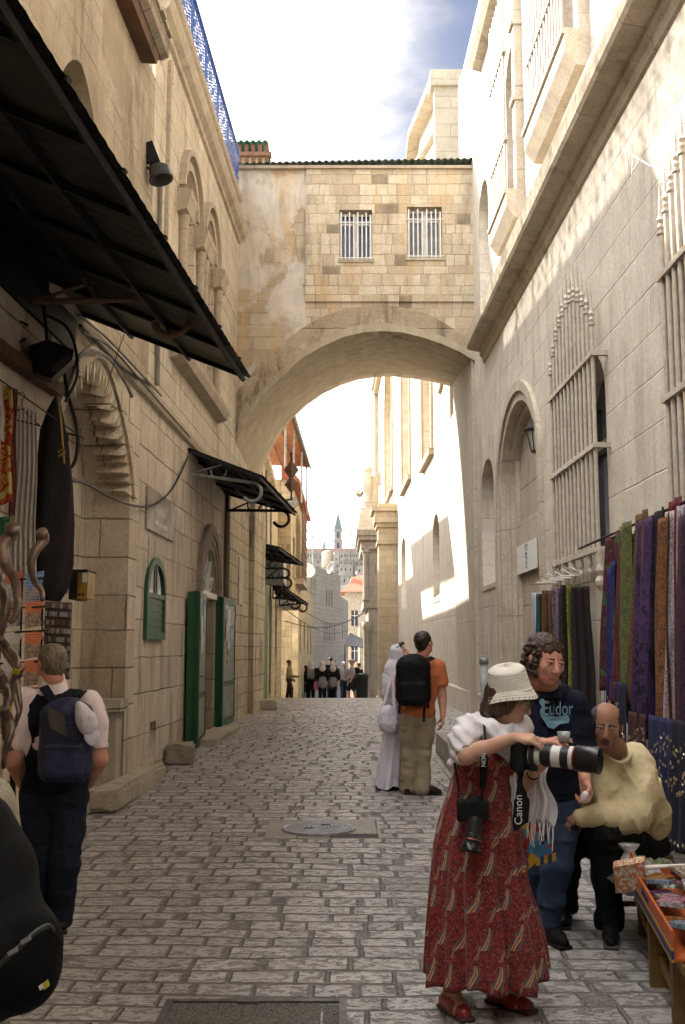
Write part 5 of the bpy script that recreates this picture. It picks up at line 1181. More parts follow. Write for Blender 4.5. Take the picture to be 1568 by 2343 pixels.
def left_goods():
 q = lambda u, v, Y=8.0: P(u, v, Y)
 red = fabric('red_yellow_rug', (.30, .03, .02), (.42, .28, .07), 9, 'floral', c3=(.42, .33, .12))
 o = cloth('rug', q(-30, 875, 7.6), q(30, 885, 7.6), q(-30, 1150, 7.6), q(26, 1152, 7.6), red, .012, 2, seed=2); tag(o, 'red and yellow patterned rug hanging at the left picture edge', 'rug')
 o = cloth('rug', q(26, 885, 7.75), q(40, 890, 7.75), q(20, 1180, 7.75), q(36, 1180, 7.75), fabric('dark_red_rug', (.10, .03, .025)), .01, 1, seed=4); tag(o, 'narrow dark red cloth hanging beside the yellow rug', 'rug')
 wf = fabric('white_scarf', (.50, .47, .44), (.44, .41, .38), 10)
 o = cloth('scarf', q(40, 925, 7.9), q(86, 945, 7.9), q(22, 1310, 7.9), q(84, 1318, 7.9), wf, .022, 5, 40, 30, seed=6, fringe=36); tag(o, 'white fringed scarf on a hanger beside the black robe', 'scarf')
 o = cloth('scarf', q(-14, 870, 7.5), q(8, 872, 7.5), q(-14, 1005, 7.5), q(12, 1008, 7.5), wf, .008, 2, seed=9); tag(o, 'short white scarf at the very left edge above the rug', 'scarf')
 hanger(q(52, 905, 7.9), (1, 0, -.25), MT['black'], 'black hanger holding the white fringed scarf', .3, None)
 outline_l = [(130, 905), (118, 935), (106, 985), (98, 1060), (92, 1150), (86, 1250), (84, 1340), (92, 1372)]
 outline_r = [(134, 905), (142, 960), (150, 1030), (158, 1110), (160, 1200), (160, 1290), (154, 1345), (136, 1376)]
 bk = fabric('black_velvet', (.012, .011, .013), (.02, .016, .022), 6, rough=.8, sheen=0)
 m = MB(); n = 28; vs = []
 for (a, b) in zip(outline_l, outline_r):
  l, r = P(*a, 8.0), P(*b, 8.0); c = (l + r) / 2; w = (r - l).length / 2
  for k in range(n):
   t = 2 * math.pi * k / n; rad = 1 + .12 * math.sin(5 * t + a[1] * .01)
   vs.append(c + Vector((w * math.cos(t) * rad, (.05 + w * .35) * math.sin(t) * rad, (r.z - l.z) * .5 * math.cos(t))))
 fs = [(j * n + k, j * n + (k + 1) % n, (j + 1) * n + (k + 1) % n, (j + 1) * n + k) for j in range(len(outline_l) - 1) for k in range(n)]
 fs += [tuple(range(n)), tuple(range((len(outline_l) - 1) * n, len(outline_l) * n))]
 m.add(vs, fs); r_ = m.build('robe', bk, None, True); fix_normals(r_.data); tag(r_, 'long black velvet robe hanging in front of the portal', 'robe')
 m = MB(); g = MT['yellow']; pts = [P(132, 905, 7.88), P(139, 950, 7.88), P(143, 1000, 7.88), P(148, 1060, 7.88)]; m.tube(pts, .009, 6); m.tube([P(133, 1035, 7.87), P(146, 1024, 7.87), P(150, 1034, 7.87), P(134, 1044, 7.87)], .008, 5); m.build('gold_trim', g, r_)
 o = cloth('robe', q(146, 985, 8.2), q(156, 990, 8.2), q(146, 1120, 8.2), q(158, 1125, 8.2), fabric('dark_green_cloth', (.01, .04, .02)), .01, 1, seed=3); tag(o, 'dark green cloth strip peeking out behind the black robe', 'cloth')
 o = cloth('bag', q(-10, 1185, 6.9), q(26, 1180, 6.9), q(-10, 1290, 6.9), q(20, 1290, 6.9), fabric('green_bag', (.03, .12, .06), (.015, .06, .03)), .02, 2, seed=5); tag(o, 'dark green cloth bag hanging behind the ram horns', 'bag')
 Rk = empty('booklet_rack', P(60, 1600, 7.0)); Y = 7.0
 tag(Rk, 'wire rack of colourful booklets and maps at the shop front', 'rack')
 m = MB()
 for u in (-40, 5, 52, 100): m.tube([P(u, 1305, Y + .03), P(u - 8, 1640, Y + .03)], .006, 5)
 for v in (1330, 1395, 1450, 1520, 1585, 1635): m.tube([P(-40, v, Y), P(104, v - 8, Y)], .006, 5)
 m.tube([P(30, 1640, Y + .1), P(30, 2040, Y + .1)], .02, 8); m.lathe((P(30, 2040, Y + .1).x, Y + .1, .0), [(.25, 0), (.25, .02), (.03, .04)], 16); m.build('wire_frame', MT['black'], Rk)
 rr = random.Random(4)
 cm = {}
 def cmat(k, cs):
  if k not in cm:
   s = NT('print_' + k); p = s.n('ShaderNodeTexCoord').outputs['Generated']; qz = s.sep(p)[2]
   a = s.mix(s.ramp(s.noise(p, 7, 4, .6), .4, .6), cs[1], cs[2]); a = s.mix(s.ramp(qz, .52, .56), a, cs[0])
   t = s.math('MULTIPLY', s.math('GREATER_THAN', s.math('FRACT', s.math('MULTIPLY', qz, 11.0)), .6), s.math('GREATER_THAN', s.noise(p, 30, 1), .52))
   a = s.mix(s.math('MULTIPLY', t, .5), a, (.6, .6, .6)); cm[k] = s.done(a, .35)
  return cm[k]
 pal = {'orange': ((.60, .16, .06), (.45, .30, .16), (.16, .12, .12)), 'blue': ((.10, .20, .45), (.35, .25, .18), (.12, .18, .35)), 'red': ((.48, .10, .08), (.20, .30, .42), (.5, .45, .35)), 'white': ((.55, .54, .52), (.35, .32, .28), (.5, .5, .5)), 'brown': ((.30, .19, .10), (.20, .13, .08), (.42, .30, .16))}
 rows = [(1312, 'upper', ['red', 'red', 'blue']), (1378, 'second', ['orange', 'red', 'orange']), (1448, 'third', ['white', 'white', 'orange']), (1512, 'fourth', ['white', 'white', 'orange']), (1575, 'lowest', ['brown', 'white', 'red'])]
 cn = ['left', 'middle', 'right']
 for (v, rn, cs) in rows:
  for i, c in enumerate(cs):
   u0 = -36 + i * 48 - (v - 1312) * .02; w = 40
   a, b = P(u0, v, Y - .03), P(u0 + w, v - 6, Y + .01); h = Vector((-.015, -.03, -.20 + .01 * i))
   m = MB(); t = Vector((.0, .012, 0)); h = Vector((-.012, .05, -.17 - (.05 if c == 'blue' else 0)))
   m.hexa([a + h, b + h, b + h + t, a + h + t, a, b, b + t, a + t]); o = m.build('booklet', cmat(c, pal[c])); tag(o, f'{c} covered booklet, {rn} row and {cn[i]} column of the wire rack', 'booklet', 'booklets in the wire rack')
 B = empty('souvenir_board', P(135, 1450, 7.6)); tag(B, 'grey board of small souvenirs between the rack and the portal', 'board')
 a, b = P(104, 1375, 7.6), P(164, 1378, 7.6); hh = Vector((0, 0, -.55))
 m = MB(); m.add([a, b, b + hh, a + hh, a + Vector((0, .03, 0)), b + Vector((0, .03, 0)), b + hh + Vector((0, .03, 0)), a + hh + Vector((0, .03, 0))], [(3, 2, 1, 0), (4, 5, 6, 7), (0, 1, 5, 4), (2, 3, 7, 6), (1, 2, 6, 5), (3, 0, 4, 7)]); m.build('panel', M_plain('board', (.12, .10, .085), .8), B)
 m = MB(); rr = random.Random(8)
 mats = [M_plain('trinket', c, .4, .3) for c in ((.32, .28, .25), (.18, .12, .1), (.35, .38, .42), (.10, .08, .07))]
 for i in range(10):
  for j in range(9):
   p = a.lerp(b, (i + .5) / 10) + Vector((0, -.012, -.03 - .06 * j)); m.obox(p, (.009, 0, 0), (0, .008, 0), (0, 0, .017), rr.randint(0, 3))
 m.build('souvenir_rows', mats, B)
 s = NT('horn'); p = s.obj(); n1 = s.noise(p, 7, 4, .6, .5); hm = s.done(s.mix(s.ramp(n1, .35, .65), (.13, .08, .055), (.03, .018, .012)), .28, s.noise(p, 30, 3), .003, .5, spec=.6)
 hm2 = M_plain('pale_horn', (.20, .125, .095), .3, c2=(.08, .05, .035), scale=9)
 horns = [([(95, 1215), (100, 1235), (80, 1262), (72, 1290), (78, 1325), (95, 1350), (98, 1375)], 'pale tipped horn curling in front of the black robe', hm2, .030),
             ([(30, 1205), (25, 1225), (5, 1250), (12, 1290), (32, 1320), (40, 1365), (38, 1405), (22, 1425)], 'largest twisted horn at the upper left of the shop front', hm2, .040),
             ([(-20, 1300), (0, 1340), (15, 1380), (5, 1430), (0, 1460), (18, 1500), (38, 1530)], 'long dark horn crossing behind the largest one', hm, .036),
             ([(0, 1460), (20, 1485), (38, 1510), (40, 1530), (28, 1560), (35, 1595), (45, 1640)], 'slim dark horn with yellow ribbon beside the rack', hm, .022),
             ([(-5, 1540), (12, 1570), (20, 1600), (10, 1640), (14, 1690), (30, 1720)], 'brown horn hanging low by the shoulder of the grey haired woman', hm, .032),
             ([(48, 1525), (38, 1555), (42, 1590), (46, 1620), (34, 1660), (20, 1690)], 'black horn hanging closest to the grey haired woman', hm, .024),
             ([(5, 1620), (22, 1650), (24, 1680), (12, 1720), (8, 1760)], 'lowest dark horn of the bunch', hm, .030)]
 for i, (px, lab, mt, r) in enumerate(horns):
  Yh = 5.9 + .1 * (i % 3)
  pts = [P(u, v, Yh + .04 * math.sin(k * 1.7)) for k, (u, v) in enumerate(px)]; out = []
  for k in range(len(pts) - 1):
   p0, p1, p2, p3 = pts[max(k - 1, 0)], pts[k], pts[k + 1], pts[min(k + 2, len(pts) - 1)]
   for j in range(6):
    t = j / 6; out.append(.5 * ((2 * p1) + (p2 - p0) * t + (2 * p0 - 5 * p1 + 4 * p2 - p3) * t * t + (3 * p1 - p0 - 3 * p2 + p3) * t ** 3))
  nn = len(out); rs = [r * (1.15 - .75 * k / nn) * (1 + .06 * math.sin(k * 2.2)) for k in range(nn)]
  m = MB(); m.tube(out, rs, 10); o = m.build('ram_horn', mt, None, True); tag(o, lab, 'horn', 'twisted ram horns at the shop front')
  if i in (3, 4):
   m = MB(); c = out[nn // 2]; m.lathe(c - (out[nn // 2 + 1] - out[nn // 2]) * .5, [(r * 1.0, 0), (r * 1.05, .03)], 12, out[nn // 2 + 1] - out[nn // 2]); m.build('yellow_ribbon', M_plain('yellow_ribbon', (.5, .38, .03), .5), o)
left_goods()
def right_goods():
 F = RW
 cols = [('white', (.52, .52, .56), (.46, .46, .5)), ('teal', (.02, .13, .15), (.015, .09, .10)), ('black and red striped', (.10, .015, .02), (.012, .01, .01)), ('olive green', (.10, .10, .03), (.06, .06, .02)), ('brown', (.13, .065, .02), (.08, .04, .015)), ('tan', (.15, .10, .045), (.09, .06, .03)),
   ('silvery pink', (.32, .20, .24), (.12, .07, .09)), ('lavender', (.22, .16, .22), (.08, .05, .08)), ('navy', (.02, .03, .06), (.03, .04, .08)), ('dark brown', (.04, .022, .015), (.02, .012, .01)), ('lime green', (.20, .24, .04), (.10, .12, .025)), ('black', (.015, .012, .012), (.03, .02, .02))]
 yA, yB = 13.25, 11.15; N = len(cols)
 for i, (nm, c1, c2) in enumerate(cols):
  if i: c1, c2 = [tuple(x * .6 for x in c) for c in (c1, c2)]
  t = i / (N - 1); Y = yA + (yB - yA) * t; n0, n1 = .09, .29 + (.03 if i in (4, 9) else 0)
  fm = fabric('scarf_' + nm.replace(' ', '_'), c1, c2, 14, 'stripev' if i % 2 else 'floral', rough=.75, sheen=.0, spec=.2)
  zt = 2.36 - .02 * (i % 3); zb = .72 + .05 * ((i * 5) % 4)
  if i == 0: n0, n1 = .16, .30
  o = cloth('scarf', F.w(Y, zt, n1), F.w(Y + .03, zt, n0), F.w(Y - .06, zb, n1 + .03), F.w(Y, zb, n0 - .04), fm, .018, 2.5, 16, 30, seed=i, fringe=14 if i % 2 else 0)
  tag(o, f'{nm} scarf hanging in the row under the middle window grille', 'scarf', 'scarves hung in a row under the window grille')
  if i in (1, 3, 5, 7, 9): hanger(F.w(Y + .02, 2.66 + .0, .20), F.w(Y, 0, .3) - F.w(Y, 0, .0) + Vector((0, .25, 0)), MT['white'] if i != 1 else MT['yellow'], ('white' if i != 1 else 'yellow') + f' hanger hooked on the grille rail above the {nm} scarf', .34)
 sh = [('burgundy patchwork', (.10, .015, .03), (.03, .012, .015), (.05, .10, .02)), ('dull red', (.13, .03, .035), (.05, .015, .02), None), ('olive', (.12, .13, .045), (.06, .07, .03), None), ('black shawl with red flowers', (.012, .010, .010), (.012, .010, .010), (.18, .03, .02)),
          ('golden brown', (.16, .085, .03), (.10, .05, .02), None), ('purple', (.07, .035, .11), (.04, .02, .06), (.02, .015, .03)), ('grey violet', (.10, .08, .12), (.05, .04, .06), None), ('black', (.010, .008, .010), (.015, .012, .012), None), ('rust brown', (.20, .085, .03), (.10, .04, .02), None), ('crimson', (.16, .02, .02), (.08, .01, .02), None), ('pale lilac', (.40, .35, .38), (.2, .15, .2), None), ('dark plum', (.05, .02, .04), (.02, .01, .02), None), ('black and gold', (.03, .025, .015), (.12, .08, .03), None)]
 us = [1400, 1423, 1442, 1452, 1478, 1488, 1508, 1522, 1530, 1548, 1556, 1572, 1600, 1640]
 n = .32
 fr = fabric('olive_fringe', (.06, .055, .03), (.03, .028, .018))
 for i in range(len(sh)):
  nm, c1, c2, c3 = sh[i]; ua, ub = us[i] - 5, us[i + 1] + 9
  c1, c2 = [tuple(x * .62 for x in c) for c in (c1, c2)]; c3 = c3 and tuple(x * .8 for x in c3)
  Ya, Yb = F.px(ua, 1300, n)[0], F.px(ub, 1300, n)[0]
  fm = fabric('shawl_' + nm.replace(' ', '_'), c1, c2, 16, ['floral', 'stripev', 'noise'][i % 3], rough=.75, sheen=0, c3=c3, spec=.2)
  zt = (2.66, 2.58, 2.70, 2.62, 2.74)[i % 5]; zb = 1.30 - .06 * (i % 4) - .04 * i * .4
  k = .03 * (i % 3)
  o = cloth('shawl', F.w(Ya, zt, n + k), F.w(Yb, zt + .02, n + k), F.w(Ya + .05, zb, n + k + .06), F.w(Yb - .05, zb - .03, n + k + .06), fm, .055, 1.4 if i not in (3, 5) else 2.2, 26, 30, seed=20 + i, fringe=22, fmat=fr)
  tag(o, (f'{nm} shawl' if 'shawl' not in nm else nm) + ' hanging on the wall behind the seated man', 'shawl', 'shawls hanging on the wall behind the seated man')
 m = MB(); m.tube([F.w(10.6, 2.67, n), F.w(6.4, 2.72, n)], .012, 6); o = m.build('shawl_rail', MT['black']); tag(o, 'thin rail carrying the big shawls along the right wall', 'rail')
 fm = fabric('royal_blue_cloth', (.016, .015, .075), (.010, .010, .05), 8)
 a = F.px(1392, 1350, .42)[0]
 o = cloth('cloth', F.w(a + .12, 2.35, .38), F.w(a - .12, 2.45, .38), F.w(a + .1, .25, .45), F.w(a - .25, .25, .5), fm, .03, 2, 20, 30, seed=50); tag(o, 'royal blue long cloth hanging left of the big shawls', 'cloth')
 coin = M_plain('coins', (.55, .48, .36), .25, .9, var=.1)
 for i, (ua, ub, v0, v1, c, nm) in enumerate(((1405, 1432, 1560, 1990, (.012, .012, .03), 'black coin trimmed skirt hanging right of the blue cloth'), (1440, 1478, 1630, 1960, (.035, .015, .015), 'dark brown coin belt under the olive shawls'), (1486, 1540, 1640, 1950, (.012, .014, .045), 'navy coin trimmed skirt at the right end of the stall'), (1540, 1600, 1650, 1950, (.01, .01, .02), 'black coin trimmed skirt at the right picture edge'))):
  nn = .5; Ya, Yb = F.px(ua, v0, nn)[0], F.px(ub, v0, nn)[0]; z0 = F.px((ua + ub) / 2, v0, nn)[1]; z1 = max(.3, F.px((ua + ub) / 2, v1, nn)[1])
  o = cloth('coin_skirt', F.w(Ya, z0, nn), F.w(Yb, z0, nn), F.w(Ya + .05, z1, nn + .05), F.w(Yb - .05, z1, nn + .05), fabric('coin_cloth', c, tuple(x * 1.2 for x in c), 12), .02, 3, 24, 24, seed=60 + i)
  tag(o, nm, 'skirt'); m = MB(); rr = random.Random(i)
  for k in range(70):
   t = rr.random(); row = rr.choice([.12, .2, .28, .34, .40, .46, .85, .9]) ; y = Ya + (Yb - Ya) * t; z = z0 + (z1 - z0) * (row + .10 * (1 - abs(2 * t - 1)) + rr.uniform(-.02, .02))
   c = F.w(y, z, nn + .055 + row * .04); m.lathe(c, [(.001, -.002), (.012, -.002), (.012, .002), (.001, .002)], 7, (-1, rr.uniform(-.6, .2), rr.uniform(-.3, .5)))
  m.build('coin', coin, o); o.children[0]['kind'] = 'stuff'
right_goods()
def street_things():
 x, y = -.21, 9.62; gz = ground_z(y); o = empty('manhole_cover', (x, y, gz)); tag(o, 'round cast iron manhole cover with concentric rings in the paving', 'manhole')
 prof = [(.0, .0), (.33, 0), (.33, .020), (.315, .026), (.30, .018)]
 r = .292
 while r > .03: prof += [(r, .014), (r - .003, .026), (r - .015, .026), (r - .018, .012)]; r -= .032
 prof += [(.0, .018)]
 m = MB(); m.lathe((x, y, gz), prof, 48); m.build('cover', MT['iron'], o)
 m = MB()
 for dx, dy in ((-.09, -.08), (.06, .09)): m.box((x + dx - .04, y + dy - .018, gz + .0265), (x + dx + .04, y + dy + .018, gz + .0285))
 m.build('lifting_hole', MT['dark'], o)
 def slab(m, x0, y0, x1, y1, h): m.hexa([(x0, y0, ground_z(y0) - .05), (x1, y0, ground_z(y0) - .05), (x1, y1, ground_z(y1) - .05), (x0, y1, ground_z(y1) - .05), (x0, y0, ground_z(y0) + h), (x1, y0, ground_z(y0) + h), (x1, y1, ground_z(y1) + h), (x0, y1, ground_z(y1) + h)])
 m = MB(); slab(m, x - .46, y - .40, x + .54, y + .44, .004); o = m.build('manhole_surround', M_stone('surround', (.42, .385, .34), (.36, .33, .29), .3, .5, .9, .006, (.16, .15, .13), 90., (.1, .09, .08), .4, grime=.8)); tag(o, kind='structure')
 m = MB()
 slab(m, x + .10, y - .37, x + .52, y - .22, .0075)
 o = m.build('tar_patch', MT['asphalt']); tag(o, kind='structure')
 o = empty('inspection_cover', (-.4, 4.9, 0)); tag(o, 'rectangular iron framed inspection cover at the bottom of the picture', 'manhole')
 x0, x1, y0, y1 = -.84, .02, 4.3, 5.28
 m = MB(); t = .035
 for (a, b) in (((x0, y0), (x0 + t, y1)), ((x1 - t, y0), (x1, y1)), ((x0 + t, y1 - t), (x1 - t, y1)), ((x0 + t, y0), (x1 - t, y0 + t))): m.box((a[0], a[1], -.03), (b[0], b[1], .012))
 m.box((x0 + .34, y1 - .055, -.0), (x0 + .44, y1 + .01, .016)); m.build('frame', MT['ironl'], o)
 s = NT('gravel_infill'); p = s.pos(); v = s.vor(p, 130, 'F1', 'Color'); q = s.sep(v)
 gm = s.done(s.mix(q[0], (.045, .043, .04), (.20, .185, .16)), .9, s.vor(p, 130), .006, 1.0)
 m = MB(); m.box((x0 + t, y0 + t, -.03), (x1 - .12, y1 - .07, .006)); m.box((x1 - .11, y0 + t, -.03), (x1 - t, y1 - .06, .004)); m.box((x0 + t, y1 - .065, -.03), (x1 - .13, y1 - t, .003)); m.build('infill', gm, o)
 def stone(name, label, cx, cy, sx, sy, h, seed, rot=0, mat=None, cat='stone'):
  import bmesh
  bm = bmesh.new(); bmesh.ops.create_cube(bm, size=1.0); bmesh.ops.scale(bm, vec=(sx, sy, h), verts=bm.verts)
  bmesh.ops.bevel(bm, geom=list(bm.edges), offset=min(h * .15, .03), segments=2, affect='EDGES')
  bmesh.ops.subdivide_edges(bm, edges=list(bm.edges), cuts=3, use_grid_fill=True)
  rr = random.Random(seed); gz = ground_z(cy)
  from mathutils import noise as mn
  for v in bm.verts:
   k = mn.noise_vector(v.co * 6 + Vector((seed, 0, 0))) * .022 + mn.noise_vector(v.co * 22 + Vector((seed, 3, 0))) * .006; v.co += k
  bmesh.ops.rotate(bm, verts=bm.verts, cent=(0, 0, 0), matrix=Matrix.Rotation(rot, 3, 'Z')); bmesh.ops.translate(bm, verts=bm.verts, vec=(cx, cy, gz + h / 2 - .02))
  me = bpy.data.meshes.new(name); bm.to_mesh(me); bm.free(); o = link_mesh(name, me, mat or MT['step'], None, False); tag(o, label, cat); return o
 stone('stone_step', 'long worn stone step lying along the foot of the portal', -2.28, 11.6, .30, 2.5, .20, 1, -.03)
 stone('stone_slab', 'flat grey slab between the long step and the portal', -2.6, 10.9, .35, 1.6, .14, 2, 0)
 stone('stone_block', 'rough stone block stained yellow beside the open green door', -2.12, 14.0, .36, .62, .26, 3, .1, M_stone('yellow_stained_stone', (.30, .26, .19), (.24, .2, .15), 2, 2, 3, .004, None, 93., (.30, .24, .05), .5, grime=1., bump=.03), 'stone')
 stone('stone_block', 'low broken stone at the foot of the far green door frame', -1.72, 23.6, .5, .8, .22, 5, .1)
 m = MB(); m.box((1.30, 11.3, -.2), (2.75, 14.95, .50)); m.box((1.24, 11.25, -.2), (1.299, 15.0, .18)); o = m.build('stone_platform', M_stone('platform_stone', (.36, .32, .26), (.30, .26, .21), .36, .6, 1.1, .01, None, 95., (.12, .1, .08), .6, grime=.9, bump=.02)); tag(o, 'low grey stone platform running along the right wall', 'platform')
 Y = 14.0; a = P(1107, 1504, Y); b = P(1107, 1605, Y); o = empty('post', (a.x, Y, .2)); tag(o, 'short grey painted service post standing against the right wall', 'post')
 m = MB(); m.lathe((a.x, Y, .4), [(.05, 0), (.05, a.z - .46)], 14); m.build('pipe', M_plain('grey_paint', (.34, .34, .34), .5), o, True)
 m = MB(); m.lathe((a.x, Y, a.z - .08), [(.062, 0), (.062, .06), (.05, .075)], 14); m.build('cap', MT['tin'], o, True)
 T = empty('wooden_bench', (2.0, 5.7, 0)); tag(T, 'low brown wooden trestle bench carrying the orange carton', 'table')
 m = MB(); d = Vector((-.235, -1.6, 0)).normalized(); sx = Vector((-d.y, d.x, 0)) * -1
 c0 = Vector((1.73, 6.5, 0));
 if sx.x < 0: sx = -sx
 def tp(a, b, z): return c0 + d * a + sx * b + Vector((0, 0, z))
 m.obox(tp(.95, .30, .340), d * 1.0, sx * .33, (0, 0, .018)); m.build('top', MT['woodo'], T)
 for (a, b) in ((.05, .05), (1.0, .0), (1.62, .0), (.05, .55), (1.0, .58), (1.62, .58)):
  l = MB(); l.obox(tp(a, b, .160), d * .03, sx * (.03 if a != 1.0 else .045), (0, 0, .162)); l.build('leg', MT['woodo'], T)
 m = MB(); m.obox(tp(.52, .02, .17), (d * .47 + Vector((0, 0, -.06))), sx * .018, (0, 0, .03)); m.obox(tp(.05, .3, .16), d * .02, sx * .24, (0, 0, .025)); m.obox(tp(1.3, .02, .12), d * .3, sx * .018, (0, 0, .03)); m.build('brace', MT['woodo'], T)
 C = empty('carton_tray', tp(1.1, .25, .360)); tag(C, 'orange and purple open carton tray full of wrapped goods on the bench', 'box')
 om = M_plain('orange_print', (.42, .09, .02), .5, var=.1); pm = M_plain('purple_print', (.035, .02, .13), .5, var=.1); ym = M_plain('yellow_print', (.42, .30, .03), .5, var=.1)
 zb, zt = .360, .490
 a0, a1, b0, b1 = .50, 1.9, -.06, .55
 m = MB()
 m.obox(tp((a0 + a1) / 2, b0, (zb + zt) / 2 + .03), d * (a1 - a0) / 2, sx * .006, (0, 0, (zt - zb) / 2 - .03), 0)
 m.obox(tp(a0, (b0 + b1) / 2, (zb + zt) / 2), d * .006, sx * (b1 - b0) / 2, (0, 0, (zt - zb) / 2), 0)
 m.obox(tp((a0 + a1) / 2, (b0 + b1) / 2, zb + .01), d * (a1 - a0) / 2, sx * (b1 - b0) / 2, (0, 0, .006), 0)
 m.obox(tp(a0 + .12, b0 - .002, zt + .02), d * .12, sx * .004, (0, 0, .05), 0)
 m.build('tray', om, C)
 m = MB(); m.obox(tp((a0 + a1) / 2, b0 - .001, zb + .030), d * (a1 - a0) / 2, sx * .006, (0, 0, .018)); m.build('purple_band', pm, C)
 m = MB(); m.obox(tp((a0 + a1) / 2, b0 - .001, zb + .055), d * (a1 - a0) / 2, sx * .006, (0, 0, .007)); m.obox(tp((a0 + a1) / 2, b0 - .001, zb + .006), d * (a1 - a0) / 2, sx * .006, (0, 0, .006)); m.build('yellow_band', ym, C)
 cu = bpy.data.curves.new('t', 'FONT'); cu.body = '\u05e1\u05d5\u05db\u05e8\u05d9\u05d5\u05ea'[::-1]; cu.size = .085; cu.extrude = .001; cu.align_x = 'CENTER'
 if F_HE: cu.font = F_HE
 ob = bpy.data.objects.new('t', cu); me = bpy.data.meshes.new_from_object(ob); bpy.data.objects.remove(ob); bpy.data.curves.remove(cu)
 for v in me.vertices:
  x_, y_, z_ = v.co; v.co = tp(a0 + .62 + x_, b0 - .009 - z_, zb + .078 + y_)
 me.materials.clear(); fix_normals(me); link_mesh('lettering', me, pm, C)
 rr = random.Random(12)
 pk = [('pink', (.45, .20, .25)), ('white', (.55, .55, .58)), ('orange', (.55, .22, .05)), ('pale blue', (.30, .42, .55)), ('purple', (.14, .05, .16)), ('beige', (.45, .38, .27))]
 for i in range(30):
  nm, c = pk[i % 6]; c = tuple(x * .6 for x in c); a = a0 + .09 + (i % 10) * .125; b = b0 + .09 + (i // 10) * .17; yaw = rr.uniform(-.7, .7); ti = rr.uniform(-.25, .25)
  e1 = (d * math.cos(yaw) + sx * math.sin(yaw)); e2 = (sx * math.cos(yaw) - d * math.sin(yaw)) ; e1 = (e1 + Vector((0, 0, ti))).normalized()
  m = MB(); cc = tp(a, b, zt - .03 + .012 * (i % 4)); m.obox(cc, e1 * .075, e2 * .055, e1.cross(e2) * .010);
  o = m.build('packet', fabric('packet_' + nm.replace(' ', '_'), c, tuple(x * .35 for x in c), 40, 'noise', rough=.2, sheen=0, spec=.7)); tag(o, f'{nm} wrapped packet in the orange carton, {["nearest", "middle", "wall side"][i // 10]} row, {("first", "second", "third", "fourth", "fifth", "sixth", "seventh", "eighth", "ninth", "tenth")[i % 10]} from its far end', 'packet', 'wrapped packets in the orange carton')
 pl = fabric('olive_in_plastic', (.085, .10, .045), (.20, .20, .18), 10, 'floral', rough=.22, sheen=0, spec=.9)
 def blob(name, label, px, Y, z0, mat, h, seed, dy=.35, cat='parcel'):
  l, r = P(px[0], px[1], Y), P(px[2], px[3], Y); from_ = l; rr2 = random.Random(seed)
  from mathutils import noise as mn
  def f(u, v):
   x = l.x + (r.x - l.x) * u; y = Y - .02 + dy * v; e = (max(0, 1 - abs(2 * u - 1) ** 4)) * (max(0, 1 - abs(2 * v - 1) ** 3))
   return Vector((x, y, z0 + h * e * (.7 + .6 * mn.noise(Vector((u * 4, v * 3, seed)))) + .02 * mn.noise(Vector((u * 14, v * 12, seed)))))
  m = MB(); m.grid(36, 26, f); o = m.build(name, mat, None, True); tag(o, label, cat); return o
 blob('wrapped_cloth', 'olive cloth in crinkled clear plastic on the far end of the bench', (1420, 2010, 1600, 2010), 5.95, .365, pl, .15, 4, .5)
 wb = M_plain('white_plastic', (.50, .48, .47), .25, var=.35, scale=18, spec=.8)
 a = P(1412, 1960, 6.1)
 m = MB(); m.lathe((a.x + .07, 6.1, .30), [(.02, 0), (.07, .02), (.085, .10), (.05, .2), (.03, .24), (.06, .28)], 14); o = m.build('plastic_bag', wb, None, True); tag(o, 'crumpled white plastic bag hanging off the bench corner', 'bag')
 cc = P(1442, 2000, 5.75); m = MB(); m.obox(cc, Vector((.075, -.03, .02)), Vector((.01, .02, -.07)), Vector((.01, .03, .01))); o = m.build('packet', fabric('orange_photo_packet', (.45, .18, .07), (.55, .5, .42), 18, 'floral', rough=.25, sheen=0, spec=.7)); tag(o, 'orange and white packet propped at the near bench corner', 'packet')
 m = MB(); m.tube([P(1470, 1985, 5.7), P(1568, 1978, 5.7)], [.014, .006], 8); o = m.build('white_rod', MT['white']); tag(o, 'white paper strip lying on the olive wrapped cloth', 'paper')
 c = G0(618, 1694); m = MB(); m.add([c + Vector((-.05, 0, .01)), c + Vector((.0, -.03, .03)), c + Vector((.06, 0, .015)), c + Vector((.0, .04, .05))], [(0, 1, 2, 3)]); o = m.build('litter', M_plain('orange_litter', (.45, .20, .06), .7)); tag(o, 'small crumpled orange scrap lying on the street', 'litter')
def G0(u, v):
 a, y, z = ray(u, v); Y = 10
 for _ in range(20): t = (ground_z(Y) - CZ) / z; Y = y * t
 return Vector((a * t, Y, ground_z(Y)))
street_things()
# ================================================================== PEOPLE
import openvdb
_rs = np.random.RandomState(3); _lat = _rs.rand(32, 32, 32).astype('f')
def vnoise(x, y, z):
 xi, yi, zi = np.floor(x).astype(int), np.floor(y).astype(int), np.floor(z).astype(int)
 fx, fy, fz = x - xi, y - yi, z - zi
 fx, fy, fz = fx * fx * (3 - 2 * fx), fy * fy * (3 - 2 * fy), fz * fz * (3 - 2 * fz)
 def L(a, b, c): return _lat[(xi + a) % 32, (yi + b) % 32, (zi + c) % 32]
 x00 = L(0, 0, 0) * (1 - fx) + L(1, 0, 0) * fx; x10 = L(0, 1, 0) * (1 - fx) + L(1, 1, 0) * fx
 x01 = L(0, 0, 1) * (1 - fx) + L(1, 0, 1) * fx; x11 = L(0, 1, 1) * (1 - fx) + L(1, 1, 1) * fx
 return ((x00 * (1 - fy) + x10 * fy) * (1 - fz) + (x01 * (1 - fy) + x11 * fy) * fz) * 2 - 1
V = Vector
def basis(f, u=(0, 0, 1)):
 f = V(f).normalized(); r = f.cross(V(u)).normalized(); u = r.cross(f); return r, f, u       # right, forward, up
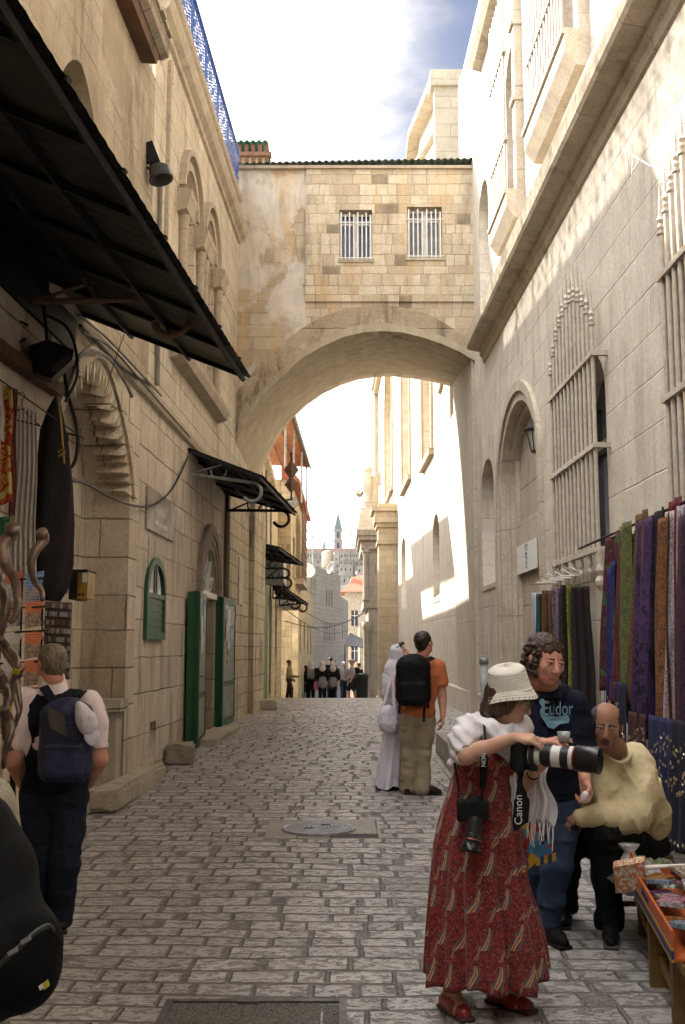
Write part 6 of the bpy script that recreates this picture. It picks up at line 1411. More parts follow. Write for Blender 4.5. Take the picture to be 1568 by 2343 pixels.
class Sdf:
 def __init__(s): s.p = []; s.bd = 0
 def b(s): s.bd = 1; return s
 def cone(s, a, b, ra, rb=None, k=.02, m=0, op=1, flat=None):
  s.p.append(('c', np.array(a, 'f'), np.array(b, 'f'), ra, ra if rb is None else rb, k, m, op)); return s
 def chain(s, pts, rs, k=.02, m=0, op=1):
  for i in range(len(pts) - 1): s.cone(pts[i], pts[i + 1], rs[i], rs[i + 1], k, m, op)
  return s
 def ell(s, c, r, B=None, k=.02, m=0, op=1):
  B = B or (V((1, 0, 0)), V((0, 1, 0)), V((0, 0, 1)))
  s.p.append(('e', np.array(c, 'f'), np.array(r, 'f'), np.array([list(b) for b in B], 'f'), 0, k, m, op)); return s
 def box(s, c, r, B=None, rd=.01, k=.01, m=0, op=1):
  B = B or (V((1, 0, 0)), V((0, 1, 0)), V((0, 0, 1)))
  s.p.append(('b', np.array(c, 'f'), np.array(r, 'f'), np.array([list(b) for b in B], 'f'), rd, k, m, op)); return s
 def ev(s, q, P_):
  t = q[0]
  if t == 'c':
   a, b = q[1], q[2]; ba = b - a; d2 = float(ba @ ba) + 1e-9; pa = P_ - a
   h = np.clip((pa @ ba) / d2, 0, 1); return np.sqrt(((pa - h[..., None] * ba) ** 2).sum(-1)) - (q[3] + (q[4] - q[3]) * h)
  if t == 'e':
   l = (P_ - q[1]) @ q[3].T; r = q[2]; k0 = np.sqrt(((l / r) ** 2).sum(-1)); k1 = np.sqrt(((l / (r * r)) ** 2).sum(-1)) + 1e-6
   return k0 * (k0 - 1) / k1
  l = np.abs((P_ - q[1]) @ q[3].T) - (q[2] - q[4]); return np.sqrt((np.maximum(l, 0) ** 2).sum(-1)) + np.minimum(l.max(-1), 0) - q[4]
 def bb(s, q):
  if q[0] == 'c': r = max(q[3], q[4]); return np.minimum(q[1], q[2]) - r, np.maximum(q[1], q[2]) + r
  r = np.abs(q[3].T) @ q[2]; return q[1] - r, q[1] + r
 def mesh(s, name, vox, mats, parent, disp=None, smooth=True, matfn=None):
  lo = np.min([s.bb(q)[0] for q in s.p if q[7] == 1], axis=0) - 4 * vox - .01; hi = np.max([s.bb(q)[1] for q in s.p if q[7] == 1], axis=0) + 4 * vox + .01
  n = np.ceil((hi - lo) / vox).astype(int) + 1
  D = np.full(tuple(n), 1.0, 'f')
  ax = [lo[i] + np.arange(n[i]) * vox for i in range(3)]
  for q in s.p:
   b0, b1 = s.bb(q); k = q[5]; mg = k + 3.5 * vox
   i0 = np.clip(np.floor((b0 - mg - lo) / vox).astype(int), 0, n); i1 = np.clip(np.ceil((b1 + mg - lo) / vox).astype(int) + 1, 0, n)
   if (i1 <= i0).any(): continue
   sl = tuple(slice(a, b) for a, b in zip(i0, i1))
   G = np.stack(np.meshgrid(*[ax[i][sl[i]].astype('f') for i in range(3)], indexing='ij'), -1)
   d = s.ev(q, G); A = D[sl]
   if q[7] == 1:
    h = np.maximum(k - np.abs(A - d), 0) / k; D[sl] = np.minimum(A, d) - h * h * k * .25
   else:
    d = -d; h = np.maximum(k - np.abs(A - d), 0) / k; D[sl] = np.maximum(A, d) + h * h * k * .25
  if disp is not None:
   I = np.where(np.abs(D) < .045); X = ax[0][I[0]]; Y = ax[1][I[1]]; Z = ax[2][I[2]]
   D[I] += disp(X, Y, Z).astype('f')
  D = np.clip(D, -4 * vox, 4 * vox)
  g = openvdb.FloatGrid(4 * vox); g.copyFromArray(D)
  pts, tr, qd = g.convertToPolygons(0.0, 0.0) if False else _v2p(g)
  pts = pts * vox + lo
  me = bpy.data.meshes.new(name)
  faces = qd[:, ::-1] if len(qd) else qd
  nf = len(faces); nt = len(tr)
  me.vertices.add(len(pts)); me.vertices.foreach_set('co', pts.astype('f').ravel())
  loops = np.concatenate([faces.ravel(), tr[:, ::-1].ravel()]) if nt else faces.ravel()
  me.loops.add(len(loops)); me.loops.foreach_set('vertex_index', loops.astype('i'))
  me.polygons.add(nf + nt); st = np.concatenate([np.arange(nf) * 4, nf * 4 + np.arange(nt) * 3]); me.polygons.foreach_set('loop_start', st.astype('i'))
  me.update(calc_edges=True); me.validate()
  c = pts.mean(0); a = pts[loops[0:nf * 4:4]] ; b = pts[loops[1:nf * 4:4]]; d_ = pts[loops[2:nf * 4:4]]
  vol = np.einsum('ij,ij->i', a - c, np.cross(b - c, d_ - c)).sum()
  if vol < 0: me.flip_normals()
  mats = mats if isinstance(mats, list) else [mats]
  o = link_mesh(name, me, mats, None, smooth)
  if len(mats) > 1:
   C = np.empty(len(me.polygons) * 3, 'f'); me.polygons.foreach_get('center', C); C = C.reshape(-1, 3)
   best = np.full(len(C), 9.0, 'f'); mi = np.zeros(len(C), 'i')
   for q in s.p:
    if q[7] != 1: continue
    b0, b1 = s.bb(q); idx = np.where(((C > b0 - .03) & (C < b1 + .03)).all(1))[0]
    if not len(idx): continue
    d = s.ev(q, C[idx]) - (.004 if q[6] else 0); w = d < best[idx]; best[idx[w]] = d[w]; mi[idx[w]] = q[6]
   if matfn is not None: mi = matfn(C, mi)
   me.polygons.foreach_set('material_index', mi)
  if parent is not None: o.parent = parent; me.transform(Matrix.Translation(-wloc(parent)))
  return o
def _v2p(g):
 r = g.convertToPolygons(isovalue=0.0, adaptivity=0.0)
 if len(r) == 3:
  p, t, q = r
 else:
  p, q = r; t = np.zeros((0, 3), 'i')
 return np.asarray(p, 'f'), np.asarray(t).reshape(-1, 3), np.asarray(q).reshape(-1, 4)
# ---------- skin, hair, cloth materials
def skin(name, c, c2=None):
 s = NT(name); p = s.obj(); n1 = s.noise(p, 14, 4, .6); n2 = s.noise(p, 160, 2, .5)
 col = s.mix(s.ramp(n1, .3, .7), c, c2 or (c[0] * .92, c[1] * .78, c[2] * .74))
 m = s.done(col, .58, s.math('MULTIPLY_ADD', n2, .5, n1), .0015, .5, spec=.3)
 b = [n for n in s.t.nodes if n.type == 'BSDF_PRINCIPLED'][0]; b.inputs['Subsurface Weight'].default_value = .12; b.inputs['Subsurface Radius'].default_value = (.02, .008, .004)
 return m
def hairm(name, c, c2, scale=70):
 s = NT(name); p = s.obj(); q = s.sep(p)
 v = s.comb(s.math('MULTIPLY', q[0], 1.0), s.math('MULTIPLY', q[1], 1.0), s.math('MULTIPLY', q[2], .25))
 n1 = s.noise(v, scale, 4, .6, .5); return s.done(s.mix(s.ramp(n1, .35, .65), c, c2), .45, n1, .006, 1.0, spec=.4)
def wear(name, c, c2=None, scale=5, rough=.85, bump=.004, weave=260, sheen=0, spec=.12, fold=9):
 s = NT(name); p = s.obj(); w = s.noise(p, weave, 2, .5); n = s.noise(p, scale, 4, .6); f = s.noise(p, fold, 3, .55, .8)
 col = s.mix(s.ramp(n, .3, .7), c, c2 or tuple(x * .82 for x in c)); col = s.mix(1.0, col, s.mix(w, (1.12,) * 3, (.88,) * 3), 'MULTIPLY')
 return s.done(col, rough, s.math('MULTIPLY_ADD', w, .12, f), bump * 2.5, .7, spec=spec, sheen=sheen)
SK_F = skin('fair_skin', (.50, .31, .22)); SK_P = skin('pink_skin', (.52, .27, .20)); SK_D = skin('tan_skin', (.27, .145, .09)); LIP = M_plain('lip', (.42, .19, .15), .4, var=.1)
EYEW = M_plain('eye_white', (.55, .52, .50), .25, var=.02); IRIS = M_plain('iris_dark', (.015, .01, .008), .15)
def head(S, E, c, f, u=(0, 0, 1), s=1.0, neck=None, nr=.055, lip=1, brow=2, stub=None, eyes=True, wide=1.0):
 """adds a head to body S; E = dict collecting eye centres"""
 r, f, u = basis(f, u); c = V(c); L = lambda x, y, z: c + r * (x * s * wide) + f * (y * s) + u * (z * s); B = (r, f, u)
 S.ell(L(0, -.018, .035), (.076 * s * wide, .094 * s, .085 * s), B, .02)
 S.ell(L(0, .025, -.025), (.062 * s * wide, .066 * s, .085 * s), B, .03)
 S.cone(L(0, .035, -.060), L(0, .062, -.098), .045 * s * wide, .024 * s, .03, stub or 0)
 for q in (-1, 1):
  S.cone(L(q * .045, .0, -.05), L(q * .02, .055, -.095), .026 * s, .018 * s, .025, stub or 0)
  S.ell(L(q * .040, .058, -.020), (.024 * s,) * 3, B, .02)
  S.ell(L(q * .031, .102, .004), (.018 * s, .015 * s, .012 * s), B, .010, 0, -1)
  S.cone(L(q * .020, .086, .0125), L(q * .043, .081, .0115), .0058 * s, .0058 * s, .004); S.cone(L(q * .020, .085, -.0070), L(q * .042, .080, -.0065), .0048 * s, .0048 * s, .004)
  S.cone(L(q * .015, .0945, .0255), L(q * .034, .092, .0290), .0040 * s, .0042 * s, .004, brow); S.cone(L(q * .034, .092, .0290), L(q * .050, .080, .0245), .0042 * s, .0030 * s, .004, brow)
  S.ell(L(q * .079, -.012, -.008), (.010 * s, .021 * s, .032 * s), B, .008)
  S.ell(L(q * .011, .100, -.036), (.009 * s, .010 * s, .008 * s), B, .006)
 S.cone(L(0, .084, .018), L(0, .108, -.030), .009 * s, .0125 * s, .012)
 S.cone(L(-.018, .087, -.063), L(.018, .087, -.063), .0042 * s, .0042 * s, .005, lip)
 S.cone(L(-.013, .087, -.072), L(.013, .087, -.072), .0052 * s, .0052 * s, .005, lip)
 S.cone(L(-.024, .094, -.068), L(.024, .094, -.068), .0022, .0022, .004, 0, -1)
 if neck is not None: S.chain([L(0, -.03, -.03), L(0, -.025, -.09), V(neck)], [.052 * s, nr, nr * 1.12], .03)
 E.setdefault('eyes', []).append((L, s, B)); return L
def eyes(L, s, parent):
 for q in (-1, 1):
  c = L(q * .031, .0775, .003); m = MB(); d = (L(q * .031, .2, .004) - c).normalized()
  m.lathe(c, [(.0001, -.0125 * s)] + [(.0125 * s * math.sin(t), -.0125 * s * math.cos(t)) for t in [.5, 1, 1.5, 2, 2.4, 2.62]] , 12, d, 0)
  m.lathe(c, [(.0063 * s, .0109 * s), (.0045 * s, .0122 * s), (.0001, .0128 * s)], 10, d, 1)
  m.build('eye', [EYEW, IRIS], parent, True)
def hand(S, w, d, pn, side, curl=(.3, .35, .4, .45), s=1.0, thumb=(.7, .5), m=0, spread=.06, k=.0045):
 """w wrist, d direction to fingers, pn palm-facing normal, side +1 right / -1 left"""
 w, d = V(w), V(d).normalized(); pn = V(pn); pn = (pn - d * pn.dot(d)).normalized(); t = d.cross(pn) * side
 offs = (.030, .010, -.011, -.030); ln = (.92, 1.0, .94, .76)
 for i in range(4):
  kn = w + d * (.088 - .006 * abs(i - 1)) * s + t * offs[i] * s
  S.cone(w + t * offs[i] * .5 * s, kn, .0155 * s, .0125 * s, .016, m)
  S.cone(w + d * .03 * s + t * offs[i] * .8 * s + pn * .006 * s, kn, .013 * s, .010 * s, .012, m)
  a = 0; p = kn; dd = (d + t * spread * (1.2 - i * .8)).normalized()
  for j, (l, r0, r1) in enumerate(((.043, .0100, .0090), (.027, .0090, .0082), (.021, .0082, .0068))):
   a += curl[i] * (1.0, 1.15, .8)[j]
   v = dd * math.cos(a) + pn * math.sin(a); q = p + v * l * s * ln[i]; S.cone(p, q, r0 * s, r1 * s, k, m); p = q
 b = w + d * .025 * s + t * .024 * s + pn * .008 * s; v1 = (d * .62 + t * .72 + pn * .25 * (1 + thumb[1])).normalized(); p1 = b + v1 * .042 * s
 S.cone(b, p1, .0155 * s, .012 * s, .012, m)
 v2 = (d * (.80) + t * (.50 - thumb[0] * .5) + pn * (.25 + thumb[1] * .8)).normalized(); p2 = p1 + v2 * .032 * s; S.cone(p1, p2, .0112 * s, .0098 * s, .005, m)
 v3 = (d * .85 + t * (.15 - thumb[0] * .35) + pn * (.3 + thumb[1])).normalized(); S.cone(p2, p2 + v3 * .025 * s, .0098 * s, .0078 * s, .004, m)
def limb(S, a, b, c, r, m=0, k=.02):
 """upper/lower limb with muscle taper r=(top, mid, joint, calf, end)"""
 a, b, c = V(a), V(b), V(c); S.cone(a, a.lerp(b, .45), r[0], r[1], k, m); S.cone(a.lerp(b, .45), b, r[1], r[2], k, m)
 q = b.lerp(c, .3); S.cone(b, q, r[2], r[3], k, m); S.cone(q, c, r[3], r[4], k, m)
def foot(S, an, toe, r=.036, m=0, k=.02, h=.0):
 an, toe = V(an), V(toe); d = (toe - an); d.z = 0; L = d.length; d.normalize(); gz = toe.z
 heel = V((an.x, an.y, gz + .035)) - d * .035
 S.cone(an, heel, r, .034, k, m); S.cone(heel, V((an.x, an.y, gz + .034)) + d * L * .62, .036, .038, k, m); S.cone(V((an.x, an.y, gz + .034)) + d * L * .62, V((an.x, an.y, gz + .028)) + d * (L - .02), .038, .026, k, m)
 S.cone(an, V((an.x, an.y, gz + .05)) + d * L * .55, r * .9, .028, k, m)
def shoes(name, parent, pairs, mat, vox=.006, sole=None):
 for (an, toe) in pairs:
  an, toe = V(an), V(toe); S = Sdf(); d = toe - an; d.z = 0; L = d.length; d.normalize(); g = toe.z; s = V((-d.y, d.x, 0))
  b = V((an.x, an.y, g)) - d * .05
  S.cone(b + V((0, 0, .045)), b + d * .02 + V((0, 0, .085)), .038, .038, .02); S.cone(b + V((0, 0, .04)), b + d * (L * .65 + .05) + V((0, 0, .045)), .040, .046, .02); S.cone(b + d * (L * .6 + .05) + V((0, 0, .045)), b + d * (L + .04) + V((0, 0, .034)), .046, .032, .02)
  S.cone(b + d * .05 + V((0, 0, .085)), b + d * L * .75 + V((0, 0, .060)), .036, .032, .02)
  S.box(b + d * (L * .5 + .02) - V((0, 0, .10)), (L, .2, .10), (d, s, V((0, 0, 1))), .0, .006, 0, -1)
  o = S.mesh(name, vox, mat, parent)
  S2 = Sdf(); S2.box(b + d * (L * .5 + .015) + V((0, 0, .012)), (L * .5 + .058, .043, .012), (d, s, V((0, 0, 1))), .011, .01); S2.mesh('sole', vox, sole or MT['black'], o)
def folds(amp=.006, sx=14, sz=5, amp2=.0025):
 return lambda x, y, z: amp * .6 * vnoise(x * sx + 7, y * sx, z * sz) + amp * 1.1 * (np.abs(vnoise(x * sx * .9 + 2 * z, y * sx * .9, z * sz * 1.3 + 1.5 * x)) - .3) + amp2 * vnoise(x * 38, y * 38 + 3, z * 20)
def torso(S, pel, ch, nk, f, w=.19, dp=.11, belly=.0, m=0, k=.06, hip=.165, gx=0):
 g = 0 if S.bd else .016 + gx
 if S.bd: w *= .93; dp *= .9
 r, f, u = basis(f, V(nk) - V(pel)); B = (r, f, u); pel, ch, nk = V(pel), V(ch), V(nk)
 S.ell(ch, (w * .92, dp, .17), B, k, m); S.ell(pel.lerp(ch, .5) + f * belly * .5, (w * .80 + belly * .5, dp * .95 + belly, .17), B, k, m); S.ell(pel, (hip, dp * 1.05 + belly * .4, .13), B, k, m)
 S.cone(ch + u * .10 - r * w * .55, ch + u * .10 + r * w * .55, .056 + g, .056 + g, k, m); S.cone(ch + u * .08, nk, .078 + g, .047 + g, k, m)
 return B
def T_(body, size, org, ex, ez, en, mat, parent, name='lettering', ext=.0008, font=None, wrap=None):
 cu = bpy.data.curves.new('t', 'FONT'); cu.body = body; cu.size = size; cu.extrude = ext; cu.align_x = 'CENTER'; cu.align_y = 'CENTER'; cu.resolution_u = 3
 if font: cu.font = font
 ob = bpy.data.objects.new('t', cu); me = bpy.data.meshes.new_from_object(ob); bpy.data.objects.remove(ob); bpy.data.curves.remove(cu)
 org, ex, ez, en = V(org), V(ex).normalized(), V(ez).normalized(), V(en).normalized()
 for v in me.vertices:
  x, y, z = v.co; v.co = wrap(x, y, z) if wrap else org + ex * x + ez * y + en * z
 me.materials.clear(); fix_normals(me); return link_mesh(name, me, mat, parent)
def strap(name, pts, w, mat, parent, nrm, t=.003):
 """flat band along pts, width w (list ok), facing nrm"""
 pts = [V(p) for p in pts]; nrm = V(nrm).normalized(); m = MB(); ws = w if isinstance(w, (list, tuple)) else [w] * len(pts); vs = []
 for i, p in enumerate(pts):
  d = (pts[min(i + 1, len(pts) - 1)] - pts[max(i - 1, 0)]).normalized(); s_ = d.cross(nrm).normalized() * ws[i] / 2
  vs += [p - s_ - nrm * t, p + s_ - nrm * t, p + s_ + nrm * t, p - s_ + nrm * t]
 fs = [(0, 1, 2, 3), tuple(4 * (len(pts) - 1) + q for q in (3, 2, 1, 0))]
 for i in range(len(pts) - 1):
  for k in range(4): a = 4 * i + k; b = 4 * i + (k + 1) % 4; fs.append((a, a + 4, b + 4, b))
 m.add(vs, fs); o = m.build(name, mat, parent); fix_normals(o.data); return o
def crv(pts, n=6):
 pts = [V(p) for p in pts]; out = []
 for k in range(len(pts) - 1):
  p0, p1, p2, p3 = pts[max(k - 1, 0)], pts[k], pts[k + 1], pts[min(k + 2, len(pts) - 1)]
  for j in range(n):
   t = j / n; out.append(.5 * ((2 * p1) + (p2 - p0) * t + (2 * p0 - 5 * p1 + 4 * p2 - p3) * t * t + (3 * p1 - p0 - 3 * p2 + p3) * t ** 3))
 return out + [pts[-1]]
def M_paisley():
 s = NT('red_paisley_cotton'); p = s.obj(); q = s.sep(p)
 X = s.math('MULTIPLY_ADD', q[1], -.6, q[0]); Z = q[2]
 wob = s.noise(p, 5, 2); X = s.math('MULTIPLY_ADD', wob, .05, X); Z = s.math('MULTIPLY_ADD', wob, .05, Z)
 def pais(cw, ch, off, r, seed):
  gx = s.math('ADD', s.math('DIVIDE', X, cw), off); row = s.math('FLOOR', s.math('ADD', s.math('DIVIDE', Z, ch), off))
  gx = s.math('MULTIPLY_ADD', row, .5, gx); fx = s.math('MULTIPLY', s.math('SUBTRACT', s.math('FRACT', gx), .5), cw)
  fz = s.math('MULTIPLY', s.math('SUBTRACT', s.math('FRACT', s.math('ADD', s.math('DIVIDE', Z, ch), off)), .5), ch)
  fx = s.math('MULTIPLY_ADD', s.math('MULTIPLY', fz, fz), 4.0, s.math('MULTIPLY_ADD', fz, -.30, fx))
  w = s.math('MULTIPLY_ADD', fz, -.10, r * .22)
  d = s.math('DIVIDE', s.math('ABSOLUTE', fx), s.math('MAXIMUM', w, .002))
  inz = s.math('MULTIPLY', s.math('LESS_THAN', s.math('ABSOLUTE', fz), r * 1.35), 1.0)
  return s.math('MULTIPLY', s.math('LESS_THAN', d, 1.0), inz), s.math('MULTIPLY', s.math('LESS_THAN', d, .45), inz), s.math('MULTIPLY', s.math('LESS_THAN', d, 2.6), inz)
 base = s.mix(s.ramp(s.noise(p, 55, 4, .6, 1.2), .44, .56), (.24, .027, .022), (.10, .016, .017))
 sm = s.ramp(s.noise(p, 80, 3, .5, 2.0), .60, .63); base = s.mix(sm, base, (.20, .16, .17))
 base = s.mix(s.ramp(s.vor(p, 60), .10, .06), base, (.42, .28, .10))
 a, a2, a3 = pais(.125, .16, 0.0, .036, 1); b, b2, b3 = pais(.125, .16, .37, .022, 2)
 col = s.mix(s.math('MULTIPLY', a3, s.ramp(s.noise(p, 90, 2), .40, .5)), base, (.11, .09, .095))
 col = s.mix(s.math('MULTIPLY', a, s.ramp(s.noise(p, 110, 2), .34, .46, .35, .9)), col, (.50, .38, .22)); col = s.mix(a2, col, (.30, .10, .05))
 col = s.mix(s.math('MULTIPLY', b, .8), col, (.42, .33, .22)); col = s.mix(b2, col, (.16, .05, .04))
 return s.done(col, .85, s.noise(p, 240, 2), .002, .5, spec=.15, sheen=.1)
def person_photographer():
 Y0 = 5.15; base = G0(1120, 2290); O = empty('person', base); tag(O, 'person in white bucket hat and long red paisley dress aiming a big white lens', 'person')
 gz = 0.0
 # ---- body
 S = Sdf(); E = {}
 f = V((.55, -.83, 0)).normalized(); r, f, u = basis(f)
 nk = P(1136, 1652, 5.17); shc = P(1131, 1668, 5.17); pel = P(1105, 1860, 5.2); ch = P(1122, 1725, 5.18)
 torso(S.b(), pel, ch, nk, f, .155, .095, 0, 0, .05, .15)
 hc = P(1166, 1600, 5.13); hf = V((.90, -.30, -.30)); hu = V((-.1, 0, 1)) + V((.28, 0, 0))
 Lh = head(S, E, hc, hf, (.18, -.05, 1), .97, nk, .047)
 shR = P(1068, 1662, 5.06); elR = P(1068, 1728, 4.90); wrR = P(1176, 1688, 4.86)
 shL = P(1192, 1668, 5.27); elL = P(1205, 1802, 5.12); wrL = P(1222, 1765, 4.92)
 limb(S, shR, elR, wrR, (.040, .042, .040, .038, .027)); limb(S, shL, elL, wrL, (.038, .044, .038, .036, .026))
 S.cone(shR, P(1110, 1668, 5.14), .036, .04, .03)
 hand(S, wrR, P(1215, 1690, 4.84) - wrR, V((.25, .35, -1)), 1, (.50, .45, .40, .35), .95, (.9, .5))
 hand(S, wrL, P(1252, 1738, 4.86) - wrL, V((-.25, .5, .8)), -1, (.20, .25, .30, .35), .95, (.3, .2))
 hipc = pel; aR = P(1033, 2238, 5.13); aL = P(1148, 2222, 5.22)
 limb(S, hipc - V((.08, 0, .05)), P(1070, 2060, 5.1), aR, (.075, .065, .05, .048, .032)); limb(S, hipc + V((.08, .03, -.05)), P(1135, 2050, 5.15), aL, (.075, .065, .05, .050, .032))
 tR = P(1066, 2316, 5.0); tR.z = gz; tL = P(1212, 2296, 5.1); tL.z = gz
 foot(S, aR, tR, .032); foot(S, aL, tL, .032)
 S.mesh('body', .0045, [SK_F, LIP, hairm('brown_brow', (.05, .025, .015), (.03, .015, .01))], O)
 eyes(E['eyes'][0][0], .97, O)
 # ---- hair
 H = Sdf(); rr_, ff, uu = basis(hf, (.18, -.05, 1)); B = (rr_, ff, uu)
 H.ell(Lh(0, -.022, .035), (.088, .102, .092), B, .02)
 for (x, y, z, w) in ((-.075, -.01, -.03, .024), (-.062, -.05, -.04, .03), (-.03, -.085, -.045, .032), (.02, -.09, -.045, .032), (.06, -.055, -.04, .03), (.075, -.01, -.03, .024), (.070, .022, -.005, .018), (-.072, .022, -.005, .018)):
  H.cone(Lh(x, y, z + .06), Lh(x * 1.12, y * 1.05 - .004, z - .045), w, w * .85, .025)
 H.ell(Lh(0, .115, -.02), (.062, .08, .12), B, .02, 0, -1)
 H.mesh('hair', .005, hairm('dark_brown_bob', (.060, .030, .018), (.022, .011, .007)), O, lambda x, y, z: .005 * vnoise(x * 90, y * 90, z * 12))
 m = MB()
 for q in (-1, 1):
  c = Lh(q * .031, .104, .002); m.tube([c + (rr_ * math.cos(t) * .021 + uu * math.sin(t) * .016) for t in [k * math.pi / 7 for k in range(15)]], .0014, 5)
  m.tube([Lh(q * .053, .10, .006), Lh(q * .078, .02, .006), Lh(q * .08, -.02, -.002)], .0015, 5)
 m.tube([Lh(-.01, .105, .004), Lh(.01, .105, .004)], .0015, 5); m.build('glasses', MT['rust'], O)
 # ---- bucket hat
 ax = V((-.17, -.10, .98)).normalized(); hb = P(1168, 1592, 5.13) + ax * .0
 prof = [];
 def rib(r0, h0, r1, h1, n):
  for k in range(n * 4):
   t = k / (n * 4); prof.append((r0 + (r1 - r0) * t + .0016 * math.sin(k * math.pi / 2), h0 + (h1 - h0) * t))
 rib(.132, -.012, .106, .040, 4); rib(.106, .040, .092, .128, 8); rib(.092, .128, .075, .150, 1); prof.append((.045, .157)); prof.append((.001, .157))
 inner = [(r_ - .006, h) for r_, h in prof[:-3]][::-1]
 m = MB(); k = 56; vs = []; a1 = ax.orthogonal().normalized(); a2 = ax.cross(a1); full = prof[::-1] + [(r_ - .006, h + .002) for r_, h in prof if r_ > .02]
 for (r_, h) in full:
  for j in range(k):
   t = 2 * math.pi * j / k; wv = 1 + (.035 * math.sin(2 * t + 1) + .02 * math.sin(5 * t)) * (1 if h < .03 else .35)
   p = hb + ax * (h + .010 * math.sin(2 * t + .6) * max(0, 1 - h / .05) - (.016 * max(0, math.cos(t + 2.4)) if h > .12 else 0)) + (a1 * math.cos(t) * .93 + a2 * math.sin(t) * 1.03) * r_ * wv; vs.append(p)
 n = len(full); fs = [(i * k + j, i * k + (j + 1) % k, (i + 1) * k + (j + 1) % k, (i + 1) * k + j) for i in range(n - 1) for j in range(k)]
 m.add(vs, fs); ht = m.build('hat', wear('cream_straw_cloth', (.66, .64, .58), (.60, .57, .50), 14), O, True); fix_normals(ht.data)
 m = MB(); nb = len(prof) - 1
 for j in range(0, k, 2):
  p = vs[nb * k + j]; m.tube([p + ax * .003, p + ax * .016 + (p - hb).normalized() * .001], .0016, 4)
 m.build('edge_stitch', M_plain('red_stitch', (.35, .10, .08), .7), ht)
 # ---- dress skirt: lofted pleated shell
 prf = [(1722, 1048, 1180, .13), (1752, 1040, 1182, .135), (1796, 1028, 1177, .14), (1835, 1018, 1182, .15), (1876, 1007, 1188, .165), (1939, 995, 1194, .18), (2023, 988, 1203, .20), (2107, 982, 1229, .22), (2170, 979, 1243, .235), (2226, 977, 1251, .245)]
 nr_, nt = 46, 180; m = MB(); vs = []
 import bisect
 vl = [q[0] for q in prf]
 def prof_at(v):
  i = min(max(bisect.bisect_right(vl, v) - 1, 0), len(prf) - 2); t = (v - vl[i]) / (vl[i + 1] - vl[i]); return [prf[i][j] + (prf[i + 1][j] - prf[i][j]) * t for j in range(4)]
 for i in range(nr_):
  v = 1718 + (2226 - 1718) * i / (nr_ - 1); _, ul, ur, dpt = prof_at(v); a, b = P(ul, v, Y0), P(ur, v, Y0); c = (a + b) / 2; hw = (b - a).length / 2; g = max(0, (v - 1800) / 420)
  for j in range(nt):
   t = 2 * math.pi * j / nt
   pl = .018 * g ** .6 * math.sin(13 * t + .9 * math.sin(3 * t) + g * .8) + .010 * g * math.sin(29 * t + 2 * g) + .006 * math.sin(22 * t) * min(1, g * 4)
   slit = -.05 * g * g * math.exp(-((t - 5.05) / .10) ** 2)
   rad = 1 + (pl + slit) / max(hw, .1)
   x = c.x + hw * math.cos(t) * rad; y = Y0 + dpt * math.sin(t) * rad * 1.0
   z = c.z + g ** 3 * (.018 * math.sin(3 * t + 1) - .030 * math.cos(t + 1.9) + .01 * math.sin(9 * t))
   vs.append(V((x, y, z)))
 fs = [(i * nt + j, (i + 1) * nt + j, (i + 1) * nt + (j + 1) % nt, i * nt + (j + 1) % nt) for i in range(nr_ - 1) for j in range(nt)]
 m.add(vs, fs); PM = M_paisley(); dr = m.build('dress', PM, O, True); sm = dr.modifiers.new('solid', 'SOLIDIFY'); sm.thickness = .003; sm.offset = -1
 Bd = Sdf(); torso(Bd, pel + V((0, 0, .14)), ch, nk + V((0, 0, -.08)), f, .165, .112, 0, 0, .05, .15); Bd.cone(P(1160, 1748, 5.1), P(1125, 1748, 5.08), .07, .07, .05)
 Bd.box(ch + V((0, 0, .30)), (.4, .4, .19), None, .0, .01, 0, -1)
 Bd.mesh('bodice', .006, PM, O, folds(.004, 30, 8))
 m = MB();
 # ---- white shawl
 W = wear('white_knit', (.66, .64, .67), (.60, .58, .61), 6, bump=.006, weave=180)
 Sh = Sdf()
 Sh.chain([P(1070, 1665, 5.05), P(1060, 1695, 4.97), P(1062, 1718, 4.93)], [.058, .066, .060], .03)
 Sh.chain([P(1070, 1662, 5.05), P(1100, 1668, 5.04), P(1120, 1668, 5.02), P(1150, 1700, 5.00), P(1168, 1728, 5.03)], [.052, .040, .042, .046, .026], .025)
 Sh.chain([P(1092, 1650, 5.14), P(1122, 1664, 5.07), P(1156, 1674, 5.06), P(1186, 1668, 5.12), P(1196, 1682, 5.2)], [.034, .034, .032, .034, .046], .022)
 Sh.chain([P(1192, 1660, 5.22), P(1186, 1695, 5.10), P(1168, 1728, 5.04)], [.062, .05, .028], .035)
 Sh.chain([P(1070, 1664, 5.1), P(1090, 1658, 5.22), P(1140, 1662, 5.28), P(1190, 1668, 5.3)], [.05, .05, .05, .05], .04)
 Sh.chain([P(1046, 1700, 5.1), P(1036, 1745, 5.12), P(1040, 1775, 5.14)], [.03, .022, .012], .02)
 Sh.cone(elR, elR.lerp(wrR, .25), .043, .043, .008, 0, -1);
 Sh.mesh('shawl', .0055, W, O, lambda x, y, z: .0042 * np.sin(z * 105 + x * 75 + 3.2 * vnoise(x * 8, y * 8, z * 8)) + .007 * (np.abs(vnoise(x * 16, y * 16, z * 20)) - .3))
 # ---- long lens camera
 cb = P(1193, 1722, 4.90); d = V((.87, -.46, -.045)).normalized(); s_, d, up = basis(d)
 K = empty('camera', cb); tag(K, 'large black camera with white ringed telephoto lens held by the photographer', 'camera')
 C = Sdf(); B2 = (d, s_, up)
 C.box(cb, (.034, .070, .050), B2, .016, .01); C.box(cb - up * .055 - d * .0, (.030, .066, .022), B2, .014, .02); C.box(cb + up * .055 - d * .0, (.030, .028, .020), B2, .014, .02)
 C.cone(cb + s_ * .066 + up * .045 + d * .012, cb + s_ * .066 - up * .07 + d * .012, .020, .020, .015); C.mesh('camera_body', .004, wear('black_rubber', (.012, .012, .013), None, 30, .5, .001), K)
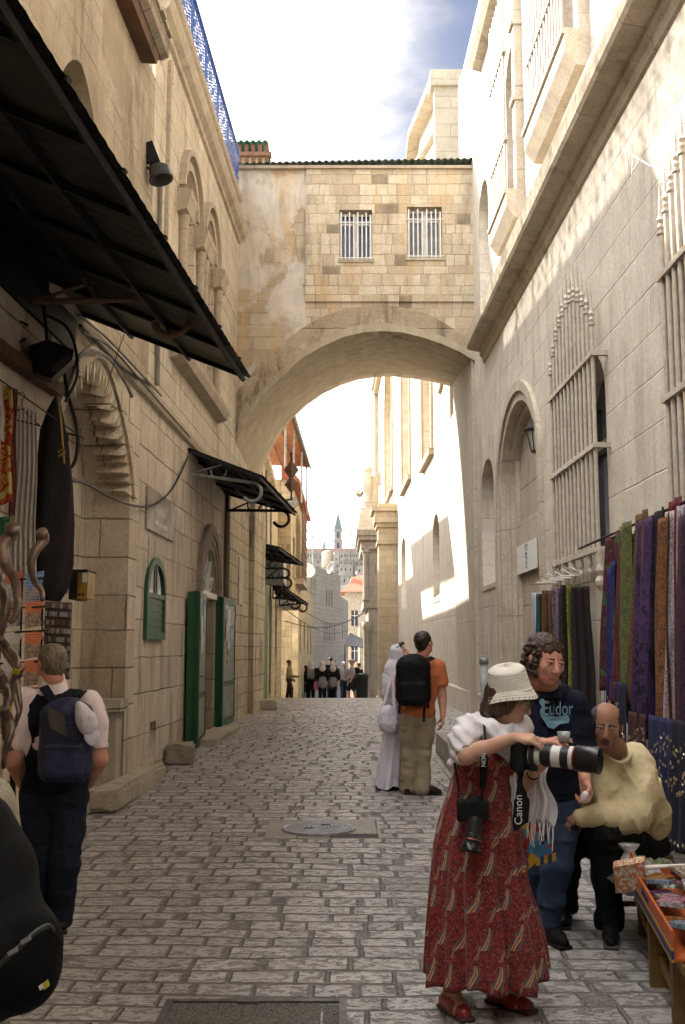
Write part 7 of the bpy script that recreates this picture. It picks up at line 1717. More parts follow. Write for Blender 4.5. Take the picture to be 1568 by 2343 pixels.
 q0 = cb + d * .030; wl = M_plain('white_lens_paint', (.58, .57, .53), .35, var=.05); bl = M_plain('black_lens_ring', (.012, .012, .014), .35, var=.1)
 segs = [(.0, .012, .038, .040, 1), (.012, .068, .046, .046, 0), (.068, .118, .0465, .0465, 1), (.118, .160, .048, .048, 0), (.160, .198, .049, .049, 1), (.198, .216, .051, .051, 0), (.216, .222, .0515, .052, 2)]
 m = MB()
 for (h0, h1, r0, r1, mt) in segs: m.lathe(q0, [(r0 * .6, h0 + .0005), (r0, h0), (r1, h1 - .001), (r1 * .6, h1)], 36, d, mt)
 for k_ in range(36):
  t = 2 * math.pi * k_ / 36
  o_ = (s_ * math.cos(t) + up * math.sin(t));
  for hh in (.075, .165): m.obox(q0 + d * (hh + .018) + o_ * .049, d * .014, o_ * .0015, o_.cross(d) * .0022, 1)
 m.build('lens_barrel', [wl, bl, M_plain('red_ring', (.4, .02, .02), .4)], K, False)
 m = MB(); m.lathe(q0, [(.049, .222), (.0575, .226), (.0600, .330), (.0600, .332), (.0565, .332), (.0535, .230), (.001, .229)], 40, d); m.build('lens_hood', M_plain('black_hood', (.010, .010, .012), .28, var=.1), K, True)
 m = MB(); m.lathe(q0 + d * .03, [(.052, -.012), (.054, -.01), (.054, .01), (.052, .012)], 24, d); m.obox(q0 + d * .03 - up * .062, d * .022, s_ * .012, up * .012); m.build('tripod_collar', bl, K)
 SB = wear('black_strap', (.012, .012, .012), None, 30, .7, .001)
 pts = crv([P(1196, 1745, 4.84), P(1190, 1790, 4.86), P(1194, 1830, 4.88), P(1191, 1880, 4.90), P(1193, 1890, 4.91)])
 o = strap('camera_strap', pts, [.05 - .028 * math.sin(min(1, i / 10) * math.pi) + (.022 if i > 11 else 0) for i in range(len(pts))], SB, K, (0.1, -1, 0.05))
 T_('Canon', .050, P(1187, 1852, 4.868), (.02, 0, 1), (-1, 0, 0), (0, -1, 0), MT['paper'], o)
 c2 = P(1084, 1852, 4.93); K2 = empty('camera', c2); tag(K2, 'black camera with short zoom lens hanging from the neck strap on the red dress', 'camera')
 C = Sdf(); C.box(c2, (.068, .030, .045), None, .014, .01); C.box(c2 + V((0, 0, .05)), (.026, .026, .018), None, .012, .02); C.cone(c2 + V((-.062, -.012, .035)), c2 + V((-.062, -.012, -.035)), .018, .018, .012)
 C.mesh('camera_body', .004, wear('black_rubber2', (.013, .013, .014), None, 30, .45, .001), K2)
 ld = V((-.20, -.25, -.95)).normalized(); q2 = c2 + V((.006, -.02, -.030)); m = MB()
 m.lathe(q2, [(.034, 0), (.036, .02), (.036, .07), (.034, .072), (.038, .078), (.040, .105), (.038, .108)], 28, ld); m.build('lens_barrel', bl, K2, False)
 m = MB(); m.lathe(q2, [(.0405, .099), (.0410, .100), (.0410, .102), (.0405, .103)], 28, ld); m.build('lens_ring', M_plain('gold_ring', (.5, .18, .10), .3, .5), K2)
 m = MB(); m.lathe(q2, [(.040, .109), (.050, .150), (.050, .152), (.046, .152), (.036, .112), (.001, .111)], 28, ld); m.build('lens_hood', M_plain('black_hood2', (.010, .010, .012), .28), K2, True)
 pts = crv([P(1108, 1655, 4.99), P(1110, 1690, 4.92), P(1108, 1735, 4.85), P(1105, 1790, 4.90), P(1104, 1812, 4.91), P(1100, 1840, 4.92)])
 o = strap('neck_strap', pts, [.012 if i < 8 or i > 20 else .034 for i in range(len(pts))], SB, K2, (0, -1, 0)); T_('nikon'[::1].replace('nikon', 'NON'), .026, P(1107, 1738, 4.845), (.02, 0, 1), (-1, 0, 0), (0, -1, 0), MT['paper'], o)
 strap('neck_strap', crv([P(1040, 1745, 4.96), P(1048, 1790, 4.97), P(1051, 1830, 4.94), P(1060, 1845, 4.93)]), .010, SB, K2, (0, -1, 0))
 wf = wear('white_cotton', (.72, .70, .72), (.66, .64, .66), 8, bump=.006)
 o = cloth('scarf', P(1203, 1752, 5.00), P(1264, 1740, 4.98), P(1212, 1874, 5.04), P(1262, 1884, 4.98), wf, .024, 2.4, 34, 36, seed=71, edge=.05, fringe=12); tag(o, 'white fringed scarf hanging over the arm under the long lens', 'scarf')
 o = cloth('scarf', P(1165, 1755, 5.06), P(1186, 1750, 5.04), P(1168, 1835, 5.07), P(1178, 1830, 5.05), wf, .012, 2, 16, 24, seed=73, fringe=8); tag(o, 'end of the white scarf falling beside the black camera strap', 'scarf')
 s = NT('painted_bag_cloth'); p = s.obj(); v = s.n('ShaderNodeTexVoronoi'); s.put(v.inputs['Vector'], s.vmath('ADD', p, s.vmath('MULTIPLY', s.noise(p, 9, 2, col=True), (.12, .12, .12)))); v.inputs['Scale'].default_value = 17
 q = s.sep(v.outputs['Color']); cr_ = s.n('ShaderNodeValToRGB'); cr_.color_ramp.interpolation = 'CONSTANT'; s.put(cr_.inputs[0], q[0]); el = cr_.color_ramp.elements
 el[0].position = 0; el[0].color = (.05, .20, .40, 1); el[1].position = .85; el[1].color = (.03, .03, .06, 1)
 for pos_, c_ in ((.22, (.45, .03, .02, 1)), (.44, (.60, .38, .03, 1)), (.56, (.09, .28, .42, 1)), (.7, (.16, .09, .22, 1))): e_ = el.new(pos_); e_.color = c_
 bm_ = s.done(cr_.outputs[0], .6, s.noise(p, 200, 2), .002)
 bg_ = empty('cloth_bag', P(1228, 1925, 5.3)); tag(bg_, 'small bag painted in red blue and yellow patches hanging behind the dress', 'bag')
 cloth('front', P(1184, 1862, 5.28), P(1246, 1866, 5.26), P(1190, 1984, 5.28), P(1272, 1962, 5.26), bm_, .008, 1.2, 20, 20, thick=.03, parent=bg_, seed=75)
 m = MB(); a, b = P(1190, 1986, 5.255), P(1272, 1964, 5.235)
 for k_ in range(9):
  c_ = a.lerp(b, (k_ + .5) / 9); m.obox(c_ + V((0, 0, .010)), (b - a) / 18, (0, .004, 0), (0, 0, .018), k_ % 2)
 m.build('checked_border', [M_plain('yellow_check', (.60, .38, .03), .6), M_plain('blue_check', (.03, .05, .16), .6)], bg_)
 strap('handle', crv([P(1200, 1865, 5.27), P(1205, 1800, 5.30), P(1196, 1700, 5.33)]), .02, SB, bg_, (0, -1, 0))
 # ---- red mary jane shoes
 RS = wear('red_leather', (.26, .012, .018), (.17, .010, .014), 12, .38, .001, 300, .0, .6)
 for (an, toe) in ((aR, tR), (aL, tL)):
  Sx = Sdf(); dd = toe - an; dd.z = 0; L = dd.length; dd.normalize(); sd = V((-dd.y, dd.x, 0)); b = V((an.x, an.y, gz)) - dd * .045; Lt = L + .03
  Sx.cone(b + V((0, 0, .040)), b + dd * .02 + V((0, 0, .065)), .036, .036, .02); Sx.cone(b + V((0, 0, .034)), b + dd * Lt * .62 + V((0, 0, .040)), .038, .045, .02); Sx.cone(b + dd * Lt * .62 + V((0, 0, .038)), b + dd * (Lt * .98) + V((0, 0, .030)), .045, .034, .02)
  Sx.ell(b + dd * Lt * .50 + V((0, 0, .088)), (.072, .030, .045), (dd, sd, V((0, 0, 1))), .006, 0, -1); Sx.ell(b + dd * .03 + V((0, 0, .10)), (.05, .030, .06), (dd, sd, V((0, 0, 1))), .006, 0, -1)
  Sx.box(b + dd * Lt * .5 - V((0, 0, .10)), (Lt, .2, .102), (dd, sd, V((0, 0, 1))), .0, .004, 0, -1)
  ob = Sx.mesh('shoe', .0045, RS, O)
  S2 = Sdf(); S2.box(b + dd * (Lt * .5 - .0) + V((0, 0, .011)), (Lt * .5 + .038, .043, .011), (dd, sd, V((0, 0, 1))), .0105, .01); S2.mesh('sole', .0045, M_plain('brown_sole', (.07, .035, .025), .6), ob)
  st = MB(); c = b + dd * Lt * .46; pts = [c + sd * (.043 * math.cos(t)) + V((0, 0, .035 + .052 * math.sin(t))) + dd * .0 for t in [k_ * math.pi / 10 for k_ in range(11)]]
  st.tube(pts, .0055, 6); st.tube([b + dd * Lt * .46 + V((0, 0, .088)), b + dd * Lt * .62 + V((0, 0, .080)), b + dd * Lt * .74 + V((0, 0, .066))], .0075, 6); st.build('strap', RS, ob, True)
 m = MB(); ax_ = (wrL - elL).normalized(); m.lathe(wrL - ax_ * .02, [(.029, -.007), (.031, -.005), (.031, .005), (.029, .007)], 20, ax_); m.build('wrist_watch', MT['black'], O)
 m = MB(); c = wrR + (P(1215, 1690, 4.84) - wrR).normalized() * .105 + V((0, -.012, .004)); m.lathe(c, [(.0098, -.002), (.011, -.002), (.011, .002), (.0098, .002)], 14, (P(1215, 1690, 4.84) - wrR)); m.build('ring', MT['tin'], O)
person_photographer()
def person_curly():
 Y0 = 6.25; O = empty('person', (1.24, 6.3, 0)); tag(O, 'curly haired person in navy printed sweatshirt and blue jeans behind the photographer', 'person')
 S = Sdf(); E = {}; f = V((.22, -.97, 0)).normalized(); r, f, u = basis(f)
 hc = P(1250, 1511, 6.15); nk = P(1247, 1574, 6.28); ch = P(1260, 1655, 6.30); pel = P(1256, 1820, 6.36)
 torso(S.b(), pel, ch, nk, f, .215, .125, .03, 0, .06, .19)
 L = head(S, E, hc, (.36, -.88, -.22), (.08, -.05, 1), 1.13, nk, .072, 1, 2, 3, True, 1.12)
 shL = P(1318, 1610, 6.25); elL = P(1334, 1712, 6.28); wrL = P(1338, 1782, 6.02)
 shR = P(1196, 1602, 6.35); elR = P(1186, 1712, 6.2); wrR = P(1238, 1700, 5.92)
 limb(S, shL, elL, wrL, (.062, .058, .050, .046, .032)); limb(S, shR, elR, wrR, (.062, .058, .050, .046, .033))
 hand(S, wrL, P(1344, 1822, 6.0) - wrL, V((-.8, -.45, 0)), -1, (.55, .65, .75, .85), 1.02, (.6, .6))
 hand(S, wrR, P(1275, 1692, 5.86) - wrR, V((.1, .2, -1)), 1, (.15, .2, .28, .38), 1.02, (.3, .3))
 aL = P(1250, 2118, 6.32); tL = P(1292, 2156, 6.14); tL.z = 0; kn = P(1274, 1985, 6.26); aR = P(1213, 2105, 6.55); tR = P(1225, 2130, 6.4); tR.z = 0; knR = P(1222, 1985, 6.45)
 hipL = P(1284, 1845, 6.33); hipR = P(1228, 1845, 6.38)
 limb(S, hipL, kn, aL, (.085, .075, .06, .058, .04)); limb(S, hipR, knR, aR, (.085, .075, .06, .058, .04))
 S.mesh('body', .005, [SK_P, LIP, hairm('brow', (.08, .03, .018), (.04, .018, .01)), skin('stubble_skin', (.42, .19, .13), (.34, .145, .10))], O)
 eyes(E['eyes'][0][0], 1.13, O)
 H = Sdf(); B = basis((.36, -.88, -.22), (.08, -.05, 1)); s = 1.13
 H.ell(L(0, -.030, .045), (.092 * s, .104 * s, .094 * s), B, .02)
 rr = random.Random(5)
 for k in range(190):
  a = rr.uniform(-2.6, 2.6) - math.pi / 2; z = rr.uniform(-.085, .10); R_ = .091 * s * math.sqrt(max(.1, 1 - (max(0, z - .02) / .11) ** 2))
  x, y = R_ * math.cos(a) * .98, -.028 * s + R_ * math.sin(a) * 1.1
  if y > .050 and z < .072: continue
  q = rr.uniform(.010, .018); H.ell(L(x / s, y / s, z), (q, q, q), B, .005)
 H.ell(L(0, .115, -.030), (.066 * s, .075 * s, .105 * s), B, .012, 0, -1)
 H.mesh('hair', .0055, hairm('dark_auburn_curls', (.055, .022, .013), (.014, .007, .005), 130), O, lambda x, y, z: .007 * vnoise(x * 75, y * 75, z * 75))
 C = Sdf(); Bt = torso(C, pel + V((0, 0, .06)), ch, nk - V((0, 0, .03)), f, .228, .145, .045, 0, .06, .20)
 C.chain([P(1316, 1608, 6.25), P(1330, 1660, 6.26), P(1335, 1712, 6.28), P(1338, 1742, 6.17)], [.078, .074, .066, .052], .04)
 C.chain([P(1198, 1602, 6.35), P(1186, 1712, 6.2), P(1214, 1706, 6.05)], [.078, .066, .054], .04)
 C.ell(nk + V((0, .06, .0)), (.11, .09, .06), None, .04); C.chain([nk + V((-.10, .0, -.01)), nk + V((-.05, -.09, -.035)), nk + V((.05, -.10, -.04)), nk + V((.11, -.01, -.01))], [.035, .028, .028, .035], .03)
 C.cone(nk + V((0, -.02, -.05)), nk + V((0, -.02, .2)), .062, .075, .008, 0, -1)
 C.box(pel - V((0, 0, .17)), (.5, .5, .15), None, 0, .01, 0, -1)
 NV = wear('navy_sweatshirt', (.012, .016, .030), (.009, .012, .022), 8, fold=7, bump=.006, sheen=0)
 sw = C.mesh('sweatshirt', .006, NV, O, folds(.010, 9, 12))
 Wb = Sdf(); Wb.ell(pel + V((0, 0, -.0)), (.205, .158, .05), (r, f, V((0, 0, 1))), .02); Wb.box(pel + V((0, 0, .045)), (.4, .4, .02), None, 0, .01, 0, -1); Wb.mesh('waistband', .006, NV, O, lambda x, y, z: .002 * np.sin(x * 260))
 strap('drawstring', crv([nk + V((.02, -.118, -.06)), P(1268, 1610, 6.10), P(1268, 1632, 6.09)]), .006, MT['black'], O, (0, -1, 0))
 lb = M_plain('pale_blue_print', (.16, .32, .42), .6); lw = M_plain('dark_print', (.012, .016, .03), .7)
 def onchest(u_, v_, lift=.006):
  p = P(u_, v_, 6.1); c = ch
  l = V((p.x - c.x, 0, p.z - c.z)); x = l.x; z = l.z
  yy = -.150 * math.sqrt(max(.05, 1 - (x / .26) ** 2)) - .015
  return V((p.x, c.y + yy - lift + .22 * x * -.0, p.z))
 sh = [(1238, 1600), (1246, 1598), (1250, 1606), (1244, 1612), (1250, 1618), (1248, 1630), (1254, 1636), (1276, 1640), (1302, 1636), (1306, 1646), (1304, 1654), (1284, 1656), (1268, 1668), (1256, 1664), (1248, 1650), (1240, 1640), (1238, 1626), (1243, 1617), (1236, 1608)]
 me = plate(lambda a, b, d: onchest(a, -b, .010 - d), [(a, -b) for a, b in sh], [], .003);
 import bmesh
 bm = bmesh.new(); bm.from_mesh(me); bmesh.ops.subdivide_edges(bm, edges=list(bm.edges), cuts=2); bm.to_mesh(me); bm.free()
 for v in me.vertices: pass
 pr = link_mesh('chest_print', me, lb, O)
 T_('Eudor', 40, (0, 0, 0), (1, 0, 0), (0, 0, 1), (0, -1, 0), lb, O, 'lettering', wrap=lambda x, y, z: onchest(1279 + x * .72, 1622 - y * 1.15, .010 + z))
 J = Sdf(); dn = wear('blue_denim', (.022, .036, .066), (.040, .060, .10), 4, .85, .005, sheen=0)
 J.ell(pel + V((0, 0, -.02)), (.19, .14, .12), (r, f, V((0, 0, 1))), .05)
 for (h, k_, a) in ((hipL, kn, aL), (hipR, knR, aR)): J.chain([h, h.lerp(k_, .5), k_, k_.lerp(a, .55), a + V((0, 0, .0)), a - V((0, 0, .035))], [.112, .102, .086, .078, .074, .072], .03)
 J.box(V((1.2, 6.4, -.06)), (1, 1, .10), None, 0, .005, 0, -1)
 J.mesh('jeans', .006, dn, O, folds(.010, 12, 14))
 shoes('shoe', O, [(aL, tL), (aR, tR)], wear('black_suede', (.010, .010, .011), None, 20, .7, sheen=0))
 g = P(1290, 1684, 5.84); m = MB(); m.lathe(g - V((0, 0, .03)), [(.030, 0), (.036, .055), (.034, .055), (.028, .004), (.001, .004)], 18); o = m.build('small_glass', M_plain('cup_glass', (.35, .36, .38), .1, spec=.8), None, True); tag(o, 'small clear tumbler held by the curly haired person', 'glass')
 g = P(1338, 1822, 5.93); m = MB(); m.lathe(g, [(.010, -.035), (.016, -.03), (.018, .02), (.010, .03)], 12, (.3, -.2, .9)); o = m.build('rolled_paper', MT['paper'], None, True); tag(o, 'small pale roll held in the hanging hand of the curly haired person', 'paper')
person_curly()
def person_seated():
 O = empty('person', (1.75, 6.6, 0)); tag(O, 'balding person in yellow long sleeved shirt sitting bent forward on a stool', 'person')
 S = Sdf(); E = {}
 hc = P(1386, 1660, 6.30); nk = P(1408, 1712, 6.44); ch = P(1412, 1775, 6.55); pel = P(1458, 1902, 6.80)
 f = V((-.22, -.97, 0)); torso(S.b(), pel, ch, nk, f, .185, .11, .02, 0, .06, .16)
 L = head(S, E, hc, (-.20, -.93, -.20), (.10, -.2, 1), 1.08, nk, .062, 1, 2, 3, True, 1.08)
 shL = P(1468, 1752, 6.5); elL = P(1442, 1868, 6.34); wrL = P(1335, 1866, 6.22)
 shR = P(1352, 1735, 6.62); elR = P(1335, 1850, 6.5); wrR = P(1322, 1870, 6.35)
 limb(S, shL, elL, wrL, (.062, .056, .05, .045, .031)); limb(S, shR, elR, wrR, (.062, .056, .05, .045, .031))
 hand(S, wrL, V((-1, -.05, -.25)), V((-.2, .4, -1)), -1, (.5, .55, .6, .65), 1.0); hand(S, wrR, V((-.75, -.45, -.35)), V((0, .3, -1)), 1, (.5, .55, .6, .65), 1.0)
 knL = P(1378, 1905, 6.28); aL = P(1396, 2105, 6.42); tL = P(1398, 2146, 6.14); tL.z = 0
 knR = P(1300, 1915, 6.55); aR = P(1290, 2070, 6.80); tR = P(1290, 2092, 6.56); tR.z = 0
 hL = P(1470, 1932, 6.78); hR = P(1430, 1930, 6.86)
 limb(S, hL, knL, aL, (.07, .075, .06, .056, .04)); limb(S, hR, knR, aR, (.07, .075, .06, .056, .04))
 S.mesh('body', .005, [SK_D, M_plain('dark_lip', (.19, .07, .06), .4), hairm('black_brow', (.014, .011, .010), (.008, .007, .006)), skin('shaved_beard_skin', (.23, .125, .08), (.17, .095, .065))], O)
 eyes(E['eyes'][0][0], 1.08, O)
 H = Sdf(); B = basis((-.20, -.93, -.20), (.10, -.2, 1)); s = 1.08
 H.ell(L(0, -.022, .032), (.088 * s, .096 * s, .086 * s), B, .02); H.ell(L(-.012, .04, .11), (.040 * s, .12 * s, .072 * s), B, .012, 0, -1); H.ell(L(0, .125, -.01), (.078 * s, .085 * s, .095 * s), B, .01, 0, -1)
 H.box(L(0, 0, -.12), (.2, .2, .085), B, 0, .01, 0, -1)
 H.mesh('hair', .005, hairm('grey_black_short_hair', (.035, .032, .030), (.012, .011, .011), 200), O, lambda x, y, z: .0025 * vnoise(x * 160, y * 160, z * 160))
 C = Sdf(); YL = wear('pale_yellow_cotton', (.54, .46, .28), (.50, .42, .25), 6, fold=6, bump=.007, sheen=0)
 torso(C, pel + V((-.02, 0, .03)), ch, nk - V((0, .0, .03)), f, .212, .15, .05, 0, .06, .215)
 C.chain([P(1464, 1745, 6.50), P(1468, 1805, 6.42), P(1450, 1862, 6.34), P(1430, 1874, 6.31)], [.088, .090, .088, .078], .07)
 C.chain([P(1430, 1876, 6.32), P(1380, 1868, 6.26), P(1326, 1868, 6.20)], [.078, .070, .050], .04)
 C.chain([P(1362, 1728, 6.60), P(1342, 1790, 6.56), P(1338, 1850, 6.48), P(1316, 1872, 6.34)], [.088, .085, .074, .052], .06)
 C.chain([P(1478, 1800, 6.62), P(1488, 1860, 6.70), P(1494, 1888, 6.72)], [.10, .105, .065], .07); C.chain([P(1370, 1740, 6.42), P(1372, 1800, 6.42), P(1385, 1855, 6.45)], [.07, .10, .09], .07)
 C.cone(nk + V((-.005, -.02, -.01)), nk + V((-.02, -.10, .14)), .072, .09, .006, 0, -1)
 sh = C.mesh('shirt', .0065, YL, O, lambda x, y, z: .004 * vnoise(x * 8 + z * 10, y * 8, z * 7) + .018 * (np.abs(vnoise(x * 13 + z * 7, y * 9, z * 5 - x * 5)) ** .7 - .4) + .008 * (np.abs(vnoise(x * 22 - z * 12, y * 22, z * 18 + x * 12)) - .3))
 strap('collar_rib', crv([nk + V((.088, .0, -.005)), nk + V((.06, -.075, -.045)), nk + V((0, -.105, -.07)), nk + V((-.06, -.08, -.045)), nk + V((-.09, -.01, -.005))]), .018, YL, sh, (0, -.7, .7), .004)
 Tr = Sdf(); BK = wear('black_trousers', (.009, .009, .010), (.007, .007, .008), 8, .8, .006, sheen=0)
 Tr.ell(pel - V((0, 0, .07)), (.20, .17, .13), None, .05)
 for (h, k_, a) in ((hL, knL, aL), (hR, knR, aR)): Tr.chain([h, h.lerp(k_, .5), k_, k_.lerp(a, .5), a + V((0, 0, .02)), a - V((0, 0, .01))], [.115, .108, .092, .080, .080, .085], .035)
 Tr.box(V((1.7, 6.6, -.06)), (1, 1, .10), None, 0, .005, 0, -1); Tr.mesh('trousers', .007, BK, O, folds(.011, 12, 12))
 shoes('shoe', O, [(aL, tL), (aR, tR)], wear('black_leather_shoe', (.009, .009, .010), None, 20, .5, sheen=0), .006, M_plain('grey_sole', (.07, .07, .075), .7))
 st = V((1.84, 6.85, 0)); So = empty('stool', st); tag(So, 'low red brown wooden stool under the sitting person', 'stool')
 m = MB(); m.box(st + V((-.20, -.16, .36)), st + V((.2, .18, .40))); m.build('seat', MT['wood'], So)
 for (x, y) in ((-.17, -.13), (.17, -.13), (-.17, .15), (.17, .15)): m = MB(); m.box(st + V((x - .018, y - .018, 0)), st + V((x + .018, y + .018, .36))); m.build('leg', MT['woodo'], So)
 m = MB(); m.box(st + V((-.15, -.145, .10)), st + V((.15, -.125, .13))); m.build('stretcher', M_plain('red_stretcher', (.16, .05, .04), .6), So)
person_seated()
def backpack(name, label, c, f, w, h, d, mat, rim, seed=0, extra=None):
 """c centre, f = direction the pack points away from the wearer's back"""
 r, f, u = basis(f); B = (r, f, u); O = empty(name, c); tag(O, label, 'backpack'); c = V(c)
 S = Sdf(); S.box(c, (w / 2, d / 2, h / 2), B, min(w, h, d) * .42, .02); S.ell(c + u * h * .38, (w * .42, d * .48, h * .22), B, .04)
 S.mesh('main_bag', .006, mat, O, folds(.007, 16, 16))
 Q = Sdf(); Q.box(c + f * d * .45 - u * h * .20, (w * .38, d * .22, h * .22), B, min(d, h) * .15, .02); Q.mesh('front_pocket', .006, mat, O, folds(.005, 18, 18))
 m = MB(); m.tube([c + f * (d * .40) + u * (h * .26 + .16 * h * math.cos(t)) + r * (w * .42 * math.sin(t)) for t in [(-1.6 + k * .2) for k in range(17)]], .004, 5)
 m.tube([c + f * (d * .66) - u * h * .04 + r * (w * .34 * t) for t in (-1, -.5, 0, .5, 1)], .004, 5); m.build('zip', rim, O)
 m = MB(); m.tube([c + u * h * .5 - f * d * .3 + r * x for x in (-.03, 0, .03)], .008, 6); m.build('grab_handle', mat, O)
 return O, (r, f, u)
def person_grey_hair():
 O = empty('person', (-1.72, 6.5, 0)); tag(O, 'short haired person in pink shirt and navy vest seen from behind at the shop', 'person')
 S = Sdf(); E = {}; f = V((-.15, .98, 0));
 hc = P(118, 1520, 6.50); nk = P(124, 1572, 6.50); ch = P(130, 1650, 6.50); pel = P(126, 1800, 6.50)
 torso(S.b(), pel, ch, nk, f, .205, .12, .02, 0, .06, .19)
 L = head(S, E, hc, (-.62, .77, -.12), (0, 0, 1), 1.0, nk, .056)
 r, f, u = basis(f)
 shA, elA, wrA = P(48, 1605, 6.45), P(32, 1735, 6.42), P(50, 1790, 6.68)      # picture left
 shB, elB, wrB = P(212, 1612, 6.45), P(226, 1735, 6.45), P(205, 1790, 6.72)
 limb(S, shA, elA, wrA, (.055, .062, .056, .05, .034)); limb(S, shB, elB, wrB, (.052, .058, .054, .048, .032))
 hand(S, wrA, V((.1, .9, .0)), V((1, 0, 0)), -1, s=.95); hand(S, wrB, V((-.1, .9, .0)), V((-1, 0, 0)), 1, s=.95)
 hA, kA, aA, tA = P(92, 1830, 6.5), P(86, 1970, 6.5), P(84, 2100, 6.6), P(70, 2120, 6.78); hB, kB, aB, tB = P(156, 1830, 6.5), P(150, 1975, 6.46), P(138, 2095, 6.52), P(134, 2130, 6.72)
 tA.z = tB.z = 0; aB.z = max(aB.z, .09); aA.z = max(aA.z, .09)
 limb(S, hA, kA, aA, (.09, .08, .06, .056, .04)); limb(S, hB, kB, aB, (.09, .08, .06, .056, .04))
 S.mesh('body', .0055, [SK_P, LIP, MT['wood']], O); eyes(E['eyes'][0][0], 1.0, O)
 H = Sdf(); B = basis((-.62, .77, -.12));
 H.ell(L(0, -.024, .040), (.086, .100, .088), B, .02); H.ell(L(0, -.055, -.02), (.070, .058, .065), B, .03); H.ell(L(0, -.03, -.07), (.045, .05, .03), B, .02)
 H.cone(L(-.02, .06, .10), L(.03, .065, .085), .026, .022, .02); H.ell(L(0, .12, -.04), (.07, .085, .11), B, .01, 0, -1);
 for q in (-1, 1): H.ell(L(q * .085, -.008, -.015), (.024, .026, .040), B, .008, 0, -1)
 H.mesh('hair', .005, hairm('grey_blond_hair', (.20, .155, .105), (.075, .055, .038), 85), O, lambda x, y, z: .006 * vnoise(x * 40 + z * 22, y * 40, z * 14))
 PK = wear('pale_pink_cotton', (.72, .61, .63), (.68, .57, .59), 8, sheen=0)
 C = Sdf(); torso(C, pel + V((0, 0, .2)), ch, nk - V((0, 0, .02)), f, .212, .13, .01, 0, .06, .18)
 C.chain([P(56, 1600, 6.46), P(42, 1650, 6.45), P(38, 1697, 6.44)], [.082, .080, .080], .04); C.chain([P(206, 1608, 6.46), P(217, 1650, 6.45), P(222, 1702, 6.45)], [.080, .074, .072], .04)
 C.cone(nk + V((0, .0, -.03)), nk + V((-.01, .0, .045)), .092, .078, .01); C.cone(nk + V((0, .03, .0)), nk + V((-.01, .03, .1)), .062, .066, .006, 0, -1)
 C.cone(P(38, 1697, 6.44), P(35, 1735, 6.44), .064, .064, .004, 0, -1); C.cone(P(222, 1702, 6.45), P(225, 1740, 6.45), .060, .060, .004, 0, -1)
 C.mesh('shirt', .0055, PK, O, folds(.006, 12, 9))
 G = Sdf(); torso(G, pel + V((0, 0, .02)), ch, nk - V((0, 0, .03)), f, .215, .146, .03, 0, .06, .20, .014)
 for p0, sx_ in ((P(38, 1640, 6.45), -1), (P(228, 1640, 6.45), 1)): G.ell(p0 + V((sx_ * .075, 0, 0)), (.105, .2, .24), None, .015, 0, -1)
 G.cone(nk + V((0, 0, -.02)), nk + V((0, 0, .12)), .096, .096, .01, 0, -1); G.box(pel - V((0, 0, .24)), (.5, .5, .16), None, 0, .01, 0, -1)
 NB = wear('navy_black_vest', (.010, .012, .022), (.007, .008, .014), 8, sheen=0); G.mesh('vest', .0055, NB, O, folds(.005, 14, 14))
 J = Sdf(); J.ell(pel - V((0, 0, .03)), (.205, .15, .14), None, .05)
 for (h, k_, a) in ((hA, kA, aA), (hB, kB, aB)): J.chain([h, h.lerp(k_, .5), k_, k_.lerp(a, .55), a - V((0, 0, .015))], [.118, .105, .086, .074, .076], .03)
 J.box(V((-1.7, 6.6, -.07)), (1, 1, .10), None, 0, .005, 0, -1)
 J.mesh('trousers', .0065, wear('dark_jeans', (.010, .014, .026), (.014, .019, .034), 5, sheen=0), O, folds(.009, 12, 13))
 shoes('shoe', O, [(aA, tA), (aB, tB)], MT['black'])
 bl = wear('navy_nylon', (.020, .022, .070), (.014, .015, .045), 7, .55, .006, sheen=0, spec=.35)
 c = P(152, 1700, 6.22); K, (r2, f2, u2) = backpack('backpack', 'navy blue backpack with a white cap clipped to it on the pink shirted person', c, (.08, -1, 0), .31, .44, .18, bl, MT['black'])
 for (a, b_) in (((135, 1618), (100, 1570)), ((165, 1615), (190, 1580))): strap('shoulder_strap', crv([P(a[0], a[1], 6.30), P((a[0] + b_[0]) / 2, a[1] - 22, 6.28), P(b_[0], b_[1], 6.38)]), .055, NB, K, (0, -.6, .8))
 m = MB(); q = P(128, 1640, 6.10); m.grid(8, 8, lambda a, b: q + V((-.05 + .1 * a + .02 * b, -.006, .06 - .12 * b - .05 * a))); m.build('mesh_panel', M_plain('olive_mesh', (.07, .065, .05), .8), K)
 cc = P(198, 1650, 6.12); Kp = empty('cap', cc); tag(Kp, 'white baseball cap clipped to the navy backpack', 'cap')
 Bc = basis((.25, -.95, .1), (-.42, -.05, .9))
 D = Sdf(); D.ell(cc, (.060, .045, .085), Bc, .02); D.ell(cc + V((-.035, .0, .07)), (.032, .035, .05), Bc, .03); D.ell(cc + V((0, .05, 0)), (.1, .04, .14), Bc, .01, 0, -1); WC = wear('white_cap', (.60, .58, .66), None, 8, sheen=0)
 D.mesh('crown', .005, WC, Kp, folds(.005, 20, 16)); D2 = Sdf(); D2.ell(P(211, 1684, 6.11), (.044, .010, .058), Bc, .01); D2.mesh('peak', .004, WC, Kp)
 m = MB()
 for (uu, vv) in ((188, 1648), (200, 1662), (204, 1640)): m.lathe(P(uu, vv, 6.068), [(.001, 0), (.003, 0), (.003, -.002)], 8, (0, -1, 0))
 m.build('eyelet', MT['black'], Kp)
person_grey_hair()
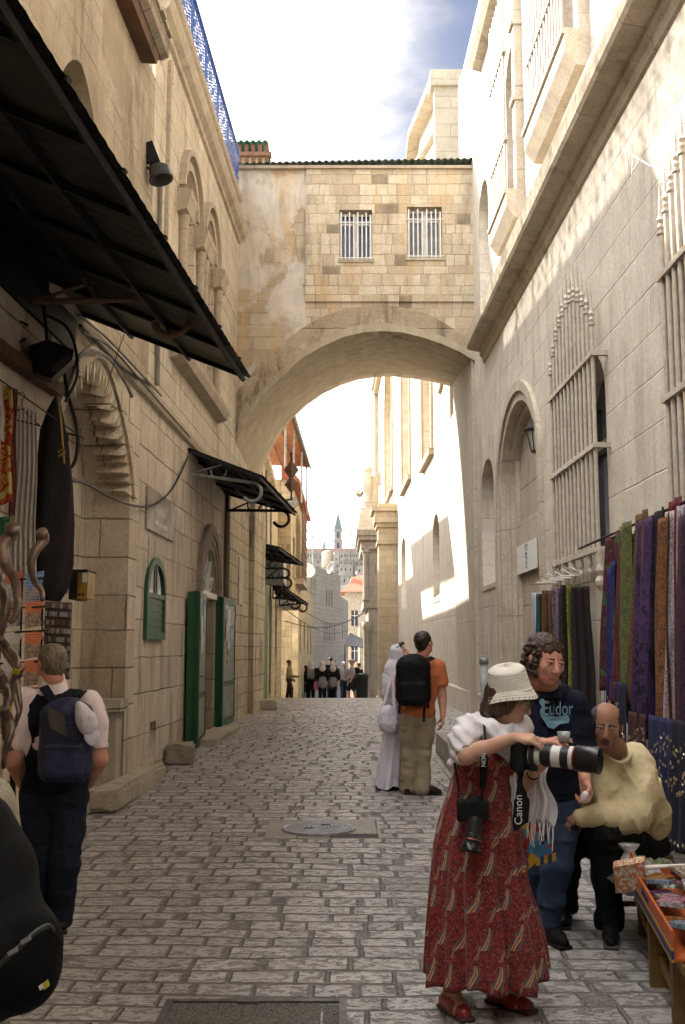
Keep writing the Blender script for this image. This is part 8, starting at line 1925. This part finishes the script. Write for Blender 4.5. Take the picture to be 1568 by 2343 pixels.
def person_orange():
 Y = 11.5; g = ground_z(Y); O = empty('person', (.93, Y, g)); tag(O, 'dark haired person in orange shirt and khaki trousers seen from behind', 'person')
 S = Sdf(); E = {}; f = V((.10, .99, 0)); hc = P(971, 1470, Y); nk = P(965, 1500, Y); ch = P(965, 1550, Y); pel = P(958, 1632, Y)
 torso(S.b(), pel, ch, nk, f, .20, .115, .02, 0, .06, .17); L = head(S, E, hc, (.62, .74, .22), (-.1, -.1, 1), 1.02, nk, .058)
 sR, eR, wR = P(1006, 1528, Y), P(1012, 1592, Y + .02), P(1014, 1636, Y - .04); sL, eL, wL = P(922, 1528, Y), P(914, 1590, Y + .1), P(925, 1625, Y + .25)
 limb(S, sR, eR, wR, (.062, .055, .048, .044, .031)); limb(S, sL, eL, wL, (.062, .055, .048, .044, .031))
 hand(S, wR, V((-.05, -.1, -1)), V((-1, 0, 0)), 1, (.3, .35, .4, .5), 1.0); hand(S, wL, V((.2, .6, -.5)), V((1, 0, 0)), -1)
 aL, aR = P(932, 1800, Y + .05), P(965, 1802, Y - .03); tL, tR = P(927, 1812, Y + .25), P(988, 1815, Y + .06); tL.z = tR.z = g; aL.z = max(aL.z, g + .08); aR.z = max(aR.z, g + .08)
 tR = V((aR.x + .19, aR.y - .02, g)); hL, kL = P(938, 1650, Y), P(936, 1725, Y + .02); hR, kR = P(975, 1650, Y), P(968, 1725, Y)
 limb(S, hL, kL, aL, (.09, .08, .06, .056, .04)); limb(S, hR, kR, aR, (.09, .08, .06, .056, .04))
 S.mesh('body', .008, [SK_P, LIP, MT['wood']], O); eyes(E['eyes'][0][0], 1.02, O)
 H = Sdf(); B = basis((.62, .74, .22), (-.1, -.1, 1)); H.ell(L(0, -.025, .042), (.090, .104, .094), B, .02); H.ell(L(0, -.07, -.03), (.06, .045, .05), B, .03); H.ell(L(0, .115, -.03), (.07, .085, .12), B, .01, 0, -1)
 H.mesh('hair', .007, hairm('black_brown_hair', (.025, .014, .010), (.012, .008, .006), 90), O, lambda x, y, z: .005 * vnoise(x * 50, y * 50, z * 50))
 C = Sdf(); torso(C, pel + V((0, 0, .03)), ch, nk - V((0, 0, .03)), f, .215, .135, .02, 0, .06, .185)
 C.chain([P(1002, 1524, Y), P(1009, 1560, Y)], [.080, .080], .04); C.chain([P(926, 1524, Y), P(918, 1560, Y)], [.078, .078], .04); C.cone(nk + V((0, 0, -.05)), nk + V((0, 0, .12)), .062, .062, .006, 0, -1); C.cone(P(1010, 1566, Y), P(1012, 1600, Y), .062, .062, .005, 0, -1)
 C.box(pel - V((0, 0, .20)), (.5, .5, .16), None, 0, .01, 0, -1); C.mesh('shirt', .008, wear('orange_cotton', (.50, .15, .06), (.44, .13, .05), 6, sheen=0), O, folds(.008, 10, 10))
 J = Sdf(); J.ell(pel - V((0, 0, .03)), (.175, .13, .12), None, .05)
 for (h, k_, a) in ((hL, kL, aL), (hR, kR, aR)): J.chain([h, h.lerp(k_, .5), k_, k_.lerp(a, .55), a + V((0, 0, -.02))], [.105, .098, .088, .084, .088], .03)
 J.mesh('trousers', .008, wear('khaki_cotton', (.30, .25, .17), (.26, .215, .145), 6, sheen=0), O, folds(.012, 11, 10))
 shoes('shoe', O, [(aL, tL), (aR, tR)], wear('dark_brown_leather', (.03, .016, .012), None, 20, .5, sheen=0))
 bkm = wear('black_nylon', (.007, .007, .008), None, 20, .65, .004, sheen=0)
 K, _ = backpack('backpack', 'large black backpack worn over the orange shirt', P(946, 1560, Y - .22), (-.1, -1, 0), .37, .50, .24, bkm, MT['black'])
 for (a, b_) in (((930, 1520), (942, 1500)), ((965, 1518), (992, 1504))): strap('shoulder_strap', crv([P(a[0], a[1], Y - .2), P((a[0] + b_[0]) / 2, a[1] - 9, Y - .19), P(b_[0], b_[1], Y - .12)]), .065, bkm, K, (0, -.6, .8))
 for (u0, v0, u1, v1) in ((918, 1600, 913, 1632), (975, 1602, 970, 1650), (984, 1592, 980, 1620)):
  m = MB(); m.tube([P(u0, v0, Y - .25), P((u0 + u1) / 2 - 2, (v0 + v1) / 2, Y - .24), P(u1, v1, Y - .24)], .014, 5); m.build('loose_strap', bkm, K)
person_orange()
def person_white():
 Y = 11.85; g = ground_z(Y); O = empty('person', (.56, Y, g)); tag(O, 'veiled person in long white dress looking up beside the orange shirt', 'person')
 S = Sdf(); E = {}; f = V((.5, .75, 0)).normalized(); hc = P(918, 1497, Y); nk = P(910, 1524, Y); ch = P(906, 1570, Y); pel = P(898, 1645, Y)
 torso(S.b(), pel, ch, nk, f, .16, .10, 0, 0, .05, .16); L = head(S, E, hc, (.72, -.52, .35), (-.35, -.1, 1), .95, nk, .046)
 sL, eL, wL = P(886, 1548, Y), P(884, 1600, Y - .02), P(893, 1645, Y - .02); limb(S, sL, eL, wL, (.05, .045, .038, .035, .026)); hand(S, wL, V((.1, 0, -1)), V((1, 0, 0)), 1, s=.9)
 sR, eR, wR = P(926, 1545, Y + .1), P(932, 1600, Y + .1), P(930, 1645, Y + .1); limb(S, sR, eR, wR, (.05, .045, .038, .035, .026)); hand(S, wR, V((.1, 0, -1)), V((-1, 0, 0)), 1, s=.9)
 a1, a2 = P(903, 1795, Y), P(888, 1792, Y + .05); a1.z = a2.z = g + .08; limb(S, pel, P(902, 1720, Y), a1, (.08, .07, .055, .05, .035)); t1 = V((a1.x + .14, Y - .08, g)); t2 = V((a2.x + .05, Y - .12, g)); limb(S, pel, P(890, 1720, Y), a2, (.08, .07, .055, .05, .035))
 S.mesh('body', .007, [SK_F, LIP, hairm('brow2', (.06, .03, .02), (.03, .015, .01))], O); eyes(E['eyes'][0][0], .95, O)
 WD = wear('thin_white_cotton', (.62, .60, .68), (.55, .53, .61), 5, sheen=0, bump=.005)
 Vv = Sdf(); B = basis((.72, -.52, .35), (-.35, -.1, 1)); Vv.ell(L(0, -.028, .03), (.093, .108, .103), B, .03); Vv.chain([L(0, -.07, -.03), P(899, 1530, Y), P(894, 1565, Y)], [.085, .085, .08], .05); Vv.chain([L(0, -.0, -.09), P(906, 1545, Y - .05)], [.075, .06], .05)
 Vv.ell(L(0, .120, -.005), (.062, .085, .098), B, .012, 0, -1); Vv.mesh('veil', .006, WD, O, folds(.008, 16, 12))
 m = MB()
 for q in (-1, 1):
  c = L(q * .032, .070, .110); m.lathe(c, [(.001, 0), (.026, 0), (.028, .004), (.001, .006)], 12, basis((.72, -.52, .35), (-.35, -.1, 1))[1] + V((0, 0, .7)))
 m.tube([L(-.07, .0, .09), L(-.05, .08, .115), L(.05, .08, .115), L(.07, 0, .09)], .004, 5); m.build('sunglasses', MT['black'], O)
 prf = [(1540, 884, 932, .11), (1580, 884, 930, .115), (1630, 880, 925, .13), (1680, 876, 924, .15), (1740, 868, 922, .18), (1798, 857, 921, .21)]
 m = MB(); vs = []; nr_, nt = 26, 84
 for i in range(nr_):
  v = 1540 + 258 * i / (nr_ - 1); k = max(j for j in range(len(prf) - 1) if prf[j][0] <= v + .001); t = (v - prf[k][0]) / (prf[k + 1][0] - prf[k][0]); ul, ur, dp = [prf[k][j] + (prf[k + 1][j] - prf[k][j]) * t for j in (1, 2, 3)]
  a, b = P(ul, v, Y), P(ur, v, Y); c = (a + b) / 2; hw = (b - a).length / 2; gg = i / nr_
  for j in range(nt):
   t = 2 * math.pi * j / nt; rd = 1 + gg * .09 * math.sin(11 * t + 2 * math.sin(2 * t) + gg) + .03 * math.sin(5 * t + gg * 3)
   vs.append(V((c.x + hw * math.cos(t) * rd, Y + dp * math.sin(t) * rd, c.z + gg * .02 * math.sin(4 * t))))
 fs = [(i * nt + j, (i + 1) * nt + j, (i + 1) * nt + (j + 1) % nt, i * nt + (j + 1) % nt) for i in range(nr_ - 1) for j in range(nt)] + [tuple(range(nt))]
 m.add(vs, fs); dr = m.build('dress', WD, O, True)
 Bd = Sdf(); Bd.chain([P(912, 1535, Y), P(906, 1570, Y), P(902, 1600, Y)], [.10, .13, .13], .05); Bd.chain([sL, P(884, 1585, Y - .02)], [.062, .055], .04); Bd.chain([sR, P(931, 1580, Y + .1)], [.06, .055], .04); Bd.mesh('sleeves', .007, WD, O, folds(.006, 14, 14))
 shoes('shoe', O, [(a1, t1), (a2, t2)], MT['black'], .007)
 c = P(889, 1642, Y - .28); K = empty('handbag', c); tag(K, 'soft white shoulder bag hanging on a long strap from the veiled person', 'bag')
 Q = Sdf(); Q.ell(c, (.105, .07, .14), None, .03); Q.ell(c - V((0, 0, .07)), (.11, .075, .09), None, .04); Q.mesh('pouch', .007, WD, K, lambda x, y, z: .008 * vnoise(x * 25, y * 25, z * 20))
 m = MB(); m.tube([c + V((.10 * math.cos(t), -.07, -.02 + .05 * math.sin(t))) for t in [math.pi + .3 + k * .25 for k in range(11)]], .005, 5); m.build('seam', WD, K)
 strap('long_strap', crv([c + V((-.07, .02, .08)), P(884, 1590, Y - .22), P(896, 1545, Y - .15)]), .03, WD, K, (0, -1, 0)); strap('long_strap', crv([c + V((.07, .02, .08)), P(900, 1590, Y - .20), P(900, 1545, Y - .14)]), .03, WD, K, (0, -1, 0))
person_white()
def person_corner():
 """cropped figure at the lower left: floral top, big black backpack"""
 Yc = 2.7; O = empty('person', (-1.25, Yc, 0)); tag(O, 'person cut off by the left edge wearing a beige floral top', 'person')
 S = Sdf(); E = {}; f = V((-.75, .66, 0)).normalized(); r, f, u = basis(f)
 nk = V((-1.30, 2.80, 1.40)); ch = V((-1.28, 2.80, 1.22)); pel = V((-1.26, 2.80, .88)); hc = V((-1.35, 2.84, 1.52))
 torso(S.b(), pel, ch, nk, f, .19, .12, .02, 0, .06, .18); L = head(S, E, hc, f, (0, 0, 1), .98, nk, .055)
 sR = ch + r * .19 + u * .1; sL = ch - r * .19 + u * .1
 eR = sR + V((.06, -.05, -.30)); wR = eR + f * .2 + V((0, 0, -.1)); limb(S, sR, eR, wR, (.055, .05, .045, .04, .03)); hand(S, wR, f, V((-r.x, -r.y, 0)), 1)
 eL = sL + V((-.05, -.05, -.28)); wL = eL + f * .2 + V((0, 0, -.1)); limb(S, sL, eL, wL, (.055, .05, .045, .04, .03)); hand(S, wL, f, r, -1)
 a1 = V((-1.12, 2.9, .08)); a2 = V((-1.25, 2.75, .08)); limb(S, pel + r * .08, V((-1.12, 2.9, .48)), a1, (.09, .08, .06, .055, .04)); limb(S, pel - r * .08, V((-1.25, 2.75, .48)), a2, (.09, .08, .06, .055, .04)); t1 = a1 + f * .2; t2 = a2 + f * .2; t1.z = t2.z = 0
 S.mesh('body', .007, [SK_F, LIP, MT['wood']], O)
 H = Sdf(); B = basis(f); H.ell(L(0, -.03, .035), (.088, .10, .092), B, .02); H.ell(L(0, -.06, -.04), (.075, .06, .09), B, .03); H.ell(L(0, .12, -.03), (.07, .085, .12), B, .01, 0, -1); H.mesh('hair', .007, hairm('brown_hair', (.07, .04, .025), (.03, .016, .01)), O, lambda x, y, z: .006 * vnoise(x * 40, y * 40, z * 12))
 fm = fabric('beige_floral', (.36, .31, .235), (.20, .185, .14), 70, 'floral', sheen=0, c3=(.27, .24, .19))
 C = Sdf(); torso(C, pel, ch, nk - V((0, 0, .03)), f, .215, .145, .02, 0, .06, .21); C.chain([sR, eR], [.082, .070], .05); C.chain([sL, eL], [.078, .070], .05); C.cone(pel + V((.05, -.03, .05)), pel + V((.05, 0, -.12)), .19, .23, .08)
 C.cone(P(-40, 1850, 2.72), P(20, 2040, 2.72), .085, .06, .05)
 C.cone(nk + V((0, 0, -.05)), nk + V((0, 0, .12)), .06, .06, .006, 0, -1); C.mesh('top', .007, fm, O, folds(.01, 9, 9))
 J = Sdf(); J.chain([pel + r * .08, V((-1.12, 2.9, .48)), a1], [.12, .09, .08], .04); J.chain([pel - r * .08, V((-1.25, 2.75, .48)), a2], [.12, .09, .08], .04); J.mesh('trousers', .008, MT['black'], O)
 shoes('shoe', O, [(a1, t1), (a2, t2)], MT['black'])
 bk = wear('black_pack_fabric', (.005, .005, .006), None, 20, .75, .008, sheen=0, spec=.12)
 c = P(0, 2080, 2.35); K = empty('backpack', c); tag(K, 'large black zipped backpack filling the lower left corner', 'backpack')
 Q = Sdf()
 Q.chain([P(-50, 1910, 2.45), P(-15, 2020, 2.4), P(5, 2120, 2.36)], [.055, .080, .088], .05)
 Q.ell(P(-14, 2180, 2.34), (.122, .13, .115), (V((.95, .2, -.12)).normalized(), V((-.2, .95, 0)).normalized(), V((.12, 0, .99))), .05)
 Q.ell(P(-70, 2050, 2.4), (.12, .14, .24), None, .06)
 Q.chain([P(-40, 2290, 2.36), P(60, 2230, 2.33), P(92, 2150, 2.33)], [.06, .055, .04], .05)
 Q.mesh('main_bag', .006, bk, K, lambda x, y, z: .006 * vnoise(x * 14, y * 14, z * 14))
 zp = crv([P(-10, 2215, 2.20), P(40, 2170, 2.20), P(85, 2130, 2.235), P(112, 2118, 2.27), P(122, 2130, 2.31)]); m = MB(); m.tube(zp, .0055, 6); m.build('zip', M_plain('zip_tape', (.03, .03, .032), .45), K)
 m = MB()
 for (u_, v_) in ((30, 2176), (60, 2150)): q = P(u_, v_, 2.185); m.obox(q, V((.009, 0, .005)), (0, .003, 0), V((-.0015, 0, .0035)))
 m.build('zip_pull', MT['tin'], K)
 m = MB(); q = P(106, 2252, 2.265); m.obox(q, V((.005, 0, .004)), (0, .003, 0), V((-.002, 0, .006)), 0); m.obox(q - V((.009, 0, .004)), V((.004, 0, .003)), (0, .003, 0), V((-.002, 0, .004)), 1); m.build('logo_patch', [M_plain('logo_yellow', (.5, .45, .05), .6), MT['paper']], K)
person_corner()
def far_person(name_label, u, vtop, vfoot, f, top, bottom, hair, veil=None, pack=None, skirt=None, bag=None, sitting=False, step=.12, skinm=None, arm=None, cap=None, shorts=False):
 Y = 1.68 * FPX / (vfoot - vtop) * (.93 if veil else 1.0); g = ground_z(Y); a = P(u, vfoot, Y); top_ = P(u, vtop, Y); h = max(1.45, min(1.85, top_.z - g)); x = a.x
 O = empty('person', (x, Y, g)); tag(O, name_label, 'person'); f = V(f).normalized(); r, f, up = basis(f)
 def J(s, y, z): return V((x, Y, g)) + r * s + f * y + V((0, 0, z * h))
 S = Sdf(); E = {}; torso(S.b(), J(0, 0, .53), J(0, 0, .72), J(0, 0, .84), f, .17, .10, 0, 0, .05, .15); head(S, E, J(0, .01, .93), f, (0, 0, 1), .98 * h / 1.75, J(0, 0, .84), .05, 0, 0)
 aw = arm or (.1, .0)
 eR, wR = J(.24, -.02, .62), J(.24 - aw[1], .06 + aw[0], .50 + aw[0] * .3); eL, wL = J(-.24, -.02, .62), J(-.24 + aw[1], .06 + aw[0] * .3, .50)
 limb(S, J(.18, 0, .79), eR, wR, (.052, .048, .042, .04, .03)); limb(S, J(-.18, 0, .79), eL, wL, (.052, .048, .042, .04, .03)); hand(S, wR, wR - eR, -r, 1); hand(S, wL, wL - eL, r, -1)
 k1, a1, k2, a2 = J(.08, step, .28), J(.085, step * .9, .05), J(-.08, -step * .4, .28), J(-.085, -step, .055)
 limb(S, J(.09, 0, .50), k1, a1, (.085, .07, .058, .052, .036)); limb(S, J(-.09, 0, .50), k2, a2, (.085, .07, .058, .052, .036))
 S.mesh('body', .016, skinm or SK_F, O)
 H = Sdf()
 if veil: H.ell(J(0, -.02, .945), (.115, .13, .125), (r, f, up), .03); H.chain([J(0, -.03, .90), J(0, -.03, .81)], [.10, .14], .05); H.mesh('veil', .016, veil, O, folds(.006))
 else: H.ell(J(0, -.03, .955), (.092, .10, .085), (r, f, up), .03); H.mesh('hair', .016, hair, O)
 if cap: C0 = Sdf(); C0.ell(J(0, 0, .975), (.10, .12, .05), (r, f, up), .02); C0.cone(J(0, .08, .965), J(0, .14, .955), .05, .045, .02); C0.mesh('cap', .014, cap, O)
 C = Sdf(); torso(C, J(0, 0, .56), J(0, 0, .72), J(0, 0, .82), f, .195, .13, .01, 0, .05, .185); C.chain([J(.18, 0, .79), eR] + ([wR] if not shorts else []), [.075, .065] + ([.05] if not shorts else []), .04); C.chain([J(-.18, 0, .79), eL] + ([wL] if not shorts else []), [.075, .065] + ([.05] if not shorts else []), .04); C.mesh('top', .016, top, O, folds(.008))
 D = Sdf(); D.ell(J(0, 0, .50), (.175, .13, .11), (r, f, up), .05)
 if shorts: D.chain([J(.09, 0, .5), k1], [.11, .10], .04); D.chain([J(-.09, 0, .5), k2], [.11, .10], .04)
 else: D.chain([J(.09, 0, .5), k1, a1], [.11, .085, .075], .04); D.chain([J(-.09, 0, .5), k2, a2], [.11, .085, .075], .04)
 D.mesh('trousers', .016, bottom, O, folds(.008))
 if skirt: D = Sdf(); D.chain([J(0, 0, .54), J(0, 0, .42)], [.17, .21], .05); D.mesh('tunic', .016, skirt, O, folds(.01))
 shoes('shoe', O, [(a1, J(.09, step * .9 + .18, 0)), (a2, J(-.09, -step + .16, 0))], MT['black'], .014)
 if pack:
  c = J(0, -.20, .68); K = empty('backpack', c); tag(K, pack[1], 'backpack'); Q = Sdf(); Q.box(c, (.15, .08, .21), (r, f, up), .06, .02); Q.mesh('main_bag', .014, pack[0], K); Q = Sdf(); Q.box(c - f * .09 - V((0, 0, .06)), (.11, .03, .09), (r, f, up), .02, .02); Q.mesh('front_pocket', .014, pack[0], K)
 if bag:
  c = J(bag[2], .0, .36); K = empty('handbag', c); tag(K, bag[1], 'bag'); Q = Sdf(); Q.box(c, (.10, .05, .16), (r, f, up), .03, .02); Q.mesh('pouch', .014, bag[0], K); strap('handle', [c + V((-.05, 0, .15)), c + V((0, 0, .30)), c + V((.05, 0, .15))], .02, bag[0], K, (0, -1, 0))
 return O
bh = hairm('far_dark_hair', (.02, .014, .012), (.012, .01, .008)); blk = wear('far_black', (.012, .012, .014), sheen=0); vw = wear('far_white_veil', (.60, .56, .60), sheen=0); gr = wear('far_grey', (.22, .22, .23), sheen=0); dj = wear('far_dark_jeans', (.015, .02, .035), sheen=0)
far_person('person in camouflage jacket standing at the left shopfronts beyond the bridge', 662, 1509, 1597, (1, -.2, 0), fabric('camouflage', (.26, .23, .13), (.10, .09, .05), 14, 'noise', sheen=0), wear('far_brown_trousers', (.05, .035, .025), sheen=0), bh, arm=(.30, .1), skinm=SK_D)
far_person('veiled person in black with a pale grey backpack walking away', 712, 1513, 1598, (.05, 1, 0), blk, blk, bh, veil=vw, pack=(gr, 'small grey and black backpack on the leftmost veiled walker'))
far_person('veiled person in black with grey tunic and pink bag walking away', 738, 1513, 1600, (0, 1, 0), blk, blk, bh, veil=vw, skirt=gr, bag=(wear('far_pink', (.42, .14, .22), sheen=0), 'small pink bag carried beside the walker in grey tunic', -.25), step=.08)
far_person('veiled person in black with grey tunic walking rightmost of the three', 762, 1514, 1600, (0, 1, 0), blk, blk, bh, veil=vw, skirt=gr, step=-.1)
far_person('tall dark haired person in black shirt walking ahead of the veiled group', 757, 1498, 1586, (0, 1, 0), blk, dj, bh)
far_person('person in grey shirt with light cap walking towards the camera', 786, 1512, 1592, (.2, -1, 0), wear('far_grey_shirt', (.20, .19, .20), sheen=0), dj, bh, cap=vw, shorts=False)
far_person('person in light shirt and dark shorts with black backpack facing left', 806, 1508, 1598, (-.9, -.2, 0), wear('far_pale_shirt', (.40, .38, .42), sheen=0), wear('far_shorts', (.03, .03, .035), sheen=0), hairm('far_grey_hair', (.3, .28, .26), (.2, .18, .17)), pack=(blk, 'black backpack worn by the person in light shirt and shorts'), cap=vw, shorts=True)
far_person('dark dressed person partly hidden behind the left veiled walker', 700, 1512, 1586, (.1, 1, 0), wear('far_wine', (.05, .015, .02), sheen=0), blk, bh)
far_person('dark dressed person sitting area figure near the shops in blue top', 686, 1520, 1584, (.5, -.8, 0), wear('far_blue_top', (.03, .04, .10), sheen=0), dj, bh, skinm=SK_D)
far_person('person in black jacket walking close to the gate column', 822, 1512, 1590, (0, 1, 0), blk, blk, bh)
# ---- air: far things fade
m = MB(); m.box((-700, -25, -15), (700, 700, 95)); hz_ = MB(); hz_.box((-700, -25, -14), (700, 720, 110))
o = hz_.build('haze', []) if False else None
hm_ = bpy.data.materials.new('air'); hm_.use_nodes = True; t_ = hm_.node_tree; t_.nodes.clear()
pv = t_.nodes.new('ShaderNodeVolumePrincipled'); pv.inputs['Density'].default_value = .00012; pv.inputs['Color'].default_value = (.85, .9, 1, 1); pv.inputs['Anisotropy'].default_value = .3
ou = t_.nodes.new('ShaderNodeOutputMaterial'); t_.links.new(pv.outputs[0], ou.inputs['Volume'])
hb = MB(); hb.box((-2600, -320, -45), (2600, 3050, 130)); o = hb.build('haze', hm_); tag(o, kind='stuff')
A = empty('sky_blocker', (0, -6, 0)); tag(A, 'unseen stone roof and wall added behind the camera to block sky light', 'building')  # added out of view: roof and wall block sky light, darkening the foreground
m = MB(); m.box((-4.5, -13, 5.2), (4.5, -4.5, 6.4)); m.build('blocker_roof', MT['roughL'], A)
m = MB(); m.box((-4.5, -13.4, -.6), (4.5, -12.9, 6.4)); m.build('blocker_wall', MT['roughL'], A)
A = empty('stall_light_blocker', (2.2, 1.5, 3)); tag(A, 'unseen dark cloth added above the near right to shade the stall', 'canopy')  # unseen cloth on a post, added only to darken the right stall
m = MB(); m.grid(8, 20, lambda u, v: Vector((1.35 + 1.4 * u, -1.0 + 4.6 * v, 2.9 + .5 * u + .03 * math.sin(v * 14)))); m.build('cloth', MT['black'], A)
m = MB(); m.tube([(1.4, -1, 0), (1.4, -1, 2.9)], .025, 6); m.build('post', MT['tin'], A)
